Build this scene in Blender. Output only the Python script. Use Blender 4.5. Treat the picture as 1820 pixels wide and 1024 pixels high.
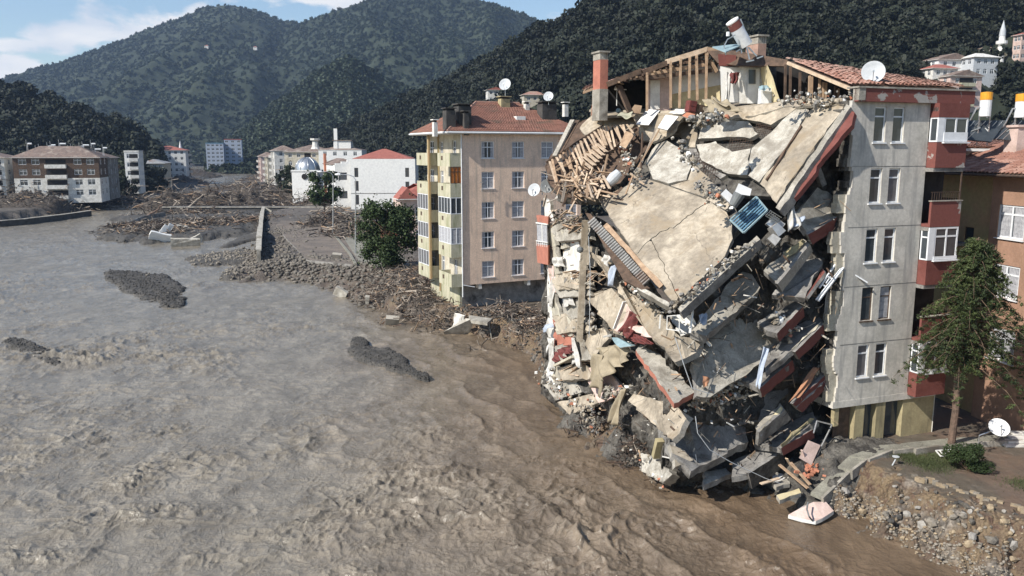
import bpy, math, random
import numpy as np
from mathutils import Vector, Matrix

# ---------------------------------------------------------------- camera, world, sun
for o in list(bpy.data.objects):
    bpy.data.objects.remove(o)
scn = bpy.context.scene
COL = scn.collection
FPX, PITCH, CZ = 1450.0, math.radians(9.55), 17.0
GZ = 1.8                       # street level above the water
cd = bpy.data.cameras.new('camera'); cam = bpy.data.objects.new('camera', cd); COL.objects.link(cam)
cd.sensor_width = 36; cd.lens = 36 * FPX / 1820; cd.clip_start = .5; cd.clip_end = 20000
cam.location = (0, 0, CZ); cam.rotation_euler = (math.pi / 2 - PITCH, 0, 0)
scn.camera = cam
SUN_EL, SUN_AZ = math.radians(40), math.atan2(-.82, -.57)     # azimuth clockwise from +Y
w = bpy.data.worlds.new('World'); scn.world = w; w.use_nodes = True
nt = w.node_tree; nt.nodes.clear()
def wn(t, **k):
    n = nt.nodes.new(t)
    for a, b in k.items(): setattr(n, a, b)
    return n
sky = wn('ShaderNodeTexSky', sky_type='NISHITA', sun_disc=False, sun_elevation=SUN_EL, sun_rotation=SUN_AZ)
sky.altitude = 100; sky.air_density = 1.1; sky.dust_density = .25; sky.ozone_density = 2.4
tc = wn('ShaderNodeTexCoord')
mp = wn('ShaderNodeMapping'); mp.inputs['Scale'].default_value = (1, 1, 2.6)
nz = wn('ShaderNodeTexNoise'); nz.inputs['Scale'].default_value = 11; nz.inputs['Detail'].default_value = 9; nz.inputs['Roughness'].default_value = .56
nz.inputs['Distortion'].default_value = .25
blob = None
for cx_, cy_, r_ in ((215, 12, .075), (20, 112, .05), (495, 8, .06), (635, 2, .04), (120, 96, .02), (350, 20, .02), (165, 66, .015)):
    x_, f_ = cx_ - 910, FPX * math.cos(PITCH) - (cy_ - 512) * math.sin(PITCH); z_ = -((cy_ - 512) * math.cos(PITCH) + FPX * math.sin(PITCH)); l_ = math.sqrt(x_ * x_ + f_ * f_ + z_ * z_)
    ds = wn('ShaderNodeVectorMath', operation='DISTANCE'); ds.inputs[1].default_value = (x_ / l_, f_ / l_, z_ / l_); nt.links.new(tc.outputs['Generated'], ds.inputs[0])
    mr = wn('ShaderNodeMapRange'); mr.inputs[1].default_value = 0; mr.inputs[2].default_value = r_ * 1.5; mr.inputs[3].default_value = .24; mr.inputs[4].default_value = 0; nt.links.new(ds.outputs['Value'], mr.inputs[0])
    if blob is None: blob = mr.outputs[0]
    else:
        ad = wn('ShaderNodeMath', operation='MAXIMUM'); nt.links.new(blob, ad.inputs[0]); nt.links.new(mr.outputs[0], ad.inputs[1]); blob = ad.outputs[0]
ad = wn('ShaderNodeMath', operation='ADD'); nt.links.new(blob, ad.inputs[0]); nt.links.new(nz.outputs[0], ad.inputs[1])
rp = wn('ShaderNodeValToRGB'); rp.color_ramp.elements[0].position = .60; rp.color_ramp.elements[1].position = .70
nt.links.new(tc.outputs['Generated'], mp.inputs['Vector']); nt.links.new(mp.outputs[0], nz.inputs['Vector'])
nt.links.new(ad.outputs[0], rp.inputs[0])
nz2 = wn('ShaderNodeTexNoise'); nz2.inputs['Scale'].default_value = 9; nz2.inputs['Detail'].default_value = 5
nt.links.new(mp.outputs[0], nz2.inputs['Vector'])
rp2 = wn('ShaderNodeValToRGB'); rp2.color_ramp.elements[0].position = .35; rp2.color_ramp.elements[1].position = .62
rp2.color_ramp.elements[0].color = (4.6, 5.2, 6.0, 1); rp2.color_ramp.elements[1].color = (7.0, 7.0, 7.0, 1)
nt.links.new(nz2.outputs[0], rp2.inputs[0])
mx = wn('ShaderNodeMixRGB'); nt.links.new(rp.outputs[0], mx.inputs[0]); nt.links.new(sky.outputs[0], mx.inputs[1]); nt.links.new(rp2.outputs[0], mx.inputs[2])
bg = wn('ShaderNodeBackground'); bg.inputs[1].default_value = .11
wo = wn('ShaderNodeOutputWorld'); nt.links.new(mx.outputs[0], bg.inputs[0]); nt.links.new(bg.outputs[0], wo.inputs[0])
sl = bpy.data.lights.new('sun', 'SUN'); so = bpy.data.objects.new('sun', sl); COL.objects.link(so)
sl.energy = 5.0; sl.angle = math.radians(.6); sl.color = (1, .95, .86)
SD = Vector((math.cos(SUN_EL) * math.sin(SUN_AZ), math.cos(SUN_EL) * math.cos(SUN_AZ), math.sin(SUN_EL)))
so.rotation_euler = SD.to_track_quat('Z', 'Y').to_euler(); so.location = (-40, 0, 60)
vs = scn.view_settings; vs.view_transform = 'Standard'; vs.look = 'None'; vs.gamma = 1; vs.use_curve_mapping = False
vs.exposure = 0.42
scn.render.resolution_x = 1024; scn.render.resolution_y = 576
scn.cycles.max_bounces = 6; scn.cycles.transparent_max_bounces = 8; scn.cycles.volume_bounces = 0

# ---------------------------------------------------------------- helpers
rnd = random.Random(7); rng = np.random.default_rng(7)
CP, SP = math.cos(PITCH), math.sin(PITCH)
def ray(px, py):
    v = py - 512
    return px - 910, FPX * CP - v * SP, -(v * CP + FPX * SP)
def P(px, py, Y):
    x, f, z = ray(px, py); t = Y / f
    return Vector((x * t, Y, CZ + z * t))
def PZ(px, py, z0):
    x, f, z = ray(px, py); t = (z0 - CZ) / z
    return Vector((x * t, f * t, z0))
def PPL(px, py, pl, up=0):
    x, f, z = ray(px, py); d = Vector((x, f, z)); p0, n = pl
    t = (p0 + n * up - Vector((0, 0, CZ))).dot(n) / d.dot(n)
    return Vector((0, 0, CZ)) + d * t
def plane3(a, b, c):
    n = (b - a).cross(c - a).normalized()
    if n.z < 0: n = -n
    return a, n
_perm = np.random.default_rng(3).permutation(512)
_gr = np.random.default_rng(4).uniform(0, 2 * np.pi, 512); _gx, _gy = np.cos(_gr), np.sin(_gr)
def pn(x, y, s=0):
    xi = np.floor(x).astype(np.int64); yi = np.floor(y).astype(np.int64); xf = x - xi; yf = y - yi
    u = xf * xf * xf * (xf * (xf * 6 - 15) + 10); v = yf * yf * yf * (yf * (yf * 6 - 15) + 10)
    def g(i, j):
        h = _perm[(_perm[(xi + i + s * 37) & 511] + yi + j) & 511]
        return _gx[h] * (xf - i) + _gy[h] * (yf - j)
    a = g(0, 0); b = g(1, 0); c = g(0, 1); d = g(1, 1)
    return ((a + (b - a) * u) * (1 - v) + (c + (d - c) * u) * v) * 1.5
def fbm(x, y, o=5, gain=.5, s=0):
    r = 0 * x; a = 1.; f = 1.; t = 0
    for k in range(o):
        r = r + a * pn(x * f + 17.3 * k, y * f - 9.1 * k, s + k); t += a; a *= gain; f *= 2.03
    return r / t
def rfb(x, y, o=5, gain=.5, s=0):
    r = 0 * x; a = 1.; f = 1.; t = 0
    for k in range(o):
        r = r + a * (1 - 2.2 * np.abs(pn(x * f + 11.3 * k, y * f - 5.1 * k, s + k))); t += a; a *= gain; f *= 2.1
    return r / t
def sst(a, b, x):
    t = np.clip((x - a) / (b - a), 0, 1); return t * t * (3 - 2 * t)

ROOTM = {}
def tag(o, label=None, cat=None, group=None, kind=None):
    if label: o['label'] = label
    if cat: o['category'] = cat
    if group: o['group'] = group
    if kind: o['kind'] = kind
    return o
def root(name, loc, label, cat, group=None, rz=0.):
    o = bpy.data.objects.new(name, None); COL.objects.link(o); o.empty_display_size = .3
    M = Matrix.Translation(Vector(loc)) @ Matrix.Rotation(rz, 4, 'Z'); o.matrix_basis = M
    ROOTM[o.name] = M
    return tag(o, label, cat, group)
class MB:
    def __init__(s, T=None): s.V = []; s.F = []; s.M = []; s.T = T
    def add(s, vs, fs, mi=0):
        n = len(s.V)
        if s.T is not None: vs = [s.T @ Vector(v) for v in vs]
        s.V += [tuple(v) for v in vs]
        for f in fs: s.F.append(tuple(i + n for i in f)); s.M.append(mi)
    def box(s, x0, x1, y0, y1, z0, z1, mi=0):
        s.add([(x, y, z) for x in (x0, x1) for y in (y0, y1) for z in (z0, z1)],
              [(0, 1, 3, 2), (4, 6, 7, 5), (0, 4, 5, 1), (2, 3, 7, 6), (0, 2, 6, 4), (1, 5, 7, 3)], mi)
    def quad(s, a, b, c, d, mi=0): s.add([a, b, c, d], [(0, 1, 2, 3)], mi)
    def beam(s, p, q, w=.1, h=.1, roll=0., mi=0, jag=0):
        p = Vector(p); q = Vector(q); d = (q - p); L = d.length
        if L < 1e-6: return
        d /= L; up = Vector((0, 0, 1)) if abs(d.z) < .95 else Vector((1, 0, 0))
        x = d.cross(up).normalized(); y = x.cross(d)
        if roll: c, sn = math.cos(roll), math.sin(roll); x, y = x * c + y * sn, y * c - x * sn
        vs = [p + x * a * w / 2 + y * b * h / 2 + (d * rnd.uniform(-jag, jag) if jag else d * 0) for a, b in ((-1, -1), (1, -1), (1, 1), (-1, 1))]
        vs += [v + d * L for v in vs]
        s.add(vs, [(3, 2, 1, 0), (4, 5, 6, 7), (0, 1, 5, 4), (1, 2, 6, 5), (2, 3, 7, 6), (3, 0, 4, 7)], mi)
    def tube(s, pts, r, n=6, mi=0, cap=True):
        pts = [Vector(p) for p in pts]; rs = r if isinstance(r, (list, tuple)) else [r] * len(pts)
        vs = []; prev = None
        for i, p in enumerate(pts):
            d = (pts[min(i + 1, len(pts) - 1)] - pts[max(i - 1, 0)]).normalized()
            x = d.cross(Vector((0, 0, 1)) if abs(d.z) < .9 else Vector((1, 0, 0))).normalized() if prev is None else (prev - d * prev.dot(d)).normalized()
            prev = x; y = d.cross(x)
            vs += [p + (x * math.cos(2 * math.pi * k / n) + y * math.sin(2 * math.pi * k / n)) * rs[i] for k in range(n)]
        fs = [(i * n + k, i * n + (k + 1) % n, (i + 1) * n + (k + 1) % n, (i + 1) * n + k) for i in range(len(pts) - 1) for k in range(n)]
        if cap: fs += [tuple(range(n))[::-1], tuple(range((len(pts) - 1) * n, len(pts) * n))]
        s.add(vs, fs, mi)
    def lathe(s, prof, M, n=20, mi=0):
        vs = [M @ Vector((r * math.cos(2 * math.pi * k / n), r * math.sin(2 * math.pi * k / n), z)) for r, z in prof for k in range(n)]
        s.add(vs, [(i * n + k, i * n + (k + 1) % n, (i + 1) * n + (k + 1) % n, (i + 1) * n + k) for i in range(len(prof) - 1) for k in range(n)], mi)
    def prism(s, pts, ex, mi=0, mside=None, mbot=None):
        n = len(pts); vs = [Vector(p) for p in pts]; vs += [p + ex for p in vs]
        if mside is None: mside = mi
        s.add(vs[:n], [tuple(range(n))], mi)
        s.add(vs, [(i, (i + 1) % n, n + (i + 1) % n, n + i) for i in range(n)], mside)
        s.add(vs[n:], [tuple(range(n))[::-1]], mside if mbot is None else mbot)
    def chunk(s, c, r, mi=0, flat=1.):
        c = Vector(c); q = Matrix.Rotation(rnd.uniform(0, 6.3), 3, Vector((rnd.gauss(0, 1), rnd.gauss(0, 1), rnd.gauss(0, 1))).normalized())
        dm = [r * rnd.uniform(.55, 1.1), r * rnd.uniform(.5, 1.), r * rnd.uniform(.35, .8) * flat]
        vs = []
        for x in (-1, 1):
            for y in (-1, 1):
                for z in (-1, 1):
                    k = rnd.uniform(.55, 1.05)
                    vs.append(c + q @ Vector((x * dm[0] * k, y * dm[1] * rnd.uniform(.6, 1), z * dm[2] * rnd.uniform(.6, 1))))
        s.add(vs, [(0, 1, 3, 2), (4, 6, 7, 5), (0, 4, 5, 1), (2, 3, 7, 6), (0, 2, 6, 4), (1, 5, 7, 3)], mi)
    def mesh(s, name, mats, M=None, smooth=False):
        me = bpy.data.meshes.new(name); V = s.V
        if M is not None: V = [tuple(M @ Vector(v)) for v in V]
        me.from_pydata(V, [], s.F)
        for m in (mats if isinstance(mats, (list, tuple)) else [mats]): me.materials.append(m)
        me.polygons.foreach_set('material_index', s.M)
        if smooth: me.polygons.foreach_set('use_smooth', [True] * len(s.F))
        me.validate(); me.update()
        return me
def part(name, mb, mats, par, label=None, kind=None, smooth=False, gp=None):
    """mesh built in world space, linked as a child of par (gp: par is itself a child mesh with identity basis of root gp)"""
    M = ROOTM[(gp or par).name].inverted()
    o = bpy.data.objects.new(name, mb.mesh(name, mats, M, smooth)); COL.objects.link(o); o.parent = par
    return tag(o, label, None, None, kind)
def solo(name, mb, mats, label=None, cat=None, group=None, kind=None, smooth=False):
    V = np.array(mb.V); c = Vector(((V[:, 0].min() + V[:, 0].max()) / 2, (V[:, 1].min() + V[:, 1].max()) / 2, V[:, 2].min()))
    o = bpy.data.objects.new(name, mb.mesh(name, mats, Matrix.Translation(-c), smooth)); COL.objects.link(o); o.location = c
    return tag(o, label, cat, group, kind)
def npmesh(name, V, F, mat, smooth=False):
    me = bpy.data.meshes.new(name); V = np.asarray(V, np.float32); F = np.asarray(F, np.int32); k = F.shape[1]
    me.vertices.add(len(V)); me.vertices.foreach_set('co', V.ravel())
    me.loops.add(F.size); me.loops.foreach_set('vertex_index', F.ravel())
    me.polygons.add(len(F)); me.polygons.foreach_set('loop_start', np.arange(0, F.size, k, dtype=np.int32))
    me.polygons.foreach_set('loop_total', np.full(len(F), k, np.int32))
    if smooth: me.polygons.foreach_set('use_smooth', np.ones(len(F), bool))
    me.materials.append(mat); me.update(calc_edges=True)
    return me
def linkm(name, me, par=None, M=None, **k):
    o = bpy.data.objects.new(name, me); COL.objects.link(o)
    if par is not None: o.parent = par
    if M is not None: o.matrix_basis = M
    return tag(o, **k)
def gridF(nr, nc):
    i = np.arange(nr - 1)[:, None] * nc + np.arange(nc - 1)[None]
    return np.stack([i, i + 1, i + nc + 1, i + nc], -1).reshape(-1, 4)

# ---------------------------------------------------------------- materials
def newmat(name):
    m = bpy.data.materials.new(name); m.use_nodes = True; t = m.node_tree
    return m, t, t.nodes['Principled BSDF']
def N(t, ty, ins=None, **k):
    n = t.nodes.new(ty)
    for a, b in k.items(): setattr(n, a, b)
    for a, b in (ins or {}).items():
        if hasattr(b, 'links') and hasattr(b, 'is_output'): t.links.new(b, n.inputs[a])
        else: n.inputs[a].default_value = b
    return n
def C3(c): return (c[0], c[1], c[2], 1) if len(c) == 3 else c
def ramp(t, fac, a, b, ca=(0, 0, 0), cb=(1, 1, 1)):
    r = N(t, 'ShaderNodeValToRGB', {0: fac}); e = r.color_ramp.elements
    e[0].position = a; e[1].position = b; e[0].color = C3(ca); e[1].color = C3(cb)
    return r.outputs[0]
def mixc(t, f, a, b, mode='MIX'):
    n = N(t, 'ShaderNodeMixRGB', blend_type=mode)
    for i, v in ((0, f), (1, a), (2, b)):
        if hasattr(v, 'is_output'): t.links.new(v, n.inputs[i])
        else: n.inputs[i].default_value = C3(v) if isinstance(v, tuple) else v
    return n.outputs[0]
def coord(t, sc=(1, 1, 1), which='Object'):
    c = N(t, 'ShaderNodeTexCoord'); m = N(t, 'ShaderNodeMapping', {'Vector': c.outputs[which], 'Scale': sc}); return m.outputs[0]
def noise(t, v, sc, det=4, ro=.55, dist=0.): return N(t, 'ShaderNodeTexNoise', {'Vector': v, 'Scale': sc, 'Detail': det, 'Roughness': ro, 'Distortion': dist}).outputs[0]
def surf(name, c, c2=None, sc=1.5, rough=.85, bump=.3, bsc=14., bdist=.03, spec=.3, streak=None, cracks=None, metal=0., fine=.25, lo=.38, hi=.62, dirt=None):
    m, t, b = newmat(name); v = coord(t)
    c2 = c2 or tuple(x * .7 for x in c)
    col = mixc(t, ramp(t, noise(t, v, sc, 6, .6, .3), lo, hi), c, c2)
    g = noise(t, v, sc * 9, 5, .7)
    col = mixc(t, fine, col, ramp(t, g, .3, .7, (.35, .35, .35), (1.35, 1.35, 1.35)), 'MULTIPLY')
    if streak:
        vs_ = coord(t, (1.2, 1.2, .14)); s = ramp(t, noise(t, vs_, 2.2, 5, .6), .5, .72)
        col = mixc(t, s, col, streak)
    if dirt:
        col = mixc(t, ramp(t, noise(t, v, .55, 7, .65, .5), .52, .66), col, dirt)
    h = noise(t, v, bsc, 5, .65)
    if cracks:
        vd = N(t, 'ShaderNodeVectorMath', {0: v, 1: N(t, 'ShaderNodeTexNoise', {'Vector': v, 'Scale': 1.1, 'Detail': 8, 'Roughness': .65}).outputs[1]}, operation='ADD').outputs[0]
        vd = N(t, 'ShaderNodeVectorMath', {0: vd, 1: N(t, 'ShaderNodeTexNoise', {'Vector': v, 'Scale': .5, 'Detail': 3}).outputs[1]}, operation='ADD').outputs[0]
        vo = N(t, 'ShaderNodeTexVoronoi', {'Vector': vd, 'Scale': cracks}, feature='DISTANCE_TO_EDGE').outputs[0]
        k = ramp(t, vo, .0, .008, (1, 1, 1), (0, 0, 0))
        k2 = mixc(t, ramp(t, noise(t, v, .8, 2), .45, .55), (0, 0, 0), k)
        col = mixc(t, k2, col, tuple(x * .4 for x in c2))
    b.inputs['Roughness'].default_value = rough; b.inputs['Metallic'].default_value = metal
    b.inputs['Specular IOR Level'].default_value = spec
    t.links.new(col, b.inputs['Base Color'])
    bp = N(t, 'ShaderNodeBump', {'Strength': bump, 'Distance': bdist, 'Height': h}); t.links.new(bp.outputs[0], b.inputs['Normal'])
    return m
M = {}
M['conc'] = surf('concrete', (.40, .37, .32), (.26, .24, .205), 1.1, cracks=.55, bump=.6, bdist=.02, dirt=(.15, .13, .105), fine=.5)
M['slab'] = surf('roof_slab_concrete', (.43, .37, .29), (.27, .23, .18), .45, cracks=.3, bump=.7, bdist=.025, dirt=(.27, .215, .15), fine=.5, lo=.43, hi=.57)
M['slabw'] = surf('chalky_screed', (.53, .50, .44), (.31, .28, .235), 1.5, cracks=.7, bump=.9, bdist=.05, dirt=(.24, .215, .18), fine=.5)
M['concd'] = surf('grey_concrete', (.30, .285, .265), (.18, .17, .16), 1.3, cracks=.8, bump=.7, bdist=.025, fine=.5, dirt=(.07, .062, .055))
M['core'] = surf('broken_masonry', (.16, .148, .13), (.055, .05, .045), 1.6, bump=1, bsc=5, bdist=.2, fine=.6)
M['plast'] = surf('grey_plaster', (.60, .565, .51), (.47, .445, .40), .7, bump=.35, bsc=40, bdist=.012, streak=(.30, .29, .275), fine=.3)
M['cream'] = surf('cream_plaster', (.58, .53, .43), (.43, .39, .31), 1, bump=.4, bsc=20, streak=(.34, .30, .22))
M['creamw'] = surf('weathered_cream', (.50, .46, .37), (.36, .33, .27), 1.2, bump=.5, fine=.4, dirt=(.28, .26, .22))
M['brickp'] = surf('pale_brick', (.42, .27, .21), (.30, .20, .16), 2.5, bump=.5, fine=.4)
M['creamd'] = surf('ochre_plaster', (.40, .34, .20), (.28, .235, .14), 1, bump=.3, streak=(.16, .14, .09))
M['redp'] = surf('dark_red_paint', (.185, .066, .055), (.145, .048, .04), 1.3, bump=.4, fine=.3)
M['redpeel'] = surf('peeling_red_paint', (.185, .066, .055), (.33, .31, .29), .9, bump=.4, lo=.57, hi=.60)
M['orangep'] = surf('salmon_paint', (.46, .185, .13), (.35, .14, .10), 1.2)
M['pink'] = surf('pink_plaster', (.80, .60, .46), (.70, .52, .40), .9, bump=.8, bsc=30, bdist=.02, fine=.35, streak=(.46, .37, .30))
M['pinkl'] = surf('pale_pink_render', (.62, .47, .42), (.48, .36, .31), 1.2)
M['terra'] = surf('terracotta_wall', (.36, .215, .15), (.29, .175, .12), .8, bump=.4)
M['mustard'] = surf('mustard_wall', (.36, .30, .15), (.42, .28, .16), .5, bump=.4)
M['white'] = surf('white_paint', (.78, .77, .74), (.68, .67, .65), 2, bump=.05, rough=.5, fine=.1)
M['whited'] = surf('dirty_white', (.72, .70, .66), (.52, .50, .46), 1.6, bump=.2)
M['frame'] = surf('white_window_frame', (.74, .75, .77), (.66, .67, .69), 3, bump=.02, rough=.4, fine=.08)
M['green'] = surf('lime_green_paint', (.48, .45, .34), (.40, .38, .275), 1.2, streak=(.22, .23, .13))
M['wood'] = surf('raw_wood', (.44, .31, .205), (.30, .20, .13), 3, bump=.5, bsc=30, bdist=.01, fine=.4)
M['woodl'] = surf('pale_wood', (.60, .47, .35), (.44, .33, .23), 3, bump=.4, bsc=30, bdist=.01, fine=.4)
M['woodd'] = surf('dark_wood', (.13, .085, .06), (.07, .048, .035), 3, bump=.5, fine=.4)
M['tile'] = surf('clay_tile', (.33, .165, .12), (.21, .105, .08), 1.8, bump=.5, fine=.5, lo=.3, hi=.7, dirt=(.15, .10, .075))
M['tilep'] = surf('faded_clay_tile', (.44, .26, .20), (.27, .15, .12), 2.2, bump=.4, fine=.5, lo=.3, hi=.7, dirt=(.32, .24, .19))
M['tiler'] = surf('red_roof', (.36, .13, .10), (.27, .095, .075), 1.2, bump=.4)
M['tileb'] = surf('brown_roof', (.235, .17, .14), (.15, .115, .10), 1.2, bump=.4, dirt=(.30, .25, .21))
M['brick'] = surf('orange_brick', (.48, .20, .12), (.36, .15, .095), 3, bump=.5)
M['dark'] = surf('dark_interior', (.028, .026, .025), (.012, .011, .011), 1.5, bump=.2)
M['steel'] = surf('galvanised_steel', (.55, .56, .57), (.42, .43, .44), 4, rough=.35, metal=.8, bump=.03, fine=.15)
M['steelw'] = surf('white_enamel', (.74, .75, .76), (.64, .65, .66), 3, rough=.35, bump=.03, fine=.1, dirt=(.55, .55, .54))
M['dish'] = surf('dish_grey', (.50, .52, .54), (.42, .44, .46), 3, rough=.5, bump=.02, fine=.12)
M['dishd'] = surf('dish_dark', (.17, .18, .18), (.12, .125, .13), 3, rough=.5, bump=.02)
M['chim'] = surf('dark_render', (.085, .08, .075), (.05, .047, .045), 1, bump=.3, fine=.4)  # even dark grey, for chimneys, bridge deck and embankment wall
M['bark'] = surf('bark', (.155, .105, .07), (.085, .06, .042), 5, bump=1, bsc=18, bdist=.05, fine=.5)
M['barkr'] = surf('red_bark', (.21, .14, .105), (.12, .085, .065), 5, bump=1, bsc=18, bdist=.05, fine=.5)
M['drift'] = surf('driftwood', (.40, .34, .28), (.20, .165, .135), 2, bump=.6, fine=.4)
M['stick'] = surf('muddy_twigs', (.10, .082, .068), (.04, .034, .029), 2, bump=.6, fine=.5)
M['rebar'] = surf('rusty_steel', (.11, .07, .05), (.06, .045, .038), 6, rough=.7, bump=.2)
M['yellow'] = surf('orange_tank_cap', (.78, .36, .03), (.62, .28, .03), 3, bump=.03, rough=.5, fine=.12)
M['bluep'] = surf('blue_grey_paint', (.13, .26, .36), (.10, .19, .27), 3, bump=.1, rough=.5)
M['bluet'] = surf('pale_blue_paint', (.27, .37, .40), (.22, .30, .33), 3, bump=.1, rough=.5)
M['clothw'] = surf('white_cloth', (.56, .54, .51), (.38, .365, .34), 3, bump=.15, rough=.9)
M['clothb'] = surf('bluish_cloth', (.42, .47, .55), (.33, .37, .45), 3, bump=.15)
M['clothbeige'] = surf('beige_cloth', (.34, .285, .20), (.25, .21, .15), 2, bump=.15)
M['clothr'] = surf('crimson_cloth', (.17, .045, .04), (.10, .035, .033), 6, bump=.3)
M['clotho'] = surf('orange_sheet', (.42, .21, .12), (.31, .16, .095), 2, bump=.15)
M['clothy'] = surf('pale_yellow_sheet', (.66, .57, .36), (.52, .44, .27), 2, bump=.15)
M['foil'] = surf('corrugated_iron', (.43, .42, .40), (.30, .29, .28), 2, rough=.5, metal=.3, bump=.1, dirt=(.25, .16, .11))
M['asph'] = surf('silty_road', (.135, .115, .098), (.20, .165, .135), .35, bump=.5, fine=.5)
M['pave'] = surf('pavement_concrete', (.27, .26, .215), (.19, .18, .15), 1.4, bump=.6, cracks=.5, fine=.5)
M['stone'] = surf('river_stone', (.30, .265, .22), (.17, .148, .12), 1.7, bump=.6, fine=.45)
M['stoneo'] = surf('tan_river_stone', (.38, .30, .20), (.26, .20, .135), 1.7, bump=.6, fine=.45)
M['stonem'] = surf('wet_rubble', (.20, .178, .15), (.10, .09, .077), .8, bump=.6, fine=.5)
M['stoned'] = surf('dark_river_stone', (.085, .08, .075), (.05, .047, .043), 1.7, bump=.6, fine=.45)
M['stonew'] = surf('pale_river_stone', (.38, .355, .32), (.27, .25, .225), 1.7, bump=.6, fine=.45)
def glass(name, col=(.03, .035, .04), rough=.12):
    m, t, b = newmat(name); v = coord(t)
    t.links.new(mixc(t, noise(t, v, 3.0, 3), col, tuple(x * 2.2 for x in col)), b.inputs['Base Color'])
    b.inputs['Roughness'].default_value = rough; b.inputs['Specular IOR Level'].default_value = .5
    bp = N(t, 'ShaderNodeBump', {'Strength': .15, 'Distance': .01, 'Height': noise(t, v, 2.5, 2)}); t.links.new(bp.outputs[0], b.inputs['Normal'])
    return m
M['glass'] = glass('window_glass'); M['glassl'] = glass('curtained_glass', (.075, .075, .08), .25)
M['curtain'] = surf('net_curtain', (.42, .42, .44), (.27, .27, .29), 6, bump=.3, fine=.2)
M['shutter'] = surf('orange_blind', (.55, .19, .04), (.42, .13, .03), 2, bump=.1)
def leafmat(name, a, b_, sc=.35, tr=.0):
    m, t, b = newmat(name); v = coord(t)
    g = N(t, 'ShaderNodeNewGeometry')
    col = mixc(t, ramp(t, noise(t, v, sc, 4), .35, .65), a, b_)
    col = mixc(t, .55, col, ramp(t, N(t, 'ShaderNodeObjectInfo').outputs['Random'], 0, 1, (.5, .5, .5), (1.5, 1.5, 1.4)), 'MULTIPLY')
    col = mixc(t, .5, col, ramp(t, g.outputs['Random Per Island'], 0, 1, (.45, .45, .45), (1.6, 1.6, 1.5)), 'MULTIPLY')
    t.links.new(col, b.inputs['Base Color']); b.inputs['Roughness'].default_value = .65; b.inputs['Specular IOR Level'].default_value = .25
    return m
M['leaf'] = leafmat('walnut_leaves', (.040, .062, .020), (.024, .040, .014))
M['leafl'] = leafmat('bright_leaves', (.050, .080, .024), (.028, .046, .015))
M['leafc'] = leafmat('conifer_needles', (.020, .030, .014), (.058, .074, .027), .8)
M['grass'] = leafmat('dull_grass', (.07, .085, .035), (.045, .055, .025))
M['leafd'] = leafmat('dark_leaves', (.028, .036, .018), (.02, .027, .015))
M['leafh'] = leafmat('shaded_hill_leaves', (.016, .020, .013), (.026, .030, .019), .02)  # cloud shade over the wooded slopes is put into this dark colour
M['leafm'] = leafmat('mountain_leaves', (.020, .030, .019), (.040, .052, .027), .003)
# ---------------------------------------------------------------- ground and river
def pxy(lst, z=0.):
    return np.array([[*PZ(a, b, z)[:2]] for a, b in lst])
RB = pxy([(2300, 1150), (1900, 1075), (1800, 1035), (1700, 1003), (1600, 958), (1520, 915), (1440, 893), (1340, 866), (1190, 858), (1110, 812), (1040, 768),
          (985, 700), (962, 655), (945, 628), (870, 600), (800, 584), (720, 562), (660, 540), (600, 515), (555, 500), (490, 494), (440, 500), (425, 482), (450, 468), (459, 440), (462, 410), (463, 388),
          (500, 380), (560, 372), (560, 350), (520, 330), (470, 312), (430, 295), (420, 286)])
RB = np.vstack([RB, [[-420, 1500], [1500, 1500], [1500, -30], [60, -30]]])
LB = pxy([(232, 352), (252, 338), (270, 322), (300, 310), (345, 295), (350, 288)])
LB = np.vstack([pxy([(-500, 430), (0, 392), (60, 385), (150, 374)]), LB, [[-560, 1500], [-2500, 1500], [-2500, 250]]])
def sdist(x, y, poly):
    d = np.full(x.shape, 1e9); ins = np.zeros(x.shape, bool); n = len(poly)
    for i in range(n):
        ax, ay = poly[i]; bx, by = poly[(i + 1) % n]; ex, ey = bx - ax, by - ay
        t = np.clip(((x - ax) * ex + (y - ay) * ey) / (ex * ex + ey * ey), 0, 1)
        d = np.minimum(d, np.hypot(x - ax - t * ex, y - ay - t * ey))
        c = (ay > y) != (by > y)
        ins ^= c & (x < ax + (y - ay) / (by - ay + 1e-12) * ex)
    return np.where(ins, d, -d)
ISL = [  # gravel bars: centre px, half size along/across in px, height
    (265, 505, 120, 15, .16), (215, 494, 70, 7, .14), (300, 532, 55, 7, .12), (668, 632, 66, 17, .16), (712, 655, 40, 9, .14), (748, 668, 22, 7, .12),
    (55, 622, 120, 8, .15), (410, 458, 70, 14, .4), (640, 610, 20, 8, .2), (440, 480, 30, 16, .6),
    (330, 412, 130, 16, .95), (250, 402, 50, 12, .55), (420, 398, 60, 20, .8), (300, 388, 90, 8, .9), (380, 385, 80, 12, 1.1), (455, 420, 20, 18, .3),
    (230, 345, 40, 10, 1.3), (280, 335, 45, 9, 1.5), (300, 318, 60, 6, 1.4), (360, 308, 40, 4, 1.2), (440, 338, 60, 12, 1.3), (480, 325, 60, 10, 1.3), (400, 350, 90, 8, 1.6), (520, 345, 60, 14, 1.5), (320, 350, 60, 9, 1.6),
]
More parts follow.
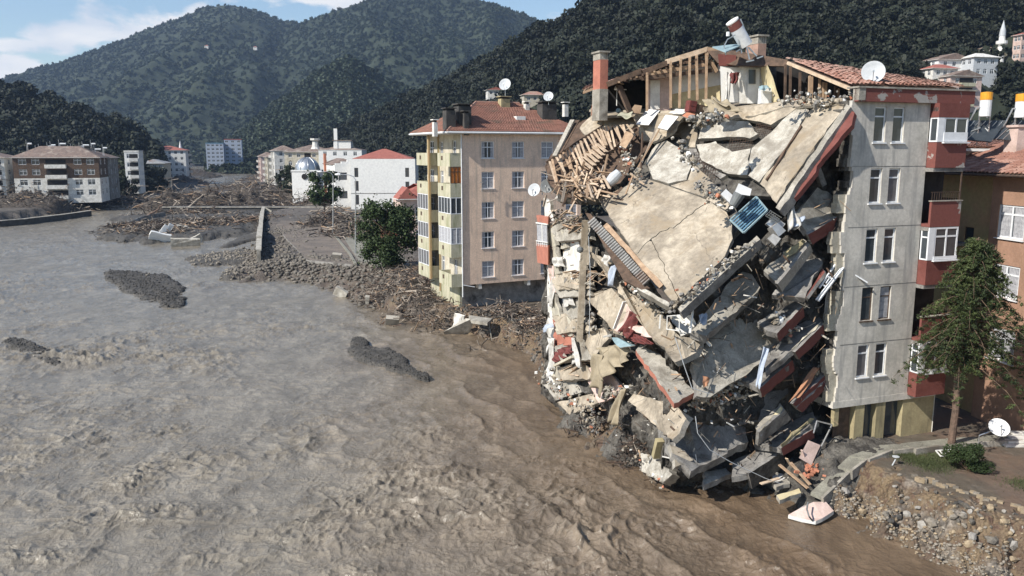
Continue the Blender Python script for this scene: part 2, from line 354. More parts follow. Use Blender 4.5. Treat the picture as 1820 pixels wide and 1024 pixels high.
def terr(x, y, detail=True):
    d = sdist(x, y, RB); wdt = 3.2 + 0 * x
    wdt = np.where(y > 52, 1.3, wdt); wdt = np.where(y > 88, 7.5, wdt); wdt = np.where(y > 150, 3., wdt)
    jag = fbm(x * .8, y * .8, 4, s=2) * .55 * np.clip(wdt, 0, 3.5)
    h = -1.3 + (GZ + 1.3) * sst(-.9, 1, (d + jag) / wdt)
    d2 = sdist(x, y, LB) + fbm(x * .2, y * .2, 3, s=9) * 1.5
    h = np.maximum(h, -1.3 + (GZ + 1.3) * sst(-.5, 1, d2 / 2.5))
    for px, py, a, b, hh in ISL:
        c = PZ(px, py, 0); r = c.y / 1450
        ry = r * c.y / CZ * 1.0
        k_ = -.22 * c.y / CZ if (py > 480 and px < 760) else 0.
        q = ((x - c.x) / (a * r)) ** 2 + ((y - c.y - k_ * (x - c.x)) / (b * ry)) ** 2
        rough = .75 * fbm(x * .3, y * .14, 5, .6, s=21)
        bar = hh < .2
        he = hh + (.34 * fbm(x * .55, y * .55, 4, .6, s=23) if bar else 0)
        h = np.maximum(h, np.minimum(-1.3 + (he + 1.3) * sst(1.6, .55, q + rough), 5))
    if detail:
        h = h + .05 * fbm(x * 1.7, y * 1.7, 4, s=5) + .10 * fbm(x * .35, y * .35, 3, s=8) * (np.abs(y) > 50)
    return h
def tz(x, y): return float(terr(np.array([float(x)]), np.array([float(y)]))[0])
def fan(nr, nc, y0, y1, rc, re):
    inv = np.linspace(1 / y0, 1 / y1, nr); Y = 1 / inv
    r = np.concatenate([-np.geomspace(re, rc, 26)[:-1], np.linspace(-rc, rc, nc), np.geomspace(rc, re, 26)[1:]])
    YY, R = np.meshgrid(Y, r, indexing='ij')
    X = R * YY
    return X, YY
X, Y = fan(620, 560, 27, 1500, .68, 1.9)
Z = terr(X, Y)
# hills take over from the flat beyond 150 m (their feet are separate sheets standing on this one)
V = np.stack([X, Y, Z], -1).reshape(-1, 3)
m, t, b = newmat('bank_soil'); v = coord(t); g = N(t, 'ShaderNodeNewGeometry'); sp = N(t, 'ShaderNodeSeparateXYZ', {0: g.outputs['Position']})
nn = noise(t, v, .9, 8, .65, .6); n3 = noise(t, v, 7, 6, .7)
c = mixc(t, ramp(t, nn, .4, .6), (.105, .070, .045), (.165, .118, .07))
c = mixc(t, ramp(t, noise(t, v, 2.4, 6, .7), .52, .6), c, (.10, .060, .040))
# upstream of the street the deposits are dark wet silt and gravel
far = ramp(t, N(t, 'ShaderNodeMath', {0: sp.outputs[1], 1: 300.}, operation='DIVIDE').outputs[0], .25, .40)
c = mixc(t, far, c, mixc(t, ramp(t, nn, .4, .6), (.05, .046, .042), (.115, .10, .085)))
st = N(t, 'ShaderNodeTexVoronoi', {'Vector': v, 'Scale': 5.5}); st.inputs['Randomness'].default_value = 1
c = mixc(t, ramp(t, noise(t, v, .5, 4), .52, .62), c, mixc(t, N(t, 'ShaderNodeSeparateColor', {0: st.outputs['Color']}).outputs[0], (.07, .06, .05), (.24, .205, .17)))
c = mixc(t, .5, c, ramp(t, n3, .3, .7, (.4, .4, .4), (1.5, 1.5, 1.5)), 'MULTIPLY')
flat = ramp(t, N(t, 'ShaderNodeSeparateXYZ', {0: g.outputs['Normal']}).outputs[2], .90, .99)
mud = mixc(t, ramp(t, noise(t, v, .3, 6, .6, .5), .42, .58), (.125, .085, .062), (.085, .072, .055))
c = mixc(t, mixc(t, flat, (0, 0, 0), mixc(t, far, (.85, .85, .85), (.2, .2, .2))), c, mud)
c = mixc(t, N(t, 'ShaderNodeAttribute', attribute_name='riverbed').outputs['Fac'], c, mixc(t, ramp(t, nn, .4, .6), (.040, .037, .033), (.085, .077, .067)))
t.links.new(c, b.inputs['Base Color']); b.inputs['Roughness'].default_value = .8
hh = N(t, 'ShaderNodeMath', {0: nn, 1: N(t, 'ShaderNodeMath', {0: st.outputs['Distance'], 1: N(t, 'ShaderNodeMath', {0: 1.0, 1: flat}, operation='SUBTRACT').outputs[0]}, operation='MULTIPLY').outputs[0]}, operation='SUBTRACT').outputs[0]
bp = N(t, 'ShaderNodeBump', {'Strength': 1., 'Distance': .12, 'Height': hh}); bp2 = N(t, 'ShaderNodeBump', {'Strength': .8, 'Distance': .04, 'Height': n3, 'Normal': bp.outputs[0]})
t.links.new(bp2.outputs[0], b.inputs['Normal'])
gme = npmesh('ground', V, gridF(*X.shape), m); at = gme.attributes.new('riverbed', 'FLOAT', 'POINT'); at.data.foreach_set('value', np.clip(np.minimum(-sdist(X, Y, RB), -sdist(X, Y, LB)) / 2, 0, 1).ravel().astype(np.float32)); linkm('ground', gme, kind='structure')

# river: trains of short steep waves running with the current, rollers where the bed is rough
def ramp_right(x, y):
    return sst(-9, 3, x + .30 * (y - 45))
def water_h(x, y):
    wx = fbm(x * .07, y * .07, 3, s=40) * 5; wy = fbm(x * .07 + 9, y * .07, 3, s=45) * 5
    ru = ramp_right(x, y); xx, yy = x + wx, y + wy
    turb = sst(-.2, .45, fbm(x * .055, y * .04, 4, s=50))
    h = .14 * fbm(x * .16, y * .12, 3, s=31)
    k = 0
    for lam, amp, ang in ((4.2, .15, -58), (2.6, .12, -34), (1.9, .10, -76), (1.3, .08, -50), (.9, .055, -20), (.62, .036, -66), (.45, .024, -38)):
        k += 1; a = math.radians(ang + 0); dx, dy = math.cos(a), math.sin(a)
        ph = (xx * dx + yy * dy) / lam + 1.5 * fbm(x / (lam * 1.9), y / (lam * 1.9), 3, .55, s=100 + 7 * k) * 1.6
        crest = 1 - np.abs(np.sin(np.pi * ph)) ** .75
        mask = sst(-.28, .38, fbm(x / (lam * 3.2), y / (lam * 2.6), 3, s=160 + 5 * k))
        h = h + amp * crest * mask * (.50 + 1.05 * turb) * np.clip(lam * 110 / y, .35, 1.2)
    h = h + .035 * (.4 + turb) * rfb(x * 1.5 + wx, y * 1.1, 4, .6, s=60)
    va = -.88 * x - .47 * y; ua = .47 * x - .88 * y
    cr = 1 - np.abs(np.sin(np.pi * (va * .42 + 1.2 * fbm(x * .12, y * .12, 4, s=77)))) ** .8
    h = h + ru * .30 * cr * sst(-.3, .3, fbm(ua * .12, va * .3, 3, s=71))
    for px, py, a, b, hgt in ((75, 634, 120, 12, .5), (235, 850, 60, 26, .55), (150, 640, 60, 12, .5), (760, 770, 60, 22, .35), (300, 905, 120, 18, .45), (830, 850, 120, 30, .3), (60, 985, 120, 20, .4), (900, 900, 100, 30, .3), (60, 440, 90, 14, .5), (1010, 830, 40, 18, .3), (640, 1010, 100, 20, .35)):
        c = PZ(px, py, 0); r = c.y / 1450; q = ((x - c.x) / (a * r)) ** 2 + ((y - c.y) / (b * r * c.y / CZ)) ** 2
        h = h + .75 * hgt * np.exp(-q * 1.4) * (.3 + .8 * rfb(x * .8, y * .8, 4, .55, s=80))
    return (h - .12) * np.clip(1.15 - y / 500, .35, 1) * 1.15
X, Y = fan(900, 860, 27, 900, .68, 1.9)
Z = water_h(X, Y)
dmin = np.clip(-sdist(X, Y, RB), 0, 6) / 6
Z = Z * (.35 + .65 * dmin) - .1
m, t, b = newmat('muddy_water'); v = coord(t); g = N(t, 'ShaderNodeNewGeometry'); sp = N(t, 'ShaderNodeSeparateXYZ', {0: g.outputs['Position']})
def mth(op, a, b_=0.): return N(t, 'ShaderNodeMath', {0: a, 1: b_}, operation=op).outputs[0]
# silt load changes across the stream: grey from the main channel, brown along the eroded right bank
s_ = mth('ADD', sp.outputs[0], mth('MULTIPLY', sp.outputs[1], .20))
s_ = mth('ADD', s_, mth('MULTIPLY', noise(t, v, .06, 5, .6, .4), 20.))
fct = ramp(t, mth('DIVIDE', s_, 40.), .16, .66)
n1 = noise(t, coord(t, (.5, .25, 1)), .9, 7, .62, .8)
grey = mixc(t, ramp(t, n1, .35, .65), (.265, .232, .182), (.165, .143, .112))
brown = mixc(t, ramp(t, n1, .35, .65), (.185, .132, .088), (.105, .073, .048))
c = mixc(t, fct, grey, brown)
c = mixc(t, .30, c, ramp(t, noise(t, coord(t, (1, .45, 1)), .8, 6, .62, 1.6), .32, .68, (.45, .45, .45), (1.4, 1.4, 1.4)), 'MULTIPLY')
t.links.new(c, b.inputs['Base Color']); b.inputs['Roughness'].default_value = .17; b.inputs['Specular IOR Level'].default_value = .5
nb = noise(t, coord(t, (1, .6, 1)), 2.2, 5, .58, 1.8); nb2 = noise(t, coord(t, (1.6, .9, 1)), 7, 4, .6, 1.2)
b1 = N(t, 'ShaderNodeBump', {'Strength': .65, 'Distance': .13, 'Height': nb}); b2 = N(t, 'ShaderNodeBump', {'Strength': .6, 'Distance': .05, 'Height': nb2, 'Normal': b1.outputs[0]})
t.links.new(b2.outputs[0], b.inputs['Normal'])
linkm('river', npmesh('river', np.stack([X, Y, Z], -1).reshape(-1, 3), gridF(*X.shape), m, True), kind='structure')

# ---------------------------------------------------------------- hills and forest
def leafcloud(cs, rad, n, size, flat=.75, seed=0, aspect=.75, soft=False):
    """n leaf cards spread over ellipsoidal clumps with centres cs, radii rad"""
    r = np.random.default_rng(seed); cs = np.asarray(cs, float); rad = np.asarray(rad, float) * np.ones(len(cs))
    pr = rad ** 2 / (rad ** 2).sum(); k = r.choice(len(cs), n, p=pr)
    d = r.normal(size=(n, 3)); d /= np.linalg.norm(d, axis=1)[:, None]
    rr = (.55 + .45 * r.random(n) ** .5) * rad[k] if not soft else np.abs(r.normal(size=n)) * .75 * rad[k]
    c = cs[k] + d * rr[:, None] * [1, 1, flat]
    nrm = d * .8 + r.normal(size=(n, 3)) * .7 + [0, 0, .35]; nrm /= np.linalg.norm(nrm, axis=1)[:, None]
    a = np.cross(nrm, r.normal(size=(n, 3))); a /= np.linalg.norm(a, axis=1)[:, None]; b = np.cross(nrm, a)
    s = size * (.6 + .8 * r.random(n))[:, None]
    V = np.stack([c - a * s, c - b * s * aspect - nrm * s * .2, c + a * s, c + b * s * aspect - nrm * s * .1], 1).reshape(-1, 3)
    return V, np.arange(4 * n).reshape(-1, 4)
def crown_mesh(name, h, w, n, size, mat, seed, nclump=14):
    r = random.Random(seed); cs = []; rs = []
    for i in range(nclump):
        a = r.uniform(0, 6.28); z = r.uniform(.3, 1) * h; q = w * .5 * math.sqrt(max(0, 1 - ((z / h - .5) / .58) ** 2)) * r.uniform(.35, .85)
        cs.append((q * math.cos(a), q * math.sin(a), z)); rs.append(w * r.uniform(.16, .27))
    V, F = leafcloud(cs, rs, n, size, seed=seed)
    return npmesh(name, V, F, mat)
TREES = {}
def proto_tree(key, loc, h, w, n, size, mat, label, seed, bark='bark'):
    r = root('hillside_tree', loc, label, 'tree')
    me = crown_mesh('crown', h, w, n, size, M[mat], seed)
    c = linkm('crown', me, r, Matrix.Identity(4))
    tb = MB(); tb.tube([Vector(loc) + Vector((0, 0, -1)), Vector(loc) + Vector((.1, .1, h * .75))], [.22, .08], 7); part('trunk', tb, M[bark], r)
    TREES[key] = c
def forest(name, pts, key, smin, smax, seed=0):
    me = bpy.data.meshes.new(name); me.vertices.add(len(pts)); me.vertices.foreach_set('co', np.asarray(pts, np.float32).ravel()); me.update()
    o = linkm(name, me, kind='stuff')
    ng = bpy.data.node_groups.new(name, 'GeometryNodeTree')
    ng.interface.new_socket('Geometry', in_out='INPUT', socket_type='NodeSocketGeometry'); ng.interface.new_socket('Geometry', in_out='OUTPUT', socket_type='NodeSocketGeometry')
    gi = ng.nodes.new('NodeGroupInput'); go = ng.nodes.new('NodeGroupOutput'); ip = ng.nodes.new('GeometryNodeInstanceOnPoints')
    oi = ng.nodes.new('GeometryNodeObjectInfo'); oi.inputs['Object'].default_value = TREES[key]; oi.transform_space = 'ORIGINAL'
    rz = ng.nodes.new('FunctionNodeRandomValue'); rz.data_type = 'FLOAT_VECTOR'; rz.inputs[0].default_value = (-.12, -.12, 0); rz.inputs[1].default_value = (.12, .12, 6.28)
    rs = ng.nodes.new('FunctionNodeRandomValue'); rs.inputs[2].default_value = smin; rs.inputs[3].default_value = smax
    L = ng.links.new
    L(gi.outputs[0], ip.inputs['Points']); L(oi.outputs['Geometry'], ip.inputs['Instance']); L(rz.outputs[0], ip.inputs['Rotation']); L(rs.outputs[1], ip.inputs['Scale']); L(ip.outputs[0], go.inputs[0])
    o.modifiers.new('scatter', 'NODES').node_group = ng
    return o
HILLS = []

M['hillsoil'] = surf('forest_floor', (.022, .028, .017), (.03, .036, .022), .01, bump=.3, fine=.3)
M['mtsoil'] = surf('mountain_scrub', (.024, .033, .019), (.036, .045, .024), .003, bump=.6, bsc=.08, bdist=6, fine=.5)
def hill(name, sil, Y1, Y0, zf, mat, nr=70, nc=220, rough=.16, pw=1.15, seed=0, ns=3.):
    """sheet climbing from a foot line (distance Y0) to a crest (distance Y1) whose skyline is sil"""
    px = np.array([s[0] for s in sil], float); py = np.array([s[1] for s in sil], float)
    y1 = np.array([Y1(a) if callable(Y1) else Y1 for a in px]); y0 = np.array([Y0(a) if callable(Y0) else Y0 for a in px])
    rr = np.zeros(len(px)); zr = np.zeros(len(px))
    for i in range(len(px)):
        q = P(px[i], py[i], y1[i]); rr[i] = q.x / q.y; zr[i] = q.z
    R = np.linspace(rr[0], rr[-1], nc); v = np.concatenate([np.linspace(0, 1, nr), [1.06, 1.15, 1.3, 1.5]])
    zi = np.interp(R, rr, zr); y1i = np.interp(R, rr, y1); y0i = np.interp(R, rr, y0)
    vv, Rg = np.meshgrid(v, R, indexing='ij'); Yg = y0i + (y1i - y0i) * vv; Xg = Rg * Yg
    amp = (zi - zf) * rough
    f = ns / (y1i - y0i)
    nse = rfb(Xg * f, Yg * f * .45, 5, .5, s=seed)
    up = np.clip(vv, 0, 1) ** pw
    Zg = zf + (zi - zf) * up + amp * (nse - .35) * np.sin(np.pi * np.clip(vv, 0, 1)) ** .8
    Zg = Zg + (zi - zf) * .012 * fbm(Xg * f * 9, Yg * f * 9, 3, s=seed + 5)
    Zg = np.where(vv > 1, Zg - (vv - 1) * (zi - zf) * .8, Zg)
    linkm(name, npmesh(name, np.stack([Xg, Yg, Zg], -1).reshape(-1, 3), gridF(*Xg.shape), mat, True), kind='structure')
    return Xg, Yg, Zg
def scatter_on(g, n, sink, seed, keep=None):
    X, Y, Z = g; r = np.random.default_rng(seed)
    nr, nc = X.shape; A = np.hypot(np.diff(X, axis=1)[:-1], np.diff(Y, axis=1)[:-1]) * np.hypot(np.diff(Y, axis=0)[:, :-1], np.diff(Z, axis=0)[:, :-1])
    A = A / A.sum(); k = r.choice(A.size, n, p=A.ravel()); i, j = np.divmod(k, nc - 1); a, b = r.random(n), r.random(n)
    def bl(Q): return (Q[i, j] * (1 - b) + Q[i, j + 1] * b) * (1 - a) + (Q[i + 1, j] * (1 - b) + Q[i + 1, j + 1] * b) * a
    p = np.stack([bl(X), bl(Y), bl(Z) - sink], -1)
    return p
SR = [(500, 285), (560, 264), (600, 247), (640, 226), (700, 199), (760, 176), (800, 157), (860, 124), (900, 100), (960, 69), (1000, 55), (1028, 42), (1045, 16), (1070, -15), (1120, -60), (1200, -120), (1400, -230), (1820, -330), (2600, -400)]
gR = hill('hillside_right', SR, lambda a: np.interp(a, [500, 1000, 1820, 2600], [640, 430, 470, 470]), lambda a: np.interp(a, [500, 740, 1000, 1820, 2600], [520, 330, 190, 215, 150]), GZ - 1, M['hillsoil'], rough=.20, pw=1.25, seed=3, nr=90, nc=260)
gL = hill('hillside_left', [(-900, 60), (-200, 120), (0, 168), (60, 188), (120, 209), (180, 226), (230, 243), (262, 268), (280, 285)], 430, 300, GZ - 1, M['hillsoil'], rough=.12, seed=11)
gS = hill('forested_spur', [(370, 285), (400, 264), (440, 228), (480, 193), (520, 168), (560, 133), (600, 114), (625, 103), (650, 121), (680, 141), (720, 158), (780, 178), (860, 215), (960, 262)], 950, 620, GZ - 1, M['mtsoil'], rough=.20, seed=15, ns=2.2)
gA = hill('mountain_left', [(-1500, 230), (-400, 190), (0, 142), (60, 122), (120, 108), (200, 78), (260, 53), (330, 28), (360, 15), (400, 10), (440, 14), (470, 24), (500, 37), (540, 41), (620, 30), (700, 60), (800, 120)], 2000, 1000, GZ - 1, M['mtsoil'], nc=300, nr=110, rough=.22, seed=22, ns=3.)
gB = hill('mountain_right', [(380, 200), (450, 110), (540, 38), (575, 27), (640, 6), (690, -10), (760, -6), (800, -8), (860, 2), (900, 15), (940, 29), (985, 46), (1050, 85), (1150, 140), (1500, 190), (2600, 200)], 1750, 980, GZ - 1, M['mtsoil'], nc=300, nr=110, rough=.24, seed=27, ns=3.)
def hill_hit(g, px, py):
    X, Y, Z = g; r = X[0] / Y[0]; x, f, z = ray(px, py); j = int(np.argmin(np.abs(r - x / f)))
    k = np.argmax(Z[:, j] - (CZ + z / f * Y[:, j]) > 0)
    return Vector((X[k, j], Y[k, j], Z[k, j]))
q = hill_hit(gR, 1010, 190)
proto_tree('near', (q.x, q.y, q.z - .5), 8.5, 8.5, 520, .62, 'leafh', 'broad dark tree at the foot of the wooded slope, just behind the red chimney', 5)
q = hill_hit(gS, 470, 262)
proto_tree('far', (q.x, q.y, q.z - .5), 11, 11, 90, 1.9, 'leafm', 'round tree at the foot of the far spur beyond the tall blocks', 8)
# ---------------------------------------------------------------- building kit
RZ = lambda a: Matrix.Rotation(a, 4, 'Z'); TR = lambda x, y, z=0.: Matrix.Translation(Vector((x, y, z)))
def wallgrid(mb, Mw, W, z0, z1, holes, mi=0, rev=.16, x0=0., mrev=None):
    """wall in the plane y=0 of Mw (x right seen from outside, y inwards) with rectangular openings (xa, xb, za, zb)"""
    T = mb.T; mb.T = Mw
    xs = sorted({x0, W} | {h[0] for h in holes} | {h[1] for h in holes}); zs = sorted({z0, z1} | {h[2] for h in holes} | {h[3] for h in holes})
    for i in range(len(xs) - 1):
        for j in range(len(zs) - 1):
            cx, cz = (xs[i] + xs[i + 1]) / 2, (zs[j] + zs[j + 1]) / 2
            if any(h[0] < cx < h[1] and h[2] < cz < h[3] for h in holes): continue
            mb.quad((xs[i], 0, zs[j]), (xs[i + 1], 0, zs[j]), (xs[i + 1], 0, zs[j + 1]), (xs[i], 0, zs[j + 1]), mi)
    for a, b, c, d in holes:
        r = rev; mr = mi if mrev is None else mrev
        mb.quad((a, 0, c), (a, r, c), (a, r, d), (a, 0, d), mr); mb.quad((b, 0, c), (b, 0, d), (b, r, d), (b, r, c), mr)
        mb.quad((a, 0, d), (a, r, d), (b, r, d), (b, 0, d), mr); mb.quad((a, 0, c), (b, 0, c), (b, r, c), (a, r, c), mr)
    mb.T = T
WCACHE = {}
def window(par, Mw, x, z, w, h, cols=2, trans=.3, glassm='glass', curt=.0, y=.08, gp=None, fr='frame', simple=False, fw=.06, sill=True):
    """window whose lower left corner is (x, z) on the wall Mw; frame mesh > pane, curtain"""
    key = (round(w, 2), round(h, 2), cols, trans, glassm, simple, fr, fw, sill, round(curt, 1))
    if key not in WCACHE:
        a = MB(); b_ = MB(); c_ = MB(); t = fw; d = .05
        a.box(0, t, 0, d, 0, h); a.box(w - t, w, 0, d, 0, h); a.box(t, w - t, 0, d, 0, t); a.box(t, w - t, 0, d, h - t, h)
        if trans: a.box(t, w - t, .004, d - .004, h * (1 - trans) - t / 2, h * (1 - trans) + t / 2)
        for k in range(1, cols): a.box(w * k / cols - t / 2, w * k / cols + t / 2, -.004, d - .006, t, h - t)
        if sill: a.box(-.08, w + .08, -.16, .0, -.07, -.01)
        pm = 1 if simple else 0
        (a if simple else b_).quad((t, d * .6, t), (w - t, d * .6, t), (w - t, d * .6, h - t), (t, d * .6, h - t), pm)
        if curt:
            n = 9
            for s0, s1 in ((t, t + (w / 2 - t) * curt), (w - t - (w / 2 - t) * curt * .9, w - t)):
                for k in range(n):
                    xa = s0 + (s1 - s0) * k / n; xb = s0 + (s1 - s0) * (k + 1) / n
                    ya, yb = (.0395 - .006 * (k % 2)), (.0395 - .006 * ((k + 1) % 2))
                    c_.quad((xa, ya - .012, t), (xb, yb - .012, t), (xb, yb - .012, h - t), (xa, ya - .012, h - t))
        WCACHE[key] = (a.mesh('window', [M[fr], M[glassm]]), None if simple else b_.mesh('pane', M[glassm]), c_.mesh('curtain', M['curtain']) if curt else None)
    me = WCACHE[key]; g = gp or par
    o = linkm('window', me[0], par, ROOTM[g.name].inverted() @ Mw @ TR(x, y, z))
    if gp is not None: return o
    if me[1]: linkm('pane', me[1], o)
    if me[2]: linkm('curtain', me[2], o)
    return o
def hiproof(mb, T, x0, x1, y0, y1, z, h, ridge='x', inset=None, mi=0, gable=False, th=.12, mf=None):
    old = mb.T; mb.T = T; mf = mi if mf is None else mf
    if ridge == 'x':
        i = 0 if gable else (inset if inset is not None else (y1 - y0) / 2); ym = (y0 + y1) / 2
        a, b_ = (x0 + i, ym, z + h), (x1 - i, ym, z + h)
    else:
        i = 0 if gable else (inset if inset is not None else (x1 - x0) / 2); xm = (x0 + x1) / 2
        a, b_ = (xm, y0 + i, z + h), (xm, y1 - i, z + h)
    c = [(x0, y0, z), (x1, y0, z), (x1, y1, z), (x0, y1, z)]
    vs = c + [a, b_]
    if ridge == 'x': fs = [(0, 1, 5, 4), (1, 2, 5), (2, 3, 4, 5), (3, 0, 4)]
    else: fs = [(0, 1, 4), (1, 2, 5, 4), (2, 3, 5), (3, 0, 4, 5)]
    mb.add(vs, fs, mi)
    mb.add(c + [(x, y, zz - th) for x, y, zz in c], [(0, 4, 5, 1), (1, 5, 6, 2), (2, 6, 7, 3), (3, 7, 4, 0), (4, 7, 6, 5)], mf)
    mb.T = old
def chimney(name, par, T, x, y, z0, z1, wx, wy, mat, cap='dark', gp=None):
    mb = MB(T); mb.box(x - wx / 2, x + wx / 2, y - wy / 2, y + wy / 2, z0, z1, 0)
    mb.box(x - wx / 2 + .06, x + wx / 2 - .06, y - wy / 2 + .06, y + wy / 2 - .06, z1, z1 + .18, 1)
    mb.box(x - wx / 2 - .12, x + wx / 2 + .12, y - wy / 2 - .12, y + wy / 2 + .12, z1 + .18, z1 + .27, 0)
    return part(name, mb, [M[mat], M[cap]], par, gp=gp)
def dishm(mb, c, r, d, mi=0, mast=None, mm=None):
    """shallow satellite bowl at c facing d, with feed arm and short mast"""
    c = Vector(c); d = Vector(d).normalized(); Mx = Matrix.Translation(c) @ d.to_track_quat('Z', 'Y').to_matrix().to_4x4()
    mb.lathe([(.001, -.0), (r * .4, .025 * r), (r * .75, .11 * r), (r, .2 * r), (r * 1.02, .2 * r), (r * .75, .09 * r), (.001, -.03)], Mx, 22, mi)
    mm = mi if mm is None else mm
    tip = Mx @ Vector((0, -r * .15, r * .85)); mb.tube([Mx @ Vector((0, -r * .95, .18 * r)), tip], .02, 5, mm)
    mb.tube([tip, tip + (c - tip).normalized() * .14], .045, 7, mm)
    if mast is not None: mb.tube([c - d * .05, Vector(mast) + Vector((0, 0, (c.z - mast[2]) * .6)), mast], .035, 6, mm)
def dish(c, r, d, label, mast=None, mat='dish', group='satellite dishes on the roofs'):
    rt = root('satellite_dish', mast if mast is not None else c, label, 'satellite dish', group)
    mb = MB(); mb2 = MB(); c = Vector(c); dn = Vector(d).normalized(); Mx = Matrix.Translation(c) @ dn.to_track_quat('Z', 'Y').to_matrix().to_4x4()
    mb.lathe([(.001, -.0), (r * .4, .025 * r), (r * .75, .11 * r), (r, .2 * r), (r * 1.02, .2 * r), (r * .75, .09 * r), (.001, -.03)], Mx, 24)
    tip = Mx @ Vector((0, -r * .15, r * .85)); mb2.tube([Mx @ Vector((0, -r * .95, .18 * r)), tip], .02, 5); mb2.tube([tip, tip + (c - tip).normalized() * .16], .05, 7)
    if mast is not None: mb2.tube([c - dn * .05, Vector((mast[0], mast[1], c.z * .6 + mast[2] * .4)), mast], .035, 6)
    part('bowl', mb, M[mat], rt, smooth=True); part('arm', mb2, M['steel'], rt); return rt

def block(name, label, X0, Y0, ang, W, D, z0, nf, fh, wall, roof='tileb', front=None, side=None, rooftype='hip', rh=2.2, side_at='left', cat='building', group=None, roofextra=.6, ww=1.3, wh=1.45, base=None, upper=None, balc=None, gl='glass', rfw=None, wallname='wall'):
    """far building: walls with recessed windows as parts; (X0,Y0) its near left corner, ang its turn about z"""
    r = root(name, (X0, Y0, z0), label, cat, group, rz=0); T = TR(X0, Y0) @ RZ(ang)
    H = nf * fh + (base or 0); z1 = z0 + H; Mf = T; Ms = (T @ TR(0, D) @ RZ(-math.pi / 2)) if side_at == 'left' else (T @ TR(W, 0) @ RZ(math.pi / 2))
    hf = []; hs = []; zb = z0 + (base or 0)
    for k in range(nf):
        zz = zb + k * fh + fh * .32
        for xc in (front or []): hf.append((xc * W - ww / 2, xc * W + ww / 2, zz, zz + wh))
        for xc in (side or []): hs.append((xc * D - ww / 2, xc * D + ww / 2, zz, zz + wh))
    mb = MB(); zs = z1 if upper is None else zb + upper[0] * fh
    def sub(hh, a, b_): return [h for h in hh if a <= h[2] < b_]
    wallgrid(mb, Mf, W, z0, zs, sub(hf, z0, zs)); wallgrid(mb, Ms, D, z0, zs, sub(hs, z0, zs))
    mats = [M[wall]]
    if upper:
        wallgrid(mb, Mf, W, zs, z1, sub(hf, zs, z1), 1); wallgrid(mb, Ms, D, zs, z1, sub(hs, zs, z1), 1); mats.append(M[upper[1]])
    mb.T = T
    if side_at == 'left': mb.quad((W, 0, z0), (W, D, z0), (W, D, z1), (W, 0, z1))
    else: mb.quad((0, D, z0), (0, 0, z0), (0, 0, z1), (0, D, z1))
    mb.quad((W, D, z0), (0, D, z0), (0, D, z1), (W, D, z1)); mb.quad((0, 0, z1 - .01), (W, 0, z1 - .01), (W, D, z1 - .01), (0, D, z1 - .01)); mb.T = None
    part(wallname, mb, mats, r)
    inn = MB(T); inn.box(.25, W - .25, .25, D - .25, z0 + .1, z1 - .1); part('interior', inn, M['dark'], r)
    for Mw, hh in ((Mf, hf), (Ms, hs)):
        for a, b_, c, d in hh: window(r, Mw, a, c, b_ - a, d - c, simple=True, glassm=gl, fw=.09, sill=False)
    rb = MB(); e = roofextra
    if rooftype == 'hip': hiproof(rb, T, -e, W + e, -e, D + e, z1 + .02, rh, 'x' if W > D else 'y', mf=1)
    elif rooftype == 'gable': hiproof(rb, T, -e, W + e, -e, D + e, z1 + .02, rh, 'y', gable=True, mf=1)
    else:
        rb.T = T; t = .25
        rb.box(-.1, W + .1, -.1, t, z1, z1 + .7, 0); rb.box(-.1, W + .1, D - t, D + .1, z1, z1 + .7, 0); rb.box(-.1, t, t, D - t, z1, z1 + .7, 0); rb.box(W - t, W + .1, t, D - t, z1, z1 + .7, 0)
    part('roof', rb, [M[roof], M[rfw or 'whited']], r)
    if balc:
        for (xa, xb, dep, mat_, wh_) in balc:
            for k in range(nf):
                b2 = MB(Mf if wh_ == 'f' else Ms); zz = zb + k * fh
                b2.box(xa, xb, -dep, 0, zz - .12, zz + .02); b2.box(xa, xb, -dep - .08, -dep, zz - .12, zz + .95); b2.box(xa - .05, xa + .04, -dep, 0, zz + .02, zz + .95); b2.box(xb - .04, xb + .05, -dep, 0, zz + .02, zz + .95)
                b2.box(xa + .1, xb - .1, -.03, -.005, zz + 1., zz + fh - .5, 1)
                part('balcony', b2, [M[mat_], M['dark']], r)
    return r, T, z1

# ---------------------------------------------------------------- cream and green apartment block
AN = math.radians(25); CX, CY = -4.75, 78.0
T = TR(CX, CY) @ RZ(AN); ZB, FH, NF = 4.15, 2.88, 5; ZT = ZB + FH * NF; W, D = 13.0, 10.0
cream = root('apartment_building', (CX, CY, GZ), 'pink plastered five storey block with lime green balconies on its river side', 'building')
mb = MB(); Mf = T; holes = []
for k in range(NF):
    for xc in (2.69, 5.91, 9.1, 11.9): holes.append((xc - .66, xc + .66, ZB + k * FH + .62, ZB + k * FH + 2.22))
wallgrid(mb, Mf, W, ZB, ZT, holes, rev=.2)
mb.T = T; mb.quad((W, 0, ZB), (W, D, ZB), (W, D, ZT), (W, 0, ZT)); mb.quad((W, D, ZB), (0, D, ZB), (0, D, ZT), (W, D, ZT)); mb.quad((0, D, ZB), (W, D, ZB), (W, 0, ZB), (0, 0, ZB)); mb.T = None
part('front_wall', mb, M['pink'], cream)
for k, h in enumerate(holes): window(cream, Mf, h[0], h[2], 1.32, 1.6, curt=(.9, .5, .7)[k % 3], y=.1, glassm='glassl' if k % 4 == 1 else 'glass', fw=.08, trans=.35)
Ms = T @ TR(0, D) @ RZ(-math.pi / 2); mb = MB(); sh = []
for k in range(NF):
    sh.append((4.1, 5.0, ZB + k * FH + .62, ZB + k * FH + 2.22)); sh.append((7.6, 8.6, ZB + k * FH + .1, ZB + k * FH + 2.3)); sh.append((.8, 2.2, ZB + k * FH + .1, ZB + k * FH + 2.3))
wallgrid(mb, Ms, D, ZB, ZT, sh, rev=.2); part('side_wall', mb, M['cream'], cream)
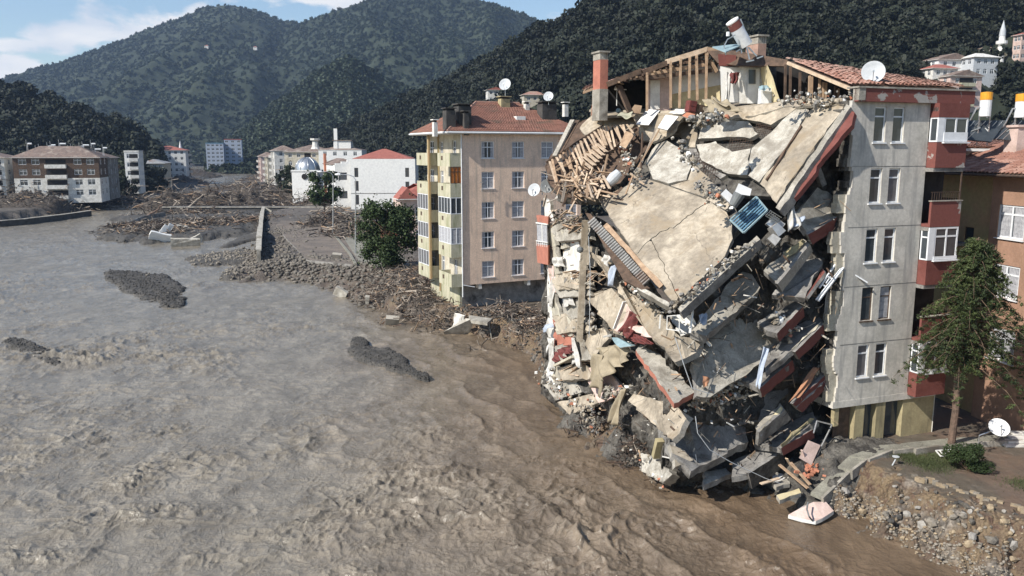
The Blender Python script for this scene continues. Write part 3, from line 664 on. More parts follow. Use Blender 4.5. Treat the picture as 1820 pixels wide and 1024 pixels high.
for k, h in enumerate(sh): window(cream, Ms, h[0], h[2], h[1] - h[0], h[3] - h[2], y=.1, glassm='glassl' if k % 2 else 'glass', fw=.08, sill=False)
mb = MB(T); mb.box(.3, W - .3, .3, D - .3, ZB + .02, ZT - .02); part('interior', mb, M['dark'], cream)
mb = MB(T); mb.box(-.12, 0, 6.1, 6.42, ZB - 1.5, ZT); mb.box(-1.18, -.98, 6.1, 6.42, ZB - .2, ZT + .1); part('pilaster', mb, M['mustard'], cream)
for (s0, s1) in ((.03, 3.3), (6.45, 9.7)):
    for k in range(NF):
        z = ZB + k * FH; nearb = s0 < 1
        mb = MB(T); mb.box(-1.1, -.0, s0, s1, z - .14, z, 0); mb.box(-1.2, -1.1, s0, s1, z - .14, z + 1.12, 0)
        mb.box(-1.2, 0, s0 - .1, s0, z - .14, z + 1.12, 0); mb.box(-1.2, 0, s1, s1 + .1, z - .14, z + 1.12, 0)
        bal = part('balcony', mb, [M['green']], cream)
        m2 = MB(T); m2.box(-1.215, -1.19, s0 + 1.9, s0 + 2.35, z + .45, z + .85); part('vent_grille', m2, M['woodd'], bal, gp=cream)
        if nearb and k in (1, 2, 3) or (not nearb and k in (0, 1, 2)):
            Mo = T @ TR(-1.2, s1) @ RZ(-math.pi / 2)
            gm = {(True, 1): 'curtain', (True, 2): 'glass', (True, 3): 'glass'}.get((nearb, k), 'glassl')
            if not (nearb and k == 3): window(cream, Mo, 0, z + 1.14, s1 - s0, FH - 1.3, cols=4, glassm=gm, y=.0, trans=.0, fw=.07, sill=False)
            if nearb: window(cream, T @ TR(-1.2, s0 - .1), 0, z + 1.14, 1.15, FH - 1.3, cols=2 if k != 3 else 3, glassm={1: 'curtain', 2: 'glass', 3: 'shutter'}[k], y=.0, trans=.3 if k == 3 else 0, fr='frame' if k != 3 else 'woodd', fw=.07, sill=False)
mb = MB(T)
mb.box(.25, W, .9, D - .5, GZ - 1.5, ZB, 0); part('ground_storey', mb, M['concd'], cream)
mb = MB(T); mb.box(.0, .24, .9, D - .6, GZ - 1.5, ZB - .01); part('river_side_plinth', mb, M['green'], cream)
for x in (1.7, 7.0, 10.3):
    mb = MB(T); mb.box(x, x + .3, .05, .9, ZB - .5, ZB - .002); part('bracket', mb, M['whited'], cream)
for x, w_ in ((2.2, 2.3), (7.4, 1.7), (11., 1.5)): window(cream, T @ TR(0, .86), x, 2.55, w_, 1.35, cols=3, fr='woodd', glassm='dark', sill=False)
mb = MB(T); mb.tube([(-.06, -.08, ZT), (-.06, -.08, GZ + 1.2)], .06, 6); mb.tube([(.0, -.1, ZB + .02), (1.2, -.1, ZB - .25)], .05, 6); part('downpipe', mb, M['steelw'], cream)
rb = MB(); hiproof(rb, T, -1.6, W + .6, -.5, D + .6, ZT + .25, 3.0, 'x', inset=5.2, mf=1, th=.25); part('roof', rb, [M['tile'], M['whited']], cream)
# tile courses on the two visible slopes as real relief, joined (a tile is about 5 px here)
def tilecourses(par, quad, rowh, wave, mat, name='roof_tiles', gp=None, kind='stuff', amp=.035, up=.02):
    """quad: eave left, eave right, ridge right, ridge left"""
    a, b_, c, d = [Vector(q) for q in quad]; n = (b_ - a).cross(d - a).normalized()
    if n.z < 0: n = -n
    L = ((d - a).length + (c - b_).length) / 2; nr = max(2, int(L / rowh)); mb = MB()
    for i in range(nr):
        t0, t1 = i / nr, (i + 1) / nr
        p0, p1 = a.lerp(d, t0), b_.lerp(c, t0); q0, q1 = a.lerp(d, t1), b_.lerp(c, t1)
        w_ = (p1 - p0).length; k = max(2, int(w_ / wave) * 2); vs = []
        jz = rnd.uniform(0, .012)
        for j in range(k + 1):
            s = j / k; off = up + amp * (j % 2) + jz + rnd.uniform(-.004, .004)
            vs += [p0.lerp(p1, s) + n * (off + .045), q0.lerp(q1, s) + n * off, p0.lerp(p1, s) + n * (off - .03)]
        mb.add(vs, [(3 * j, 3 * j + 3, 3 * j + 4, 3 * j + 1) for j in range(k)] + [(3 * j + 2, 3 * j + 5, 3 * j + 3, 3 * j) for j in range(k)])
    return part(name, mb, mat, par, kind=kind, gp=gp)
zr = ZT + .25; ym = (D + .1) / 2; f_ = lambda x, y, z: T @ Vector((x, y, z))
tilecourses(cream, [f_(-1.6, -.5, zr), f_(W + .6, -.5, zr), f_(W - 4.6, ym, zr + 3), f_(3.6, ym, zr + 3)], .33, .28, M['tile'])
tilecourses(cream, [f_(-1.6, D + .6, zr), f_(-1.6, -.5, zr), f_(3.6, ym, zr + 3), f_(3.6, ym + .01, zr + 3)], .33, .28, M['tile'])
mb = MB(); mb.tube([f_(-1.6, -.5, zr + .03), f_(3.6, ym, zr + 3.05), f_(W - 4.6, ym, zr + 3.05)], .12, 6); part('ridge_tiles', mb, M['tilep'], cream)
mb = MB(); mb.tube([f_(-1.68, -.58, zr - .12), f_(W + .6, -.58, zr - .12)], .09, 6); mb.tube([f_(-1.68, D + .6, zr - .12), f_(-1.68, -.58, zr - .12)], .09, 6); part('gutter', mb, M['steelw'], cream)
def roofpt(px, py, off=0.):
    a, b_, c = f_(-1.6, -.5, zr), f_(W + .6, -.5, zr), f_(3.6, ym, zr + 3)
    return PPL(px, py, plane3(a, b_, c), off)
for (px, pb, pt, wpx, mat, dp) in ((774, 231, 214, 8, 'whited', .5), (801, 226, 194, 20, 'chim', 1.), (826, 222, 187, 28, 'chim', 1.4), (829, 229, 199, 11, 'chim', .6), (898, 191, 173, 20, 'creamd', .8), (937, 196, 182, 9, 'whited', .5), (976, 213, 183, 33, 'chim', 1.2), (1006, 197, 183, 9, 'whited', .5)):
    p = roofpt(px, pb); Ti = T.inverted() @ p; hgt = (pb - pt) * p.y / 1450; wd = wpx * p.y / 1450 * .85
    chimney('chimney', cream, T, Ti.x, Ti.y + dp / 2 - .1, Ti.z - .6, Ti.z + hgt - .2, wd, dp, mat)
mb = MB(T); p = T.inverted() @ roofpt(923, 211); mb.box(p.x - .5, p.x + .5, p.y - .4, p.y + .4, p.z - .3, p.z + .22); part('skylight', mb, M['white'], cream)
p = roofpt(898, 172); dish((p.x, p.y - .3, roofpt(898, 191).z + 2.4), .62, (-.3, -.9, .35), 'pale satellite dish on the tallest cream chimney of the pink block', mast=(p.x, p.y - .3, roofpt(898, 191).z + 1.2))
q = P(975, 172, roofpt(976, 213).y - .2); dish(q, .5, (-.25, -.9, .4), 'smaller satellite dish above the wide dark chimney of the pink block', mast=(q.x, q.y, q.z - .8))
q = P(857, 196, 85); T2 = TR(q.x, q.y, q.z) @ RZ(AN); r = root('solar_water_heater', q, 'small white solar water heater on the far slope of the pink block roof', 'solar heater')
mb = MB(T2); mb.tube([(-.9, 0, .35), (.9, 0, .35)], .25, 12); part('tank', mb, M['steelw'], r); mb = MB(T2); mb.beam((-.9, 0, .3), (-.9, -.5, -1.2), .06, .06); mb.beam((.9, 0, .3), (.9, -.5, -1.2), .06, .06); mb.add([(-.9, -.1, .1), (.9, -.1, .1), (.9, -1.1, -1.0), (-.9, -1.1, -1.0)], [(0, 1, 2, 3)]); part('frame', mb, M['steel'], r)
mb = MB(Mf); c = (2.0, -.25, ZB + 3 * FH + .9); mb.beam((2.0, 0, c[2] + .3), (2.0, -.5, c[2] + .3), .04, .04); mb.beam((1.85, -.5, c[2] + .8), (1.85, -.5, c[2] - .6), .05, .05); mb.beam((1.6, -.5, c[2] + .3), (2.5, -.5, c[2] + .5), .04, .04)
part('antenna_bracket', mb, M['steel'], cream)

# ---------------------------------------------------------------- town upstream
def XY(px, Y): x, f, z = ray(px, 268); return x / f * Y
A1 = math.radians(15)
r, T2, z1 = block('apartment_building', 'brown and white four storey block on the far left bank with debris heaped against it', XY(20, 231), 231, A1, 22, 11.5, GZ + .5, 4, 2.9, 'whited', 'tileb', [.11, .26, .75, .90], [.25, .72], rh=3.2, side_at='right', base=1.2, upper=(2, 'woodd'), ww=2., wh=1.6, balc=[(8.2, 13.6, 1., 'whited', 'f')])
for i, (x, y, h) in enumerate(((7, 8, 1.6), (11, 9, 2.2), (15, 9, 2.8), (18, 7, 1.8))): chimney('chimney', r, T2, x, y, z1 + .5, z1 + 1.6 + h * .7, 1.2, 1., 'chim')
mb = MB(T2)
for x in range(2, 40, 3): xx = x * .55 + (x % 7) * .2; zq = z1 + 2.3 + (x * 7 % 5) * .4; mb.tube([(xx, 8 + x % 3, zq), (xx + 1.1 + x % 2 * .5, 8 + x % 3, zq)], .26, 8); mb.beam((xx + .5, 8, zq), (xx + .5, 8, z1 + .5), .08, .08); mb.beam((xx + .2, 8, zq + 1.2), (xx + .2, 8, z1), .05, .05)
part('water_tanks', mb, M['steelw'], r, kind='stuff')
block('apartment_building', 'pale block cut off by the left edge of the picture', XY(20, 231) - 24, 225, A1, 22.5, 14, GZ + .5, 4, 2.9, 'whited', 'tileb', [.3, .7, .93], [.3, .7], side_at='right', base=1.2, ww=1.8, balc=[(18, 21.5, .8, 'whited', 'f')])
block('apartment_building', 'grey mesh-covered block behind the brown and white one', -132.2, 245.4, A1, 11, 15, GZ + .5, 4, 2.9, 'concd', 'tileb', [.2, .5, .8], [.3, .7], side_at='right', base=1.)
block('apartment_building', 'narrow white block with stacked glazed balconies beyond the dark trees', XY(220, 285), 285, A1, 4.6, 9, GZ + .5, 4, 2.9, 'white', 'whited', [.3], [.2, .5, .8], rooftype='flat', side_at='right', base=2.5, balc=[(1.6, 4.4, 1., 'whited', 'f')])
block('apartment_building', 'low pale green block with grey metal roof on the left bank', XY(246, 330), 330, A1, 9, 20, GZ, 3, 3.0, 'cream', 'foil', [.15, .38, .62, .85], [.5], side_at='right', base=1.2, rh=1.6)
r, T2, z1 = block('apartment_building', 'white five storey block with red hipped roof near the minaret', XY(262, 420), 420, A1, 18, 16, GZ, 5, 2.9, 'white', 'tiler', [.1, .26, .42, .58, .74, .9], [.2, .5, .8], side_at='right', base=1., balc=[(12, 17, 1., 'whited', 's')])
c = XY(321, 440); r = root('minaret', (c, 440, GZ), 'thin white minaret beside the white block with red roof', 'minaret')
mb = MB(); mb.lathe([(1.1, GZ), (1.1, 13), (1.7, 13.4), (1.7, 14.2), (.9, 14.2), (.9, 17.5)], TR(c, 440), 12); part('shaft', mb, M['white'], r); mb = MB(); mb.lathe([(1., 17.5), (.01, 22.5)], TR(c, 440), 12); part('spire', mb, M['steelw'], r)
block('tower_block', 'lower bluish tower of the pair at the end of the valley', XY(366, 640), 640, A1, 13, 14, GZ, 7, 2.95, 'clothb', 'bluep', [.15, .4, .65, .88], None, rooftype='flat', ww=2)
block('tower_block', 'taller bluish tower of the pair at the end of the valley', XY(399, 650), 650, A1, 13, 14, GZ, 8, 2.95, 'clothb', 'tiler', [.15, .5, .85], None, rooftype='flat', ww=2.4)
# right bank row
for i, (px, Yq, Wd, Dd, nf, wl, lab) in enumerate(((462, 420, 8, 22, 4, 'pinkl', 'farthest block of the right bank row, pinkish with stacked balconies'), (474, 380, 8, 22, 4, 'cream', 'cream block second from the far end of the right bank row'), (487, 345, 9, 22, 5, 'whited', 'white block with dark windows in the middle of the right bank row'))):
    block('apartment_building', lab, XY(px, Yq), Yq, AN * .8, Wd, Dd, GZ - .5, nf, 2.9, wl, 'tileb', [.3, .7], [.1, .26, .42, .58, .74, .9], base=1.2, balc=[(3, 6, 1, 'whited', 's'), (12, 15, 1, 'whited', 's')])
r, T2, z1 = block('apartment_building', 'cream block with brown hipped roof and rooftop dishes behind the mosque dome', XY(505, 300), 300, .12, 17, 22, GZ - .3, 5, 2.9, 'cream', 'tileb', [.12, .3, .62, .8], [.1, .26, .42, .58, .74, .9], base=.6, rh=2.6, balc=[(7, 9.5, 1, 'orangep', 'f'), (3, 7, 1, 'whited', 's')])
r2, T3, z2 = block('apartment_building', 'white block with a stepped penthouse terrace behind the school', XY(566, 290), 290, .05, 15, 14, GZ - .3, 5, 3., 'white', 'tileb', [.15, .38, .62, .85], [.5], base=.8, rh=1.6, roofextra=.1)
mb = MB(T3); mb.box(5, 11, 2, 8, z2, z2 + 3.2); mb.box(5.2, 6.4, 1.8, 2.6, z2, z2 + 7.4); part('penthouse', mb, M['white'], r2)
mb = MB(T3); mb.box(4.6, 11.4, 1.6, 8.4, z2 + 3.2, z2 + 3.4); part('penthouse_roof', mb, M['tileb'], r2)
mb = MB(T3); mb.lathe([(1.6, z2 + .3), (1.2, z2 + 1), (.9, z2 + 3), (1.7, z2 + 3.4), (1.7, z2 + 4)], TR(*(T3 @ Vector((-2.2, 3, 0))).xy) @ T3.inverted() if False else Matrix.Translation((-1.6, 3, 0)), 8); part('roof_lantern', mb, M['whited'], r2)
c = Vector((XY(545, 262), 262, 0)); r = root('mosque', (c.x, c.y, GZ), 'small white mosque with ribbed silver dome between dark trees and school', 'mosque')
mb = MB(); mb.box(c.x - 4, c.x + 4, c.y - 4, c.y + 4, GZ - 1, 10.6); mb.box(c.x - 4.2, c.x + 4.2, c.y - 4.2, c.y + 4.2, 10.6, 11); part('wall', mb, M['white'], r)
mb = MB(); Mx = TR(c.x, c.y, 11); mb.lathe([(3.9 * math.cos(a), 3.9 * math.sin(a)) for a in np.linspace(0, 1.56, 9)], Mx, 20)
for k in range(10): a = k * math.pi / 5; mb.tube([Mx @ Vector((3.95 * math.cos(e) * math.cos(a), 3.95 * math.cos(e) * math.sin(a), 3.95 * math.sin(e))) for e in np.linspace(0, 1.5, 7)], .12, 4)
part('dome', mb, M['steel'], r, smooth=True)
mb = MB(); mb.lathe([(.01, 0), (.9, 0), (.9, .1)], TR(c.x, c.y - 4.12, 9) @ Matrix.Rotation(math.pi / 2, 4, 'X'), 14); part('round_window', mb, M['dark'], r)

# white school
sx = XY(621, 215); r = root('school_building', (sx, 215, GZ), 'large white blank-walled building with red hipped roof on the right bank', 'building'); T4 = TR(sx, 215) @ RZ(.06)
zt = 14.9; mb = MB(); hs = [(1.1, 2.1, 10.2, 12.6), (1.1, 2.1, 6.6, 9.2), (1.1, 2.1, 3., 5.6), (14.3, 15.3, 10.2, 12.6), (14.3, 15.3, 6.6, 9.0), (14.3, 15.3, 3., 5.4)]
wallgrid(mb, T4, 16.9, GZ - 1, zt, hs); Mr = T4 @ TR(0, 16) @ RZ(-math.pi / 2)
wallgrid(mb, Mr, 16, GZ - 1, zt, [(11, 13.5, 10., 12), (5, 7.5, 10, 12), (11, 13.5, 5.2, 7.2)]); mb.T = T4; mb.quad((16.9, 0, 0), (16.9, 16, 0), (16.9, 16, zt), (16.9, 0, zt)); mb.quad((0, 0, zt - .3), (16.9, 0, zt - .3), (16.9, 16, zt - .3), (0, 16, zt - .3)); mb.T = None
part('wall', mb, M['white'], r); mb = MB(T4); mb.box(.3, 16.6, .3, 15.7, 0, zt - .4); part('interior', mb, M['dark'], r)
for h in hs: window(r, T4, h[0], h[2], 1.0, h[3] - h[2], simple=True, sill=False, fr='woodd')
for h in ((11, 10.), (5, 10.), (11, 5.2)): window(r, Mr, h[0], h[1], 2.5, 2., simple=True, sill=False, fr='woodd')
mb = MB(T4); mb.box(.1, 16.8, -.05, -.005, 5.9, 6.05); part('string_course', mb, M['concd'], r)
rb = MB(); hiproof(rb, T4, .6, 16.0, .6, 15, zt + .1, 2.5, 'x', mf=1); part('roof', rb, [M['tiler'], M['tiler']], r)
# its long wing running back along the street
T5 = TR(XY(598, 225), 222) @ RZ(.35); hw = [(x, x + .5, z, z + 2.3) for x in (1, 1.9, 2.8, 3.7, 7.6, 8.5, 9.4, 10.3, 13.5, 14.4, 15.3) for z in (4.5, 9.5)]
Ml = T5 @ TR(0, 24) @ RZ(-math.pi / 2); mb = MB(); wallgrid(mb, Ml, 24, GZ - 1, 13.2, hw); wallgrid(mb, T5, 7, GZ - 1, 13.2, [(1., 3.2, 9.2, 11.2), (4.5, 6.7, 9.2, 11.2), (1., 3.2, 4.2, 6.2)])
mb.T = T5; mb.quad((0, 0, 13), (7, 0, 13), (7, 24, 13), (0, 24, 13)); mb.quad((7, 0, 0), (7, 24, 0), (7, 24, 13.2), (7, 0, 13.2))
for k in range(4): mb.box(.2 + k * 1.6, 6.9, -.01, 1.2, 13.2 + k * .45, 13.2 + (k + 1) * .45)
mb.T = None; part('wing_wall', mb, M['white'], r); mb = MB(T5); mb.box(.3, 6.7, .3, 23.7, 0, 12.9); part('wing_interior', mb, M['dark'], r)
for h in hw: window(r, Ml, h[0], h[2], .5, 2.3, cols=1, simple=True, sill=False, trans=0)
for x, z in ((1., 9.2), (4.5, 9.2), (1., 4.2)): window(r, T5, x, z, 2.2, 2., simple=True, sill=False, fr='woodd')
mb = MB(Ml); mb.box(4.8, 6.9, -.5, .1, 4, 16.2); part('stair_tower', mb, M['brick'], r)
rb = MB(); hiproof(rb, T5, -.3, 7.3, 3, 24, 13.3, 1.6, 'y', mf=1); part('wing_roof', rb, [M['tileb'], M['tileb']], r)

# little pink house with the red roof by the street
hx = XY(716, 128); r = root('house', (hx, 128, GZ), 'small pale pink house with red gabled roofs behind the big dark tree', 'house'); T6 = TR(hx - .6, 128) @ RZ(.3)
mb = MB(); wallgrid(mb, T6, 6, GZ - .5, 9.6, [(.6, 1.3, 6.3, 8.2), (2.4, 4.6, 6.1, 8.3), (.6, 1.3, 2.8, 4.6), (2.4, 3.6, 2.8, 4.6)]); M6 = T6 @ TR(0, 7) @ RZ(-math.pi / 2); wallgrid(mb, M6, 7, GZ - .5, 9.6, [(2, 3, 6.3, 8), (4.5, 5.5, 6.3, 8), (2, 3, 3, 4.6)])
mb.T = T6; mb.quad((6, 0, 0), (6, 7, 0), (6, 7, 9.6), (6, 0, 9.6)); mb.T = None; part('wall', mb, M['pinkl'], r)
mb = MB(T6); mb.box(.25, 5.8, .25, 6.8, 1, 9.5); part('interior', mb, M['dark'], r)
for x, z, w_, h in ((.6, 6.3, .7, 1.9), (2.4, 6.1, 2.2, 2.2), (.6, 2.8, .7, 1.8), (2.4, 2.8, 1.2, 1.8)): window(r, T6, x, z, w_, h, simple=True)
for x, z in ((2, 6.3), (4.5, 6.3), (2, 3)): window(r, M6, x, z, 1, 1.7, simple=True)
mb = MB(T6); mb.box(2.2, 5, -1.1, 0, 5.85, 6.); mb.box(2.2, 5, -1.15, -1.08, 6., 6.9); part('balcony', mb, M['whited'], r)
rb = MB(); hiproof(rb, T6, -.5, 2.6, -.8, 4, 9.6, 1.8, 'y', gable=True, mf=1); hiproof(rb, T6, .2, 6.6, -.2, 7.4, 9.7, 2.1, 'x', mf=1); part('roof', rb, [M['tiler'], M['whited']], r)
mb = MB(T6); mb.box(-3.6, 9, 3, 3.3, GZ - .5, 4.4); part('yard_wall', mb, M['orangep'], r)

# houses and mosque on the wooded slope
HCLEAR = []
def hillhouse2(px, pb, wpx, nf, wl, rf, lab, ang=.2, cat='house', rooftype='hip', balc=None):
    """house whose floor meets the slope at pixel (px, pb), wpx pixels wide"""
    q = hill_hit(gR, px, pb); Wd = wpx * q.y / 1450; fh = 3.0; HCLEAR.append((q.x, q.y, Wd))
    return block('house' if cat == 'house' else 'mosque', lab, q.x - Wd / 2, q.y - 3, ang, Wd, Wd * .7, q.z - 7, nf, fh, wl, rf, [.22, .5, .78], [.3, .7], base=7, rh=Wd * .17, cat=cat, rooftype=rooftype, balc=balc)
hillhouse2(1710, 190, 62, 3, 'pinkl', 'tileb', 'pink three storey house with green balconies above the leaning block', rooftype='gable', balc=[(3, 8, 1.2, 'green', 'f')])
hillhouse2(1672, 168, 48, 2, 'whited', 'tiler', 'pale house with a red pyramid roof left of the pink hillside house')
hillhouse2(1690, 142, 62, 2, 'white', 'tileb', 'white gabled house behind the red pyramid roof', rooftype='gable')
hillhouse2(1742, 145, 48, 2, 'dish', 'whited', 'pale grey blue house half hidden in the hillside trees')
hillhouse2(1762, 122, 50, 2, 'clothy', 'tileb', 'pale yellow mosque hall beside the white minaret', cat='mosque')
hillhouse2(1818, 115, 26, 3, 'pinkl', 'tiler', 'pink house cut by the right edge high on the slope')
hillhouse2(878, 184, 28, 2, 'whited', 'tiler', 'tiny white hillside house with two tiled roofs left of the dishes', rooftype='gable')
hillhouse2(952, 187, 40, 1, 'cream', 'tilep', 'low yellow hillside house behind the pink block roof')
q0 = hill_hit(gR, 1777, 122); q = P(1777, 112, q0.y); HCLEAR.append((q.x, q.y, 8)); r = root('minaret', q, 'white minaret with a balcony and pointed grey spire on the wooded slope', 'minaret')
k_ = q.y / 322; mb = MB(); mb.lathe([(1.25*k_, q.z - 9), (1.25*k_, q.z + 6*k_), (2.*k_, q.z + 7*k_), (2.*k_, q.z + 8.1*k_), (1.1*k_, q.z + 8.1*k_), (1.1*k_, q.z + 9.9*k_)], TR(q.x, q.y), 14)
part('shaft', mb, M['white'], r); mb = MB(); mb.lathe([(1.2*k_, q.z + 9.9*k_), (1.0*k_, q.z + 12*k_), (.02, q.z + 15.8*k_)], TR(q.x, q.y), 14); part('spire', mb, M['dish'], r)
for px, py, lab in ((372, 86, 'tiny white house group high on the left mountain'), (459, 86, 'tiny white mosque on the mountain shoulder')):
    q = hill_hit(gA, px, py + 3); block('house', lab, q.x - 4, q.y - 6, 0, 7, 7, q.z - 2, 2, 3, 'whited', 'tiler', [.3, .7], None, rh=2)

def clear(p):
    k = np.ones(len(p), bool)
    for x, y, w_ in HCLEAR: k &= ~((np.abs(p[:, 0] - x - (p[:, 1] - y) * x / y) < w_ * .62) & (p[:, 1] > y - 24) & (p[:, 1] < y + w_ * .8))
    return p[k]
forest('forest_canopy', clear(scatter_on(gR, 11500, 2.5, 5)), 'near', .55, 1.3)
forest('forest_canopy', scatter_on(gL, 2600, 2.5, 6), 'near', .7, 1.4)
forest('forest_canopy', np.vstack([scatter_on(gS, 16000, 4, 7), scatter_on(gA, 46000, 4, 8), scatter_on(gB, 46000, 4, 9)]), 'far', .38, .85)
# ---------------------------------------------------------------- the half collapsed building
AR = math.radians(20); EX, EY = 21.1, 42.06
TE = TR(EX, EY) @ RZ(AR)            # origin: corner between grey wall and the red bays; x right, y back
F0, FR = 4.25, 3.0                  # underside of first upper floor, storey height
RT = F0 + 5 * FR + .15              # roof slab top
ruin = root('collapsed_apartment_building', (EX, EY, GZ), 'half collapsed apartment block, grey standing part at right and slumped concrete floors at left', 'building')
def Yf(px):
    if px < 1188:
        r = (px - 910) / 1432; s = (8.2 - 37.4 * r) / (.342 + .94 * r); return 37.4 + .94 * s
    r = (px - 910) / 1440; t = (37.4 * r - 8.2) / (.94 - .342 * r); return 37.4 + .342 * max(t, 0)
def R(px, py, d=0.): return P(px, py, Yf(px) + d)
# standing part: front wall with a torn left edge
Mw = TE; mb = MB(); rows = []
for k in range(5):
    zc = F0 + k * FR + 2.02
    for t in (3.15, 1.98): rows.append((-t - .36, -t + .36, zc - .86, zc + .86, k))
wallgrid(mb, Mw, 0, F0, RT, [r_[:4] for r_ in rows], x0=-4.4, rev=.2)
# torn fringe, one slab of plaster and brick per few decimetres
zz = F0; ks = []
while zz < RT:
    h = rnd.uniform(.15, .5); e = -4.4 - .45 - .16 * math.sin(zz * 1.1) - .1 * math.sin(zz * 3.1 + 1) - rnd.uniform(-.04, .05)
    ks.append((zz, min(zz + h, RT), e)); zz += h
mb.T = TE
for z0, z1, e in ks: mb.box(e, -4.401, .0, .24, z0, z1)
mb.T = None; part('front_wall', mb, M['plast'], ruin)
for z0, z1, e in ks:                 # cream reveal of the party wall seen edge on
    gap = any(abs((z0 - F0) - k * FR) < .3 for k in range(1, 5)); mb = MB(TE)
    if gap or z0 > 14.6: mb.box(e - rnd.uniform(.0, .25), e + .02, .2, .6 + rnd.uniform(0, .5), z0 + .003, z1 - .01)
    else: mb.box(e - .42 - rnd.uniform(-.04, .06), e + .02, .12, .5, z0, z1)
    part('torn_wall_edge', mb, M['core' if gap or z0 > 14.6 else 'creamw'], ruin)
for i, (a, b_, c, d, k) in enumerate(rows):
    if k == 1: window(ruin, Mw, a, c, b_ - a, d - c, cols=1, trans=.3, fr='woodd', glassm='curtain' if i % 2 else 'glass', fw=.05)
    else:
        wo = window(ruin, Mw, a, c, b_ - a, d - c, cols=1, trans=.27, glassm='glassl' if (k, i % 2) in ((3, 1), (0, 0)) else 'glass', fw=.07)
        m2 = MB(Mw); fx = b_ - .17; m2.box(fx - .05, fx + .10, .05, .075, c + .07, c + 1.2); part('casement', m2, M['frame'], wo, gp=ruin) if False else None
mb = MB(TE)
for k in range(1, 5): mb.box(-4.7, -.02, -.012, -.002, F0 + k * FR - .02, F0 + k * FR + .0)
part('floor_joint', mb, M['concd'], ruin)
# red bays
for k in range(5):
    z = F0 + k * FR + .05; mb = MB(TE)
    if k in (0, 2, 4): 
        mb.box(0.02, 2.02, -.55, .0, z - .15, z + 1.12); part('red_parapet', mb, M['redp'] if k != 4 else M['redpeel'], ruin)
        Mb_ = TE @ TR(0, -.56); h = FR - 1.32
        window(ruin, Mb_, .42, z + 1.14, 1.58, h, cols=2, trans=.3 if k != 2 else .28, fw=.09, y=.02); window(ruin, TE @ TR(.02, -.02) @ RZ(-math.pi / 2), .02, z + 1.14, .5, h, cols=1, trans=.3, fw=.07, sill=False, y=.0)
        mb = MB(TE); mb.box(.03, .42, -.55, -.50, z + 1.14, z + 1.14 + h); mb.box(.42, 2., -.575, -.545, z + 1.16, z + 1.62 if k == 4 else z + 1.32); part('pvc_panel', mb, M['frame'], ruin)
        mb = MB(TE); mb.box(1.98, 2.03, -.5, .9, z + 1.14, z + 1.14 + h); mb.box(.1, 1.95, .2, .25, z + 1, z + 3); part('bay_side', mb, M['glass'], ruin)
    else:
        mb.box(0.02, 2.02, -.55, -.42, z - .15, z + 1.15); mb.box(0.02, 2.02, -.42, 1.2, z - .15, z); mb.box(1.9, 2.02, -.42, .8, z, z + 1.15); part('red_parapet', mb, M['redpeel'] if k == 3 else M['redp'], ruin)
        mb = MB(TE); mb.box(-.02, 2.06, -.6, -.38, z + 1.15, z + 1.2); part('coping', mb, M['conc'], ruin)
        for x in np.arange(.1, 2., .14): mb = mb
        mb = MB(TE)
        for x in np.arange(.1, 2., .16): mb.beam((x, -.46, z + 1.2), (x, -.46, z + 1.62), .015, .015)
        mb.beam((.02, -.46, z + 1.62), (2., -.46, z + 1.62), .025, .025); mb.beam((1.96, -.46, z), (1.96, -.46, z + 2.85), .06, .06); part('railing', mb, M['rebar'], ruin)
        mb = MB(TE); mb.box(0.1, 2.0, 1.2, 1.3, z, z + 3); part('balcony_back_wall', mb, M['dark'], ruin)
    mb = MB(TE); mb.box(0.0, 2.0, -.5, 1.3, z + FR - .35, z + FR - .16); part('bay_slab', mb, M['concd'], ruin)
mb = MB(TE); mb.box(.0, 2.02, -.56, .0, RT - .75, RT - .05); part('red_parapet', mb, M['redp'], ruin)
mb = MB(TE); mb.box(-4.85, 2.6, -.28, .0, RT - .05, RT + .58); mb.box(-4.85, -4.45, -.3, .1, RT + .0, RT + .6, 1); mb.box(-4.9, 2.7, -.34, .5, RT + .58, RT + .66, 1); part('peeling_roof_parapet', mb, [M['redpeel'], M['conc']], ruin)
mb = MB(TE)
mb.quad((2.02, 1.2, GZ - 1), (2.02, 12, GZ - 1), (2.02, 12, RT), (2.02, 1.2, RT)); mb.quad((2.02, .0, GZ - 1), (2.02, 1.2, GZ - 1), (2.02, 1.2, F0), (2.02, 0, F0)); mb.quad((-4, 12, 0), (2, 12, 0), (2, 12, RT), (-4, 12, RT))
part('far_walls', mb, M['plast'], ruin)
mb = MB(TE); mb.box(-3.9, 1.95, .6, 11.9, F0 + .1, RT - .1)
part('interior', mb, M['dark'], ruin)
mb = MB(TE); mb.box(-4.9, 2.02, -.02, 12, F0 - .35, F0 - .003, 0); part('transfer_beam', mb, M['plast'], ruin)
for a, b_ in ((-4.7, -4.42), (-3.35, -2.75), (-1.95, -1.35), (-.15, 2.0)):
    mb = MB(TE); mb.box(a, b_, .05, .6 if a > -4 else .3, GZ - 1 if a > -4 else 2.9, F0 - .352); part('ground_floor_pier', mb, M['creamd'], ruin)
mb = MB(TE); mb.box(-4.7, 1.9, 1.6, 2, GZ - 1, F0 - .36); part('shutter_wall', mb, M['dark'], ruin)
for i, (a, b_) in enumerate(((-4.4, -3.36), (-2.74, -1.96), (-1.34, -.16))):
    mb = MB(TE); mb.box(a, b_, .42, .46, GZ - 1, F0 - .36); part('shopfront', mb, M['woodd'] if i == 0 else M['glass'], ruin)
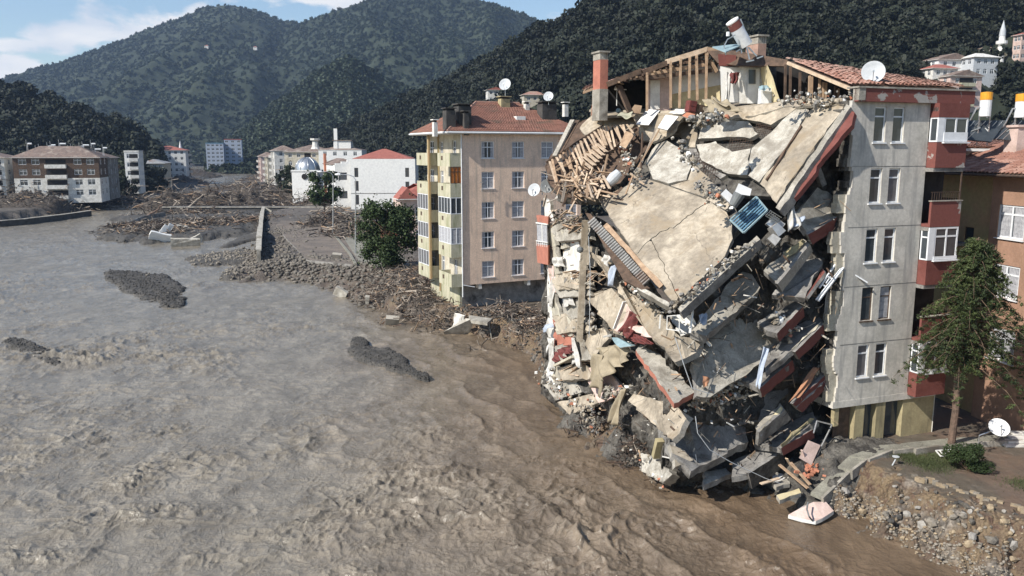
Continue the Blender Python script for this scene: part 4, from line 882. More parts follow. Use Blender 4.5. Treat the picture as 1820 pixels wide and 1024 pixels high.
# roof over the standing part: tiles sloping to the viewer, ridge behind
def pl(pts): return plane3(*[Vector(q) for q in pts])
r0, r1, r2, r3 = TE @ Vector((-4.9, -.1, RT + .5)), TE @ Vector((3.0, -.1, RT + .35)), TE @ Vector((-.5, 6.2, RT + 2.5)), TE @ Vector((-6.5, 6.5, RT + 3.1))
rp_ = [P(1500, 151, 41.5), P(1640, 152, 42.6), P(1560, 132, 46.5), P(1398, 106, 46.0)]
rp_[2] = P(1640, 143, 47.5)
mb = MB(); mb.prism([P(1398, 108, 46), P(1512, 154, 41.5), P(1700, 156, 43.2), P(1660, 147, 48)], Vector((0, 0, -.12)), 0); part('roof_deck', mb, M['woodd'], ruin)
tq = [P(1512, 151, 41.4), P(1712, 155, 43.3), P(1650, 145, 48.2), P(1396, 104, 46.2)]
# individually laid tiles on this roof (300 nearest ones as parts, the rest joined)
tm = MB(); 
for k in range(4):
    a0, a1 = k / 4 * math.pi, (k + 1) / 4 * math.pi
    tm.add([(-.1 * math.cos(a0), 0, .065 * math.sin(a0) + .02), (-.1 * math.cos(a1), 0, .065 * math.sin(a1) + .02), (-.1 * math.cos(a1), .42, .065 * math.sin(a1)), (-.1 * math.cos(a0), .42, .065 * math.sin(a0))], [(0, 1, 2, 3), (3, 2, 1, 0)])
tm.add([(-.14, 0, .0), (.14, 0, .0), (.14, 0, .03), (-.14, 0, .03)], [(0, 1, 2, 3)])
def laytiles(par, quad, na, nb, mat, skip=lambda s, t: False, limit=300):
    a, b_, c, d = quad; me = [tm.mesh('tile', M[mat]), tm.mesh('tile', M['tilep' if mat == 'tile' else 'tile'])]; cnt = 0; rest = MB()
    nrm = (b_ - a).cross(d - a).normalized(); nrm = nrm if nrm.z > 0 else -nrm
    for i in range(nb):
        for j in range(na):
            s, t = (j + .5) / na, i / nb
            if skip(s, t): continue
            p = a.lerp(b_, s).lerp(d.lerp(c, s), t); q = a.lerp(b_, s).lerp(d.lerp(c, s), (i + 1) / nb)
            y = (q - p).normalized(); x = y.cross(nrm).normalized(); L = (q - p).length; sx = (b_ - a).lerp(c - d, t).length / na / .25
            Mx = Matrix((x * sx, y * L / .38, x.cross(y))).transposed().to_4x4(); Mx.translation = p + nrm * rnd.uniform(.03, .07)
            Mx = Mx @ Matrix.Rotation(rnd.gauss(0, .04), 4, 'Z')
            if cnt < limit: linkm('roof_tile', me[rnd.random() < .45], par, ROOTM[par.name].inverted() @ Mx); cnt += 1
            else:
                old = tm.V; rest.add([Mx @ Vector(v) for v in old], tm.F)
    if rest.F: part('roof_tiles', rest, M[mat], par, kind='stuff')
laytiles(ruin, tq, 28, 20, 'tilep', skip=lambda s, t: rnd.random() < .03)
mb = MB(); mb.beam(P(1400, 112, 45.8), P(1512, 158, 41.3), .12, .16); part('barge_board', mb, M['woodl'], ruin)
# open attic under that roof: posts, and a near-black sheet standing in for the darkness
for px, yt, yb in ((1421, 128, 175), (1438, 135, 174), (1442, 136, 174), (1456, 140, 173), (1462, 146, 173), (1467, 147, 172), (1484, 153, 172), (1489, 158, 172), (1404, 118, 178), (1395, 115, 178)):
    mb = MB(); mb.beam(P(px + 1, yt, 44), P(px, yb + 4, 44), .11, .11, jag=.02); part('roof_post', mb, M['woodd'] if rnd.random() < .4 else M['wood'], ruin)
mb = MB(); mb.prism([P(1380, 105, 48.5), P(1510, 150, 45), P(1510, 185, 45), P(1380, 185, 48.5)], Vector((.3, 1, 0))); part('attic_dark_sheet', mb, M['dark'], ruin)

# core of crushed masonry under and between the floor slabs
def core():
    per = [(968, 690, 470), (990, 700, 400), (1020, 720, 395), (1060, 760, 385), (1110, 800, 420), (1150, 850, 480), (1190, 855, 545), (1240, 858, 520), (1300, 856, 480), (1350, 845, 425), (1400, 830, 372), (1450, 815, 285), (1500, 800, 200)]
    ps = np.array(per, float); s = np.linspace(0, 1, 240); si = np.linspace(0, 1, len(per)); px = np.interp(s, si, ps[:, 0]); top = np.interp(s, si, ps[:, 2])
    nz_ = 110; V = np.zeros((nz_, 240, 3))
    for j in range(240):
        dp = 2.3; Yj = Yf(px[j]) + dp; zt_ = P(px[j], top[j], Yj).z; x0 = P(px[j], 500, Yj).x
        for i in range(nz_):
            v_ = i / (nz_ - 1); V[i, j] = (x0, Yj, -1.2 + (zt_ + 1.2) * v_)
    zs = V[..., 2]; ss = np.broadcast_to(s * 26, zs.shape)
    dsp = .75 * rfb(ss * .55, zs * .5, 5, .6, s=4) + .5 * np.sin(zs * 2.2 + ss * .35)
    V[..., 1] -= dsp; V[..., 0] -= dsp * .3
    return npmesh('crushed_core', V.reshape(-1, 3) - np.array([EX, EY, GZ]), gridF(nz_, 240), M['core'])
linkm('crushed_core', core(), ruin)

QL = plane3(P(1200, 545, 36.9), P(1345, 418, 38.6), P(1062, 350, 46.8))
QU = plane3(P(1505, 178, 41), P(1380, 365, 39.2), P(1140, 205, 54))
def jagpoly(pts, jag, step=.35):
    out = []; n = len(pts)
    for i in range(n):
        a, b_ = pts[i], pts[(i + 1) % n]; L = (b_ - a).length; k = max(1, int(L / step))
        for j in range(k):
            p = a.lerp(b_, j / k)
            if jag and j: p = p + Vector((rnd.gauss(0, jag), rnd.gauss(0, jag), rnd.gauss(0, jag * .4)))
            out.append(p)
    return out
def slab(name, pts, mat, th=.28, side=None, jag=.05, nrm=None, label=None, par=None, dn=None):
    """broken concrete plate: pts on one plane, thickness along the plane's normal, uneven edges"""
    par = par or ruin
    if nrm is None:
        nrm = Vector((0, 0, 0))
        for i in range(len(pts)): nrm += pts[i].cross(pts[(i + 1) % len(pts)])
        nrm.normalize(); nrm = nrm if nrm.dot(Vector((0, 0, CZ)) - pts[0]) > 0 else -nrm
    mb = MB(); ps = jagpoly(pts, jag); mb.prism(ps, -nrm * th, 0, 1)
    if side is None: side = mat
    return part(name, mb, [M[mat], M[side]], par, label)
for nm, mat, poly, up in (
    ('roof_slab', 'slab', [(1499, 190), (1380, 361), (1351, 327), (1357, 316), (1398, 268), (1440, 196), (1462, 181)], .0),
    ('roof_slab', 'slabw', [(1438, 196), (1396, 266), (1356, 314), (1349, 324), (1330, 312), (1336, 264), (1352, 250), (1372, 234), (1400, 205), (1424, 188)], -.03),
    ('roof_slab', 'slab', [(1458, 180), (1423, 187), (1370, 222), (1350, 216), (1290, 208), (1287, 203), (1335, 203), (1390, 182), (1430, 176)], .02),
    ('roof_slab', 'slabw', [(1334, 264), (1328, 311), (1295, 309), (1247, 285), (1238, 257), (1272, 251), (1301, 270), (1322, 266)], -.05),
    ('roof_slab', 'slabw', [(1241, 247), (1246, 226), (1270, 211), (1330, 216), (1347, 238), (1333, 246), (1314, 243), (1276, 245)], -.02),
    ('roof_slab', 'slab', [(1190, 215), (1240, 206), (1262, 212), (1240, 228), (1236, 262), (1222, 262), (1205, 240), (1180, 235)], -.25),
    ('roof_slab', 'concd', [(1204, 243), (1224, 264), (1236, 262), (1246, 286), (1292, 311), (1280, 318), (1256, 300), (1232, 290), (1206, 262)], -.35)):
    slab(nm, [PPL(x, y, QU, up) for x, y in poly], mat, .24, 'conc', .045)
def crackline(p, q, n, amp):
    r = random.Random(int(p[0] * 7 + q[1])); out = [p]; L = math.hypot(q[0] - p[0], q[1] - p[1]); nx, ny = -(q[1] - p[1]) / L, (q[0] - p[0]) / L; o = 0
    for k in range(1, n): s = k / n; o = .7 * o + r.gauss(0, amp); w_ = math.sin(math.pi * s) ** .5; out.append((p[0] + (q[0] - p[0]) * s + nx * o * w_, p[1] + (q[1] - p[1]) * s + ny * o * w_))
    return out + [q]
K1 = crackline((1262, 358), (1157, 424), 26, 1.3); K2 = crackline((1157, 424), (1131, 452), 8, .7); K3 = crackline((1157, 424), (1206, 528), 24, 1.2)
for nm, mat, poly, up in (
    ('roof_slab', 'slabw', [(1166, 258), (1180, 246), (1206, 262), (1230, 292), (1220, 320), (1188, 326), (1160, 318), (1147, 290)], .03),
    ('roof_slab', 'slab', [(1232, 293), (1262, 318), (1290, 345), (1300, 366), (1289, 373), (1240, 346), (1192, 330), (1222, 321)], -.02),
    ('roof_slab', 'slab', [(1063, 353), (1082, 345), (1132, 322), (1154, 319), (1187, 330), (1238, 348)] + K1 + K2[1:] + [(1128, 452), (1108, 420)], .0),
    ('roof_slab', 'slab', [(1291, 377), (1301, 400), (1302, 424), (1288, 456), (1209, 531)] + K3[::-1][:-1] + [(x + .9, y + .9) for x, y in K1[::-1]], .02),
    ('roof_slab', 'slab', [(1203, 534), (1194, 534), (1166, 500), (1129, 453)] + [(x + .5, y + 1.) for x, y in K2[::-1][1:-1]] + [(x - 1, y + .6) for x, y in K3[1:]], -.02),
    ('screed_patch', 'slab', [(1252, 404), (1268, 398), (1290, 410), (1296, 425), (1280, 442), (1262, 430)], .05)):
    slab(nm, [PPL(x, y, QL, up) for x, y in poly], mat, .24, 'conc', .035)
# dark backing sheets stand in for the shade behind the cracks
mb = MB(); mb.prism([PPL(x, y, QL, -.5) for x, y in ((1070, 360), (1150, 262), (1200, 250), (1290, 330), (1320, 400), (1200, 525))], -QL[1] * .3); part('dark_backing_sheet', mb, M['core'], ruin)
mb = MB(); mb.prism([PPL(x, y, QU, -.55) for x, y in ((1170, 240), (1250, 205), (1440, 185), (1485, 195), (1378, 350), (1300, 345), (1230, 290))], -QU[1] * .3); part('dark_backing_sheet', mb, M['core'], ruin)
# exposed rebar nets in the holes
mb = MB()
for x0, y0, x1, y1 in ((1300, 246, 1336, 268), (1346, 222, 1372, 240), (1232, 272, 1262, 296), (1240, 286, 1275, 320)):
    for k in range(9):
        s = k / 8; mb.tube([PPL(x0 + (x1 - x0) * s, y0 - 3 + rnd.uniform(-2, 2), QU, -.1), PPL(x0 + (x1 - x0) * s - 7, y1 + 3, QU, -.14)], .012, 4)
    for k in range(6):
        s = k / 5; mb.tube([PPL(x0 - 3, y0 + (y1 - y0) * s, QU, -.1), PPL(x1 + 3, y0 + (y1 - y0) * s - 5, QU, -.12)], .012, 4)
part('rebar_mesh', mb, M['rebar'], ruin)
# edge beams and parapets of the slumped roof
def strip(name, a, b_, wpx, mat, th, pln=None, up=0., side=None, label=None, jag=.02):
    ax, ay = a; bx, by = b_; L = math.hypot(bx - ax, by - ay); nx, ny = -(by - ay) / L * wpx, (bx - ax) / L * wpx
    pts = [(ax, ay), (bx, by), (bx + nx, by + ny), (ax + nx, ay + ny)]
    return slab(name, [PPL(x, y, pln, up) for x, y in pts], mat, th, side, jag, label=label)
strip('roof_kerb', (1512, 190), (1386, 374), 9, 'conc', .5, QU, .12, 'concd', 'light concrete kerb along the steep right edge of the fallen roof')
strip('roof_kerb', (1345, 419), (1204, 548), -9, 'conc', .5, QL, .15, 'concd')
strip('roof_kerb', (1131, 513), (1188, 545), -7, 'slabw', .4, QL, .1, 'conc')
strip('timber_strip', (1072, 402), (1172, 512), -9, 'wood', .1, QL, .28, 'woodd')
strip('timber_strip', (1425, 223), (1362, 320), 2.5, 'woodd', .08, QU, .16)
mb = MB()                              # corrugated gutter sheet along the left edge
n = 64
for k in range(n):
    s0, s1 = k / n, (k + 1) / n
    f = lambda s, o, u: PPL(1044 + (1144 - 1044) * s + o * .8, 396 + (508 - 396) * s - o * .7, QL, u)
    u0, u1 = (.18 + .10 * (k % 2)), (.18 + .10 * ((k + 1) % 2))
    mb.quad(f(s0, 0, u0), f(s1, 0, u1), f(s1, 15, u1 + .1), f(s0, 15, u0 + .1))
part('corrugated_sheet', mb, M['foil'], ruin)
mb = MB(); mb.prism([PPL(x, y, QL, .1) for x, y in ((1040, 378), (1050, 380), (1125, 490), (1155, 512), (1140, 515), (1108, 498))], -QL[1] * .1); part('eaves_board', mb, M['woodd'], ruin)
# red fascia hanging under the right roof edge
def plate(name, pts, mat, th=.15, side=None, jag=.03, label=None):
    return slab(name, [R(*p) if len(p) == 3 else R(p[0], p[1]) for p in pts], mat, th, side, jag, label=label)
slab('red_fascia', [PPL(x, y, QU, -.1) for x, y in ((1512, 196), (1519, 200), (1514, 222), (1480, 262), (1460, 284), (1456, 272))], 'redp', .25, 'redp', .03)
slab('red_fascia', [PPL(x, y, QU, -.15) for x, y in ((1456, 272), (1461, 284), (1450, 306), (1418, 346), (1400, 366), (1392, 364))], 'redp', .25, 'redp', .03)
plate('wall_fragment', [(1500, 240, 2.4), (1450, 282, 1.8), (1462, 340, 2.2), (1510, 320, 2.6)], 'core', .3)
# floor slabs showing their edges down the front (right side stack), each with its fascia
floors = [
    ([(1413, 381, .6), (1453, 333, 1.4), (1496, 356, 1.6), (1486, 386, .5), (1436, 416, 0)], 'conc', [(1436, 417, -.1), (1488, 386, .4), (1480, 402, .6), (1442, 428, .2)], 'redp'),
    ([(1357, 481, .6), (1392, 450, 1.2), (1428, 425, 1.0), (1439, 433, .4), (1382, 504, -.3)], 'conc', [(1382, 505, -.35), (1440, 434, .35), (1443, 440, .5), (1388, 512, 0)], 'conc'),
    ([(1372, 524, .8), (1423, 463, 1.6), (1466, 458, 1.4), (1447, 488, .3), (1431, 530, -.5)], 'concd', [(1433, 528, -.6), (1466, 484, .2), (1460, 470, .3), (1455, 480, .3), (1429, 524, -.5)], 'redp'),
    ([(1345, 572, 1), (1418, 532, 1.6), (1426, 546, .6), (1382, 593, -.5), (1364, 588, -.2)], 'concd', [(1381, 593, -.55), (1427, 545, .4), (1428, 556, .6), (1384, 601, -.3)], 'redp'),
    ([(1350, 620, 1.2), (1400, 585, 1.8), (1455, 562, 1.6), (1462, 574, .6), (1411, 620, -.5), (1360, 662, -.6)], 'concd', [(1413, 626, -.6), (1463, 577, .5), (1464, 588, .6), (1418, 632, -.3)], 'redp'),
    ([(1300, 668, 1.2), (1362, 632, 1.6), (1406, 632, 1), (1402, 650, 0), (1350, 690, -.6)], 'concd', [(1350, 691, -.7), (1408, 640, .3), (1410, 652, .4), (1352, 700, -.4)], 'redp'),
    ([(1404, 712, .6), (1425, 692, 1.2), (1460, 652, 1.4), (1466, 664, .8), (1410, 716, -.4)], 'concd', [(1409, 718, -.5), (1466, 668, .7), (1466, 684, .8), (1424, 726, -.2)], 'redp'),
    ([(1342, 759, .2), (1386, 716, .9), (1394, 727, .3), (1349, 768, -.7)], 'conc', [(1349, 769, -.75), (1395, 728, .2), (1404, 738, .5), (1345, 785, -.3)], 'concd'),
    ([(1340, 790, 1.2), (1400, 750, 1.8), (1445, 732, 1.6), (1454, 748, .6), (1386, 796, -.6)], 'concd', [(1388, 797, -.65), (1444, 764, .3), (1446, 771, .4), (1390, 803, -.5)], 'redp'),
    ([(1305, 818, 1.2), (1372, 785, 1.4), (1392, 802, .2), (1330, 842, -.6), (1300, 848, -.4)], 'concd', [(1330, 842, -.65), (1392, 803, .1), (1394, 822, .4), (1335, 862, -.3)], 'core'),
]
def grow(b_):
    """widen the fascia away from the slab it hangs from"""
    cx = sum(q[0] for q in b_[:2]) / 2; cy = sum(q[1] for q in b_[:2]) / 2
    return [b_[0], b_[1]] + [(x + (x - cx) * .0 + 2, y + 7, dd + .12) for x, y, dd in b_[2:]]
for a, mt, b_, mf in floors:
    plate('floor_slab', a, mt, .3, 'concd', .04); plate('slab_fascia', [(x, y, dd - .14) for x, y, dd in grow(b_)], mf, .16, 'concd', .02)
for pts, mt in (([(1392, 450, .9), (1426, 425, .7), (1432, 429, .5), (1398, 458, .5)], 'creamd'), ([(1388, 790, -.72), (1440, 743, .38), (1448, 744, .5), (1390, 795, -.68)], 'creamd'), ([(1356, 762, -.4), (1388, 722, .3), (1392, 728, .2), (1350, 766, -.75)], 'clothy'), ([(1408, 620, -.5), (1456, 575, .5), (1460, 572, .6), (1412, 624, -.5)], 'cream')):
    plate('plaster_patch', [(x, y, d - .06) for x, y, d in pts], mt, .03, jag=.05)
# big shaded plates in the middle
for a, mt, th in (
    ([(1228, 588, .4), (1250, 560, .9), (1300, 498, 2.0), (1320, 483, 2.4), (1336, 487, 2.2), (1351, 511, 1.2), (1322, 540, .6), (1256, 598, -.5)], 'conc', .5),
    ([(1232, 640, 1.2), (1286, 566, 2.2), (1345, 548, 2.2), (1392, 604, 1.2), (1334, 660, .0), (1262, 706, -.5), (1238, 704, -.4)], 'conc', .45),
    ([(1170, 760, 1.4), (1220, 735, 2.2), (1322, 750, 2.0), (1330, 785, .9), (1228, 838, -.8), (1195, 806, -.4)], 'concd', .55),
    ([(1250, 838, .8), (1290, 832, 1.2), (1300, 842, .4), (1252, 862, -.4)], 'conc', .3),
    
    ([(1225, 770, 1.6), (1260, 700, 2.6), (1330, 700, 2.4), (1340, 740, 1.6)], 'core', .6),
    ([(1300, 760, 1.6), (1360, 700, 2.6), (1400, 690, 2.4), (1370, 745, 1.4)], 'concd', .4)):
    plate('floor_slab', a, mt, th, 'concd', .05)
# sunlit plates on the river side
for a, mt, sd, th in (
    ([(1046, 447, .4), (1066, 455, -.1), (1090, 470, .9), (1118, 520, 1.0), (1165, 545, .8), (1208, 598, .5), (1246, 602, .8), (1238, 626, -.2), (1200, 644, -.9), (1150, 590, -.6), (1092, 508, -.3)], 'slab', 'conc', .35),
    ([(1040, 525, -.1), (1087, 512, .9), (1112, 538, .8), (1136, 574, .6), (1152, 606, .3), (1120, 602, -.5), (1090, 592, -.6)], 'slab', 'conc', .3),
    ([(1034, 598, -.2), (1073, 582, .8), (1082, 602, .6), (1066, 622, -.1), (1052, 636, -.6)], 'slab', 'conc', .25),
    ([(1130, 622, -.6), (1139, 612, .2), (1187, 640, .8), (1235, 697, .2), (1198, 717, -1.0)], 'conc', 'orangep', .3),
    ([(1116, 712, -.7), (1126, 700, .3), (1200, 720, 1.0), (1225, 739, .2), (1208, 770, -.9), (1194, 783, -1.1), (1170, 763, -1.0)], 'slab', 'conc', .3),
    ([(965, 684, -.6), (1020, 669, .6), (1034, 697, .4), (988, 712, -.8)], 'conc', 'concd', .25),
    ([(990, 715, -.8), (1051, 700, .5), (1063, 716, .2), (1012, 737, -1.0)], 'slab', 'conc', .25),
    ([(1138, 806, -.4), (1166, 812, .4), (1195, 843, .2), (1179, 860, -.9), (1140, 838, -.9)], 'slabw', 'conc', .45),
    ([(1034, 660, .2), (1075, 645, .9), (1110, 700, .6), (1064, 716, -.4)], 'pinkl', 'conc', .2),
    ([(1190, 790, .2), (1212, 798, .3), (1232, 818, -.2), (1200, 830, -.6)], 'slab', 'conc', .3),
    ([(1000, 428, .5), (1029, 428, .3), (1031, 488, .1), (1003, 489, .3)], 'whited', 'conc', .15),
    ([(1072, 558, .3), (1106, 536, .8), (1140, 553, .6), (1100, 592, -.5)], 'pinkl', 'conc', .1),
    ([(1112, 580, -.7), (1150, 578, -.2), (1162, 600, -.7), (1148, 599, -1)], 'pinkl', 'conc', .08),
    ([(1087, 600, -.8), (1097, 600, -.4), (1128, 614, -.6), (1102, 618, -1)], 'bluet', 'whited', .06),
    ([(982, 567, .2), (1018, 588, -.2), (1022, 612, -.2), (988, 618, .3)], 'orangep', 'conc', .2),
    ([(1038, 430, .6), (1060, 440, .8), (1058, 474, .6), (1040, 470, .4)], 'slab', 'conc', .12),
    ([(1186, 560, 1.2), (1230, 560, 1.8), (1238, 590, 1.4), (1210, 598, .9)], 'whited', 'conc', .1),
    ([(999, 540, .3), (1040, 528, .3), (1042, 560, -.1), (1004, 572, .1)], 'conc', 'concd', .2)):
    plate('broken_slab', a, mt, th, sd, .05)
# torn floors at the river facade
for k, (y0, y1) in enumerate(((398, 425), (488, 512), (498, 525), (562, 588), (616, 640), (655, 672))):
    plate('floor_slab', [(972 + 3 * k, y0, -.3), (1040, y0 - 14, .8), (1052, y1, -.3), (990 + 2 * k, y1 + 4, -.9)], 'slab' if k % 2 else 'conc', .3, 'conc', .06)
for k, (x, y0, y1, mt) in enumerate(((966, 352, 392, 'whited'), (971, 398, 436, 'creamw'), (978, 436, 486, 'creamw'), (974, 470, 520, 'pinkl'), (976, 512, 560, 'creamw'), (984, 552, 592, 'creamw'), (972, 600, 640, 'whited'), (978, 640, 676, 'creamw'), (1000, 560, 596, 'creamw'), (990, 405, 440, 'creamw'))):
    plate('torn_wall_edge', [(x, y0, .1), (x + 10, y0 + 3, -.3), (x + 18, y1, -.3), (x + 6, y1 + 3, .1)], mt, .22, 'conc', .06)
plate('facade_wall', [(1008, 400, 1.2), (1040, 392, .6), (1044, 520, .4), (1010, 540, 1)], 'pinkl', .2, 'conc', .08)
plate('facade_wall', [(985, 500, 1.3), (1012, 508, 1), (1012, 560, .8), (986, 560, 1.2)], 'clothb', .2, 'conc', .05)
plate('facade_wall', [(974, 420, 1), (988, 424, .8), (990, 700, .4), (972, 680, .8)], 'whited', .2, 'conc', .1)
# little salmon balcony on the river facade
def rq(px, py, d): return R(px, py, d)
mb = MB(); 
for y0, y1, mi in ((383, 397, 0), (434, 470, 0)):
    mb.prism([rq(953, y0, 0), rq(974, y0 + 3, -1), rq(974, y1 + 1, -1), rq(955, y1 - 3, 0)], Vector((.15, .6, 0)), mi)
part('river_balcony_parapet', mb, M['orangep'], ruin, 'salmon parapets of the one glazed balcony left on the river side')
mb = MB(); mb.prism([rq(954, 397, .05), rq(972, 400, -.9), rq(973, 436, -.9), rq(955, 434, .05)], Vector((.1, .3, 0)), 0); part('river_balcony_glazing', mb, M['curtain'], ruin)
mb = MB()
for k in range(6): mb.beam(rq(954 + 3.6 * k, 428 + k * .5, -.2 - .15 * k), rq(954 + 3.6 * k, 437 + k * .5, -.2 - .15 * k), .04, .04)
mb.beam(rq(953, 428, -.2), rq(973, 431, -1.1), .06, .06); mb.beam(rq(953, 396, -.1), rq(973, 399, -1), .08, .08); mb.beam(rq(963, 397, -.6), rq(964, 434, -.6), .06, .06); part('balcony_rail', mb, M['white'], ruin)
# tall bare column
mb = MB(); a, b_ = R(1040, 392, -.9), R(1030, 606, -.9); mb.beam(a, b_, .33, .36, jag=.05); part('concrete_column', mb, M['slab'], ruin)
mb = MB(); mb.beam(R(1173, 782, -.4), R(1166, 812, -.3), .4, .3); part('concrete_column', mb, M['creamd'], ruin)
mb = MB(); mb.beam(R(1187, 778, -.3), R(1184, 812, -.2), .18, .2); part('concrete_column', mb, M['concd'], ruin)
mb = MB(); mb.beam(R(1448, 290, 1.6), R(1462, 330, 1.6), .3, .3); part('concrete_column', mb, M['concd'], ruin)

# ---------------------------------------------------------------- roof terrace storey above the slump
def face(name, pts, mat, Yd, dep=Vector((.1, .35, 0)), label=None): 
    mb = MB(); mb.prism([P(x, y, Yd if not isinstance(Yd, (list, tuple)) else Yd[i]) for i, (x, y) in enumerate(pts)], dep); return part(name, mb, M[mat], ruin, label)
# deck
mb = MB(); mb.prism(jagpoly([P(1058, 208, 52), P(1140, 203, 50.5), P(1290, 198, 47.5), P(1395, 183, 45), P(1510, 175, 42.4), P(1512, 172, 46), P(1380, 176, 52), P(1050, 192, 60)], .08), Vector((0, 0, -.15))); part('roof_terrace', mb, M['slab'], ruin)
slab('roof_slab', [P(1222, 206, 48.6), P(1262, 196, 48), P(1330, 188, 46.8), P(1400, 178, 45), P(1505, 173, 42.2), PPL(1500, 186, QU, .1), PPL(1440, 188, QU, .1), PPL(1392, 190, QU, .1), PPL(1340, 206, QU, .1), PPL(1290, 212, QU, .1), PPL(1240, 216, QU, .1)], 'slab', .15, 'conc', .06)
slab('roof_slab', [P(1125, 206, 50.6), P(1150, 196, 51), P(1225, 198, 49), P(1215, 208, 48.8), PPL(1196, 236, QL, .5), PPL(1160, 252, QL, .3), PPL(1140, 250, QL, .3)], 'slab', .15, 'conc', .08)
face('attic_wall', [(1148, 128), (1192, 130), (1192, 196), (1150, 198)], 'pinkl', 51)
face('attic_door', [(1156, 143), (1173, 143), (1173, 194), (1156, 195)], 'whited', 50.9, Vector((0, .08, 0)))
face('attic_wall', [(1192, 126), (1285, 112), (1285, 186), (1192, 194)], 'clothy', [51.5, 50.5, 50.5, 51.5], label='pale yellow inner wall of the opened attic')
face('attic_wall', [(1192, 120), (1285, 108), (1285, 150), (1192, 168)], 'white', [51.4, 50.4, 50.4, 51.4], Vector((0, .08, 0)))
face('attic_wall', [(1280, 118), (1314, 120), (1318, 182), (1282, 182)], 'white', 48.6)
face('attic_wall', [(1314, 118), (1352, 120), (1358, 184), (1314, 184)], 'whited', 48.2)
face('attic_door', [(1329, 122), (1350, 122), (1350, 184), (1329, 184)], 'white', 48.1, Vector((0, .06, 0)))
face('attic_door_glass', [(1331, 124), (1343, 124), (1343, 149), (1331, 149)], 'glass', 48.0, Vector((0, .06, 0)))
face('attic_wall', [(1352, 120), (1364, 116), (1374, 138), (1380, 160), (1387, 180), (1358, 184)], 'clothy', [48.1, 46.6, 46.2, 45.8, 45.4, 48.0], label='torn cream wall end beside the dark roof space')
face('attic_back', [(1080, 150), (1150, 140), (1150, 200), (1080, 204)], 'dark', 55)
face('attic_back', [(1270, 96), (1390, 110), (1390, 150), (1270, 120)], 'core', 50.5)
for px, yt, yb, L in ((1192, 110, 192, 0), (1208, 104, 192, 2), (1225, 102, 175, 1), (1239, 98, 178, -1), (1255, 95, 176, 1), (1284, 118, 182, 4), (1313, 110, 180, 1), (1150, 130, 198, 0)):
    mb = MB(); mb.beam(P(px + L, yt, 49.8), P(px - L * .3, yb, 49.6), .13, .13, jag=.03); part('roof_post', mb, M['wood'], ruin)
# trusses and the surviving left roof slope
for a, b_, w_, mt in (((1080, 150), (1140, 126), .3, 'woodd'), ((1140, 130), (1185, 112), .3, 'woodd'), ((1185, 110), (1256, 88), .28, 'woodl'), ((1256, 88), (1310, 96), .25, 'wood'), ((1210, 112), (1262, 108), .16, 'woodd'), ((1140, 140), (1266, 125), .22, 'woodd'), ((1150, 132), (1260, 114), .2, 'wood'), ((1262, 108), (1274, 128), .2, 'wood'), ((1255, 90), (1258, 120), .2, 'woodl'), ((1095, 140), (1150, 138), .2, 'woodd')):
    mb = MB(); mb.beam(P(*a, 50), P(*b_, 50), w_, w_, jag=.08); part('rafter', mb, M[mt], ruin)
for k in range(16):
    x = 1100 + k * 10.5; mb = MB(); mb.beam(P(x, 146 - k * 3.1, 49.7), P(x + 9, 150 - k * 3.4, 56), .12, .1, jag=.05); part('rafter', mb, M['woodd' if k % 3 else 'wood'], ruin)
laytiles(ruin, [P(1078, 150, 50.2), P(1078, 148, 56), P(1262, 88, 56), P(1262, 89, 50.2)], 14, 42, 'tilep', skip=lambda s, t: rnd.random() < .06 + .15 * (t > .5), limit=0)
mb = MB(); mb.prism([P(1078, 153, 50.3), P(1078, 151, 56), P(1262, 92, 56), P(1262, 92, 50.3)], Vector((0, 0, -.1))); part('roof_deck', mb, M['woodd'], ruin)
laytiles(ruin, [P(1036, 161, 53), P(1068, 149, 53), P(1070, 146, 57), P(1040, 156, 57)], 6, 8, 'tilep', limit=0)
mb = MB(); mb.prism([P(1036, 163, 53), P(1068, 151, 53), P(1070, 148, 57), P(1040, 158, 57)], Vector((0, 0, -.15))); part('eaves', mb, M['wood'], ruin)
face('attic_wall', [(1052, 166), (1066, 160), (1066, 186), (1052, 194)], 'cream', 54); face('attic_wall', [(1052, 186), (1066, 180), (1066, 212), (1050, 214)], 'brick', 53.9)
# chimneys
def chim(px0, px1, yb, ymid, yt, Yc, low, high, dp=.9, cap='conc'):
    a, b_ = P(px0, yb, Yc), P(px1, yb, Yc); zm = P(px0, ymid, Yc).z; zt_ = P(px0, yt, Yc).z; Tq = TR(a.x, a.y) @ RZ(AR); w_ = (b_.x - a.x) * .62
    m1 = MB(Tq); m1.box(0, w_ / .94, 0, dp, a.z - .3, zm); c_ = part('chimney_base', m1, M[low], ruin)
    m1 = MB(Tq); m1.box(.02, w_ / .94 - .02, .02, dp - .02, zm, zt_ - .5); part('chimney_stack', m1, M[high], ruin)
    m1 = MB(Tq); n = 3
    for k in range(n + 1): x = k * (w_ / .94 - .14) / n; m1.box(x, x + .12, .03, dp - .03, zt_ - .5, zt_ - .1)
    m1.box(-.08, w_ / .94 + .08, -.08, dp + .08, zt_ - .1, zt_); part('chimney_cap', m1, M[cap], ruin)
chim(1065, 1090, 205, 158, 90, 50, 'conc', 'orangep', 1.0)
chim(1346, 1374, 110, 100, 61, 48.5, 'brickp', 'brickp', 1.2)
mb = MB(); mb.prism([P(1256, 90, 49.8), P(1306, 90, 49), P(1345, 98, 48.4), P(1404, 107, 46.2), P(1398, 118, 46), P(1362, 117, 46.8), P(1312, 117, 47.8), P(1276, 112, 49)], Vector((.1, .5, 0))); part('broken_roof_edge', mb, M['woodd'], ruin)
mb = MB(); mb.prism([P(1276, 96, 48.6), P(1308, 98, 48.4), P(1310, 117, 48.4), P(1278, 117, 48.6)], Vector((.05, .2, 0))); part('brick_gable', mb, M['redp'], ruin)
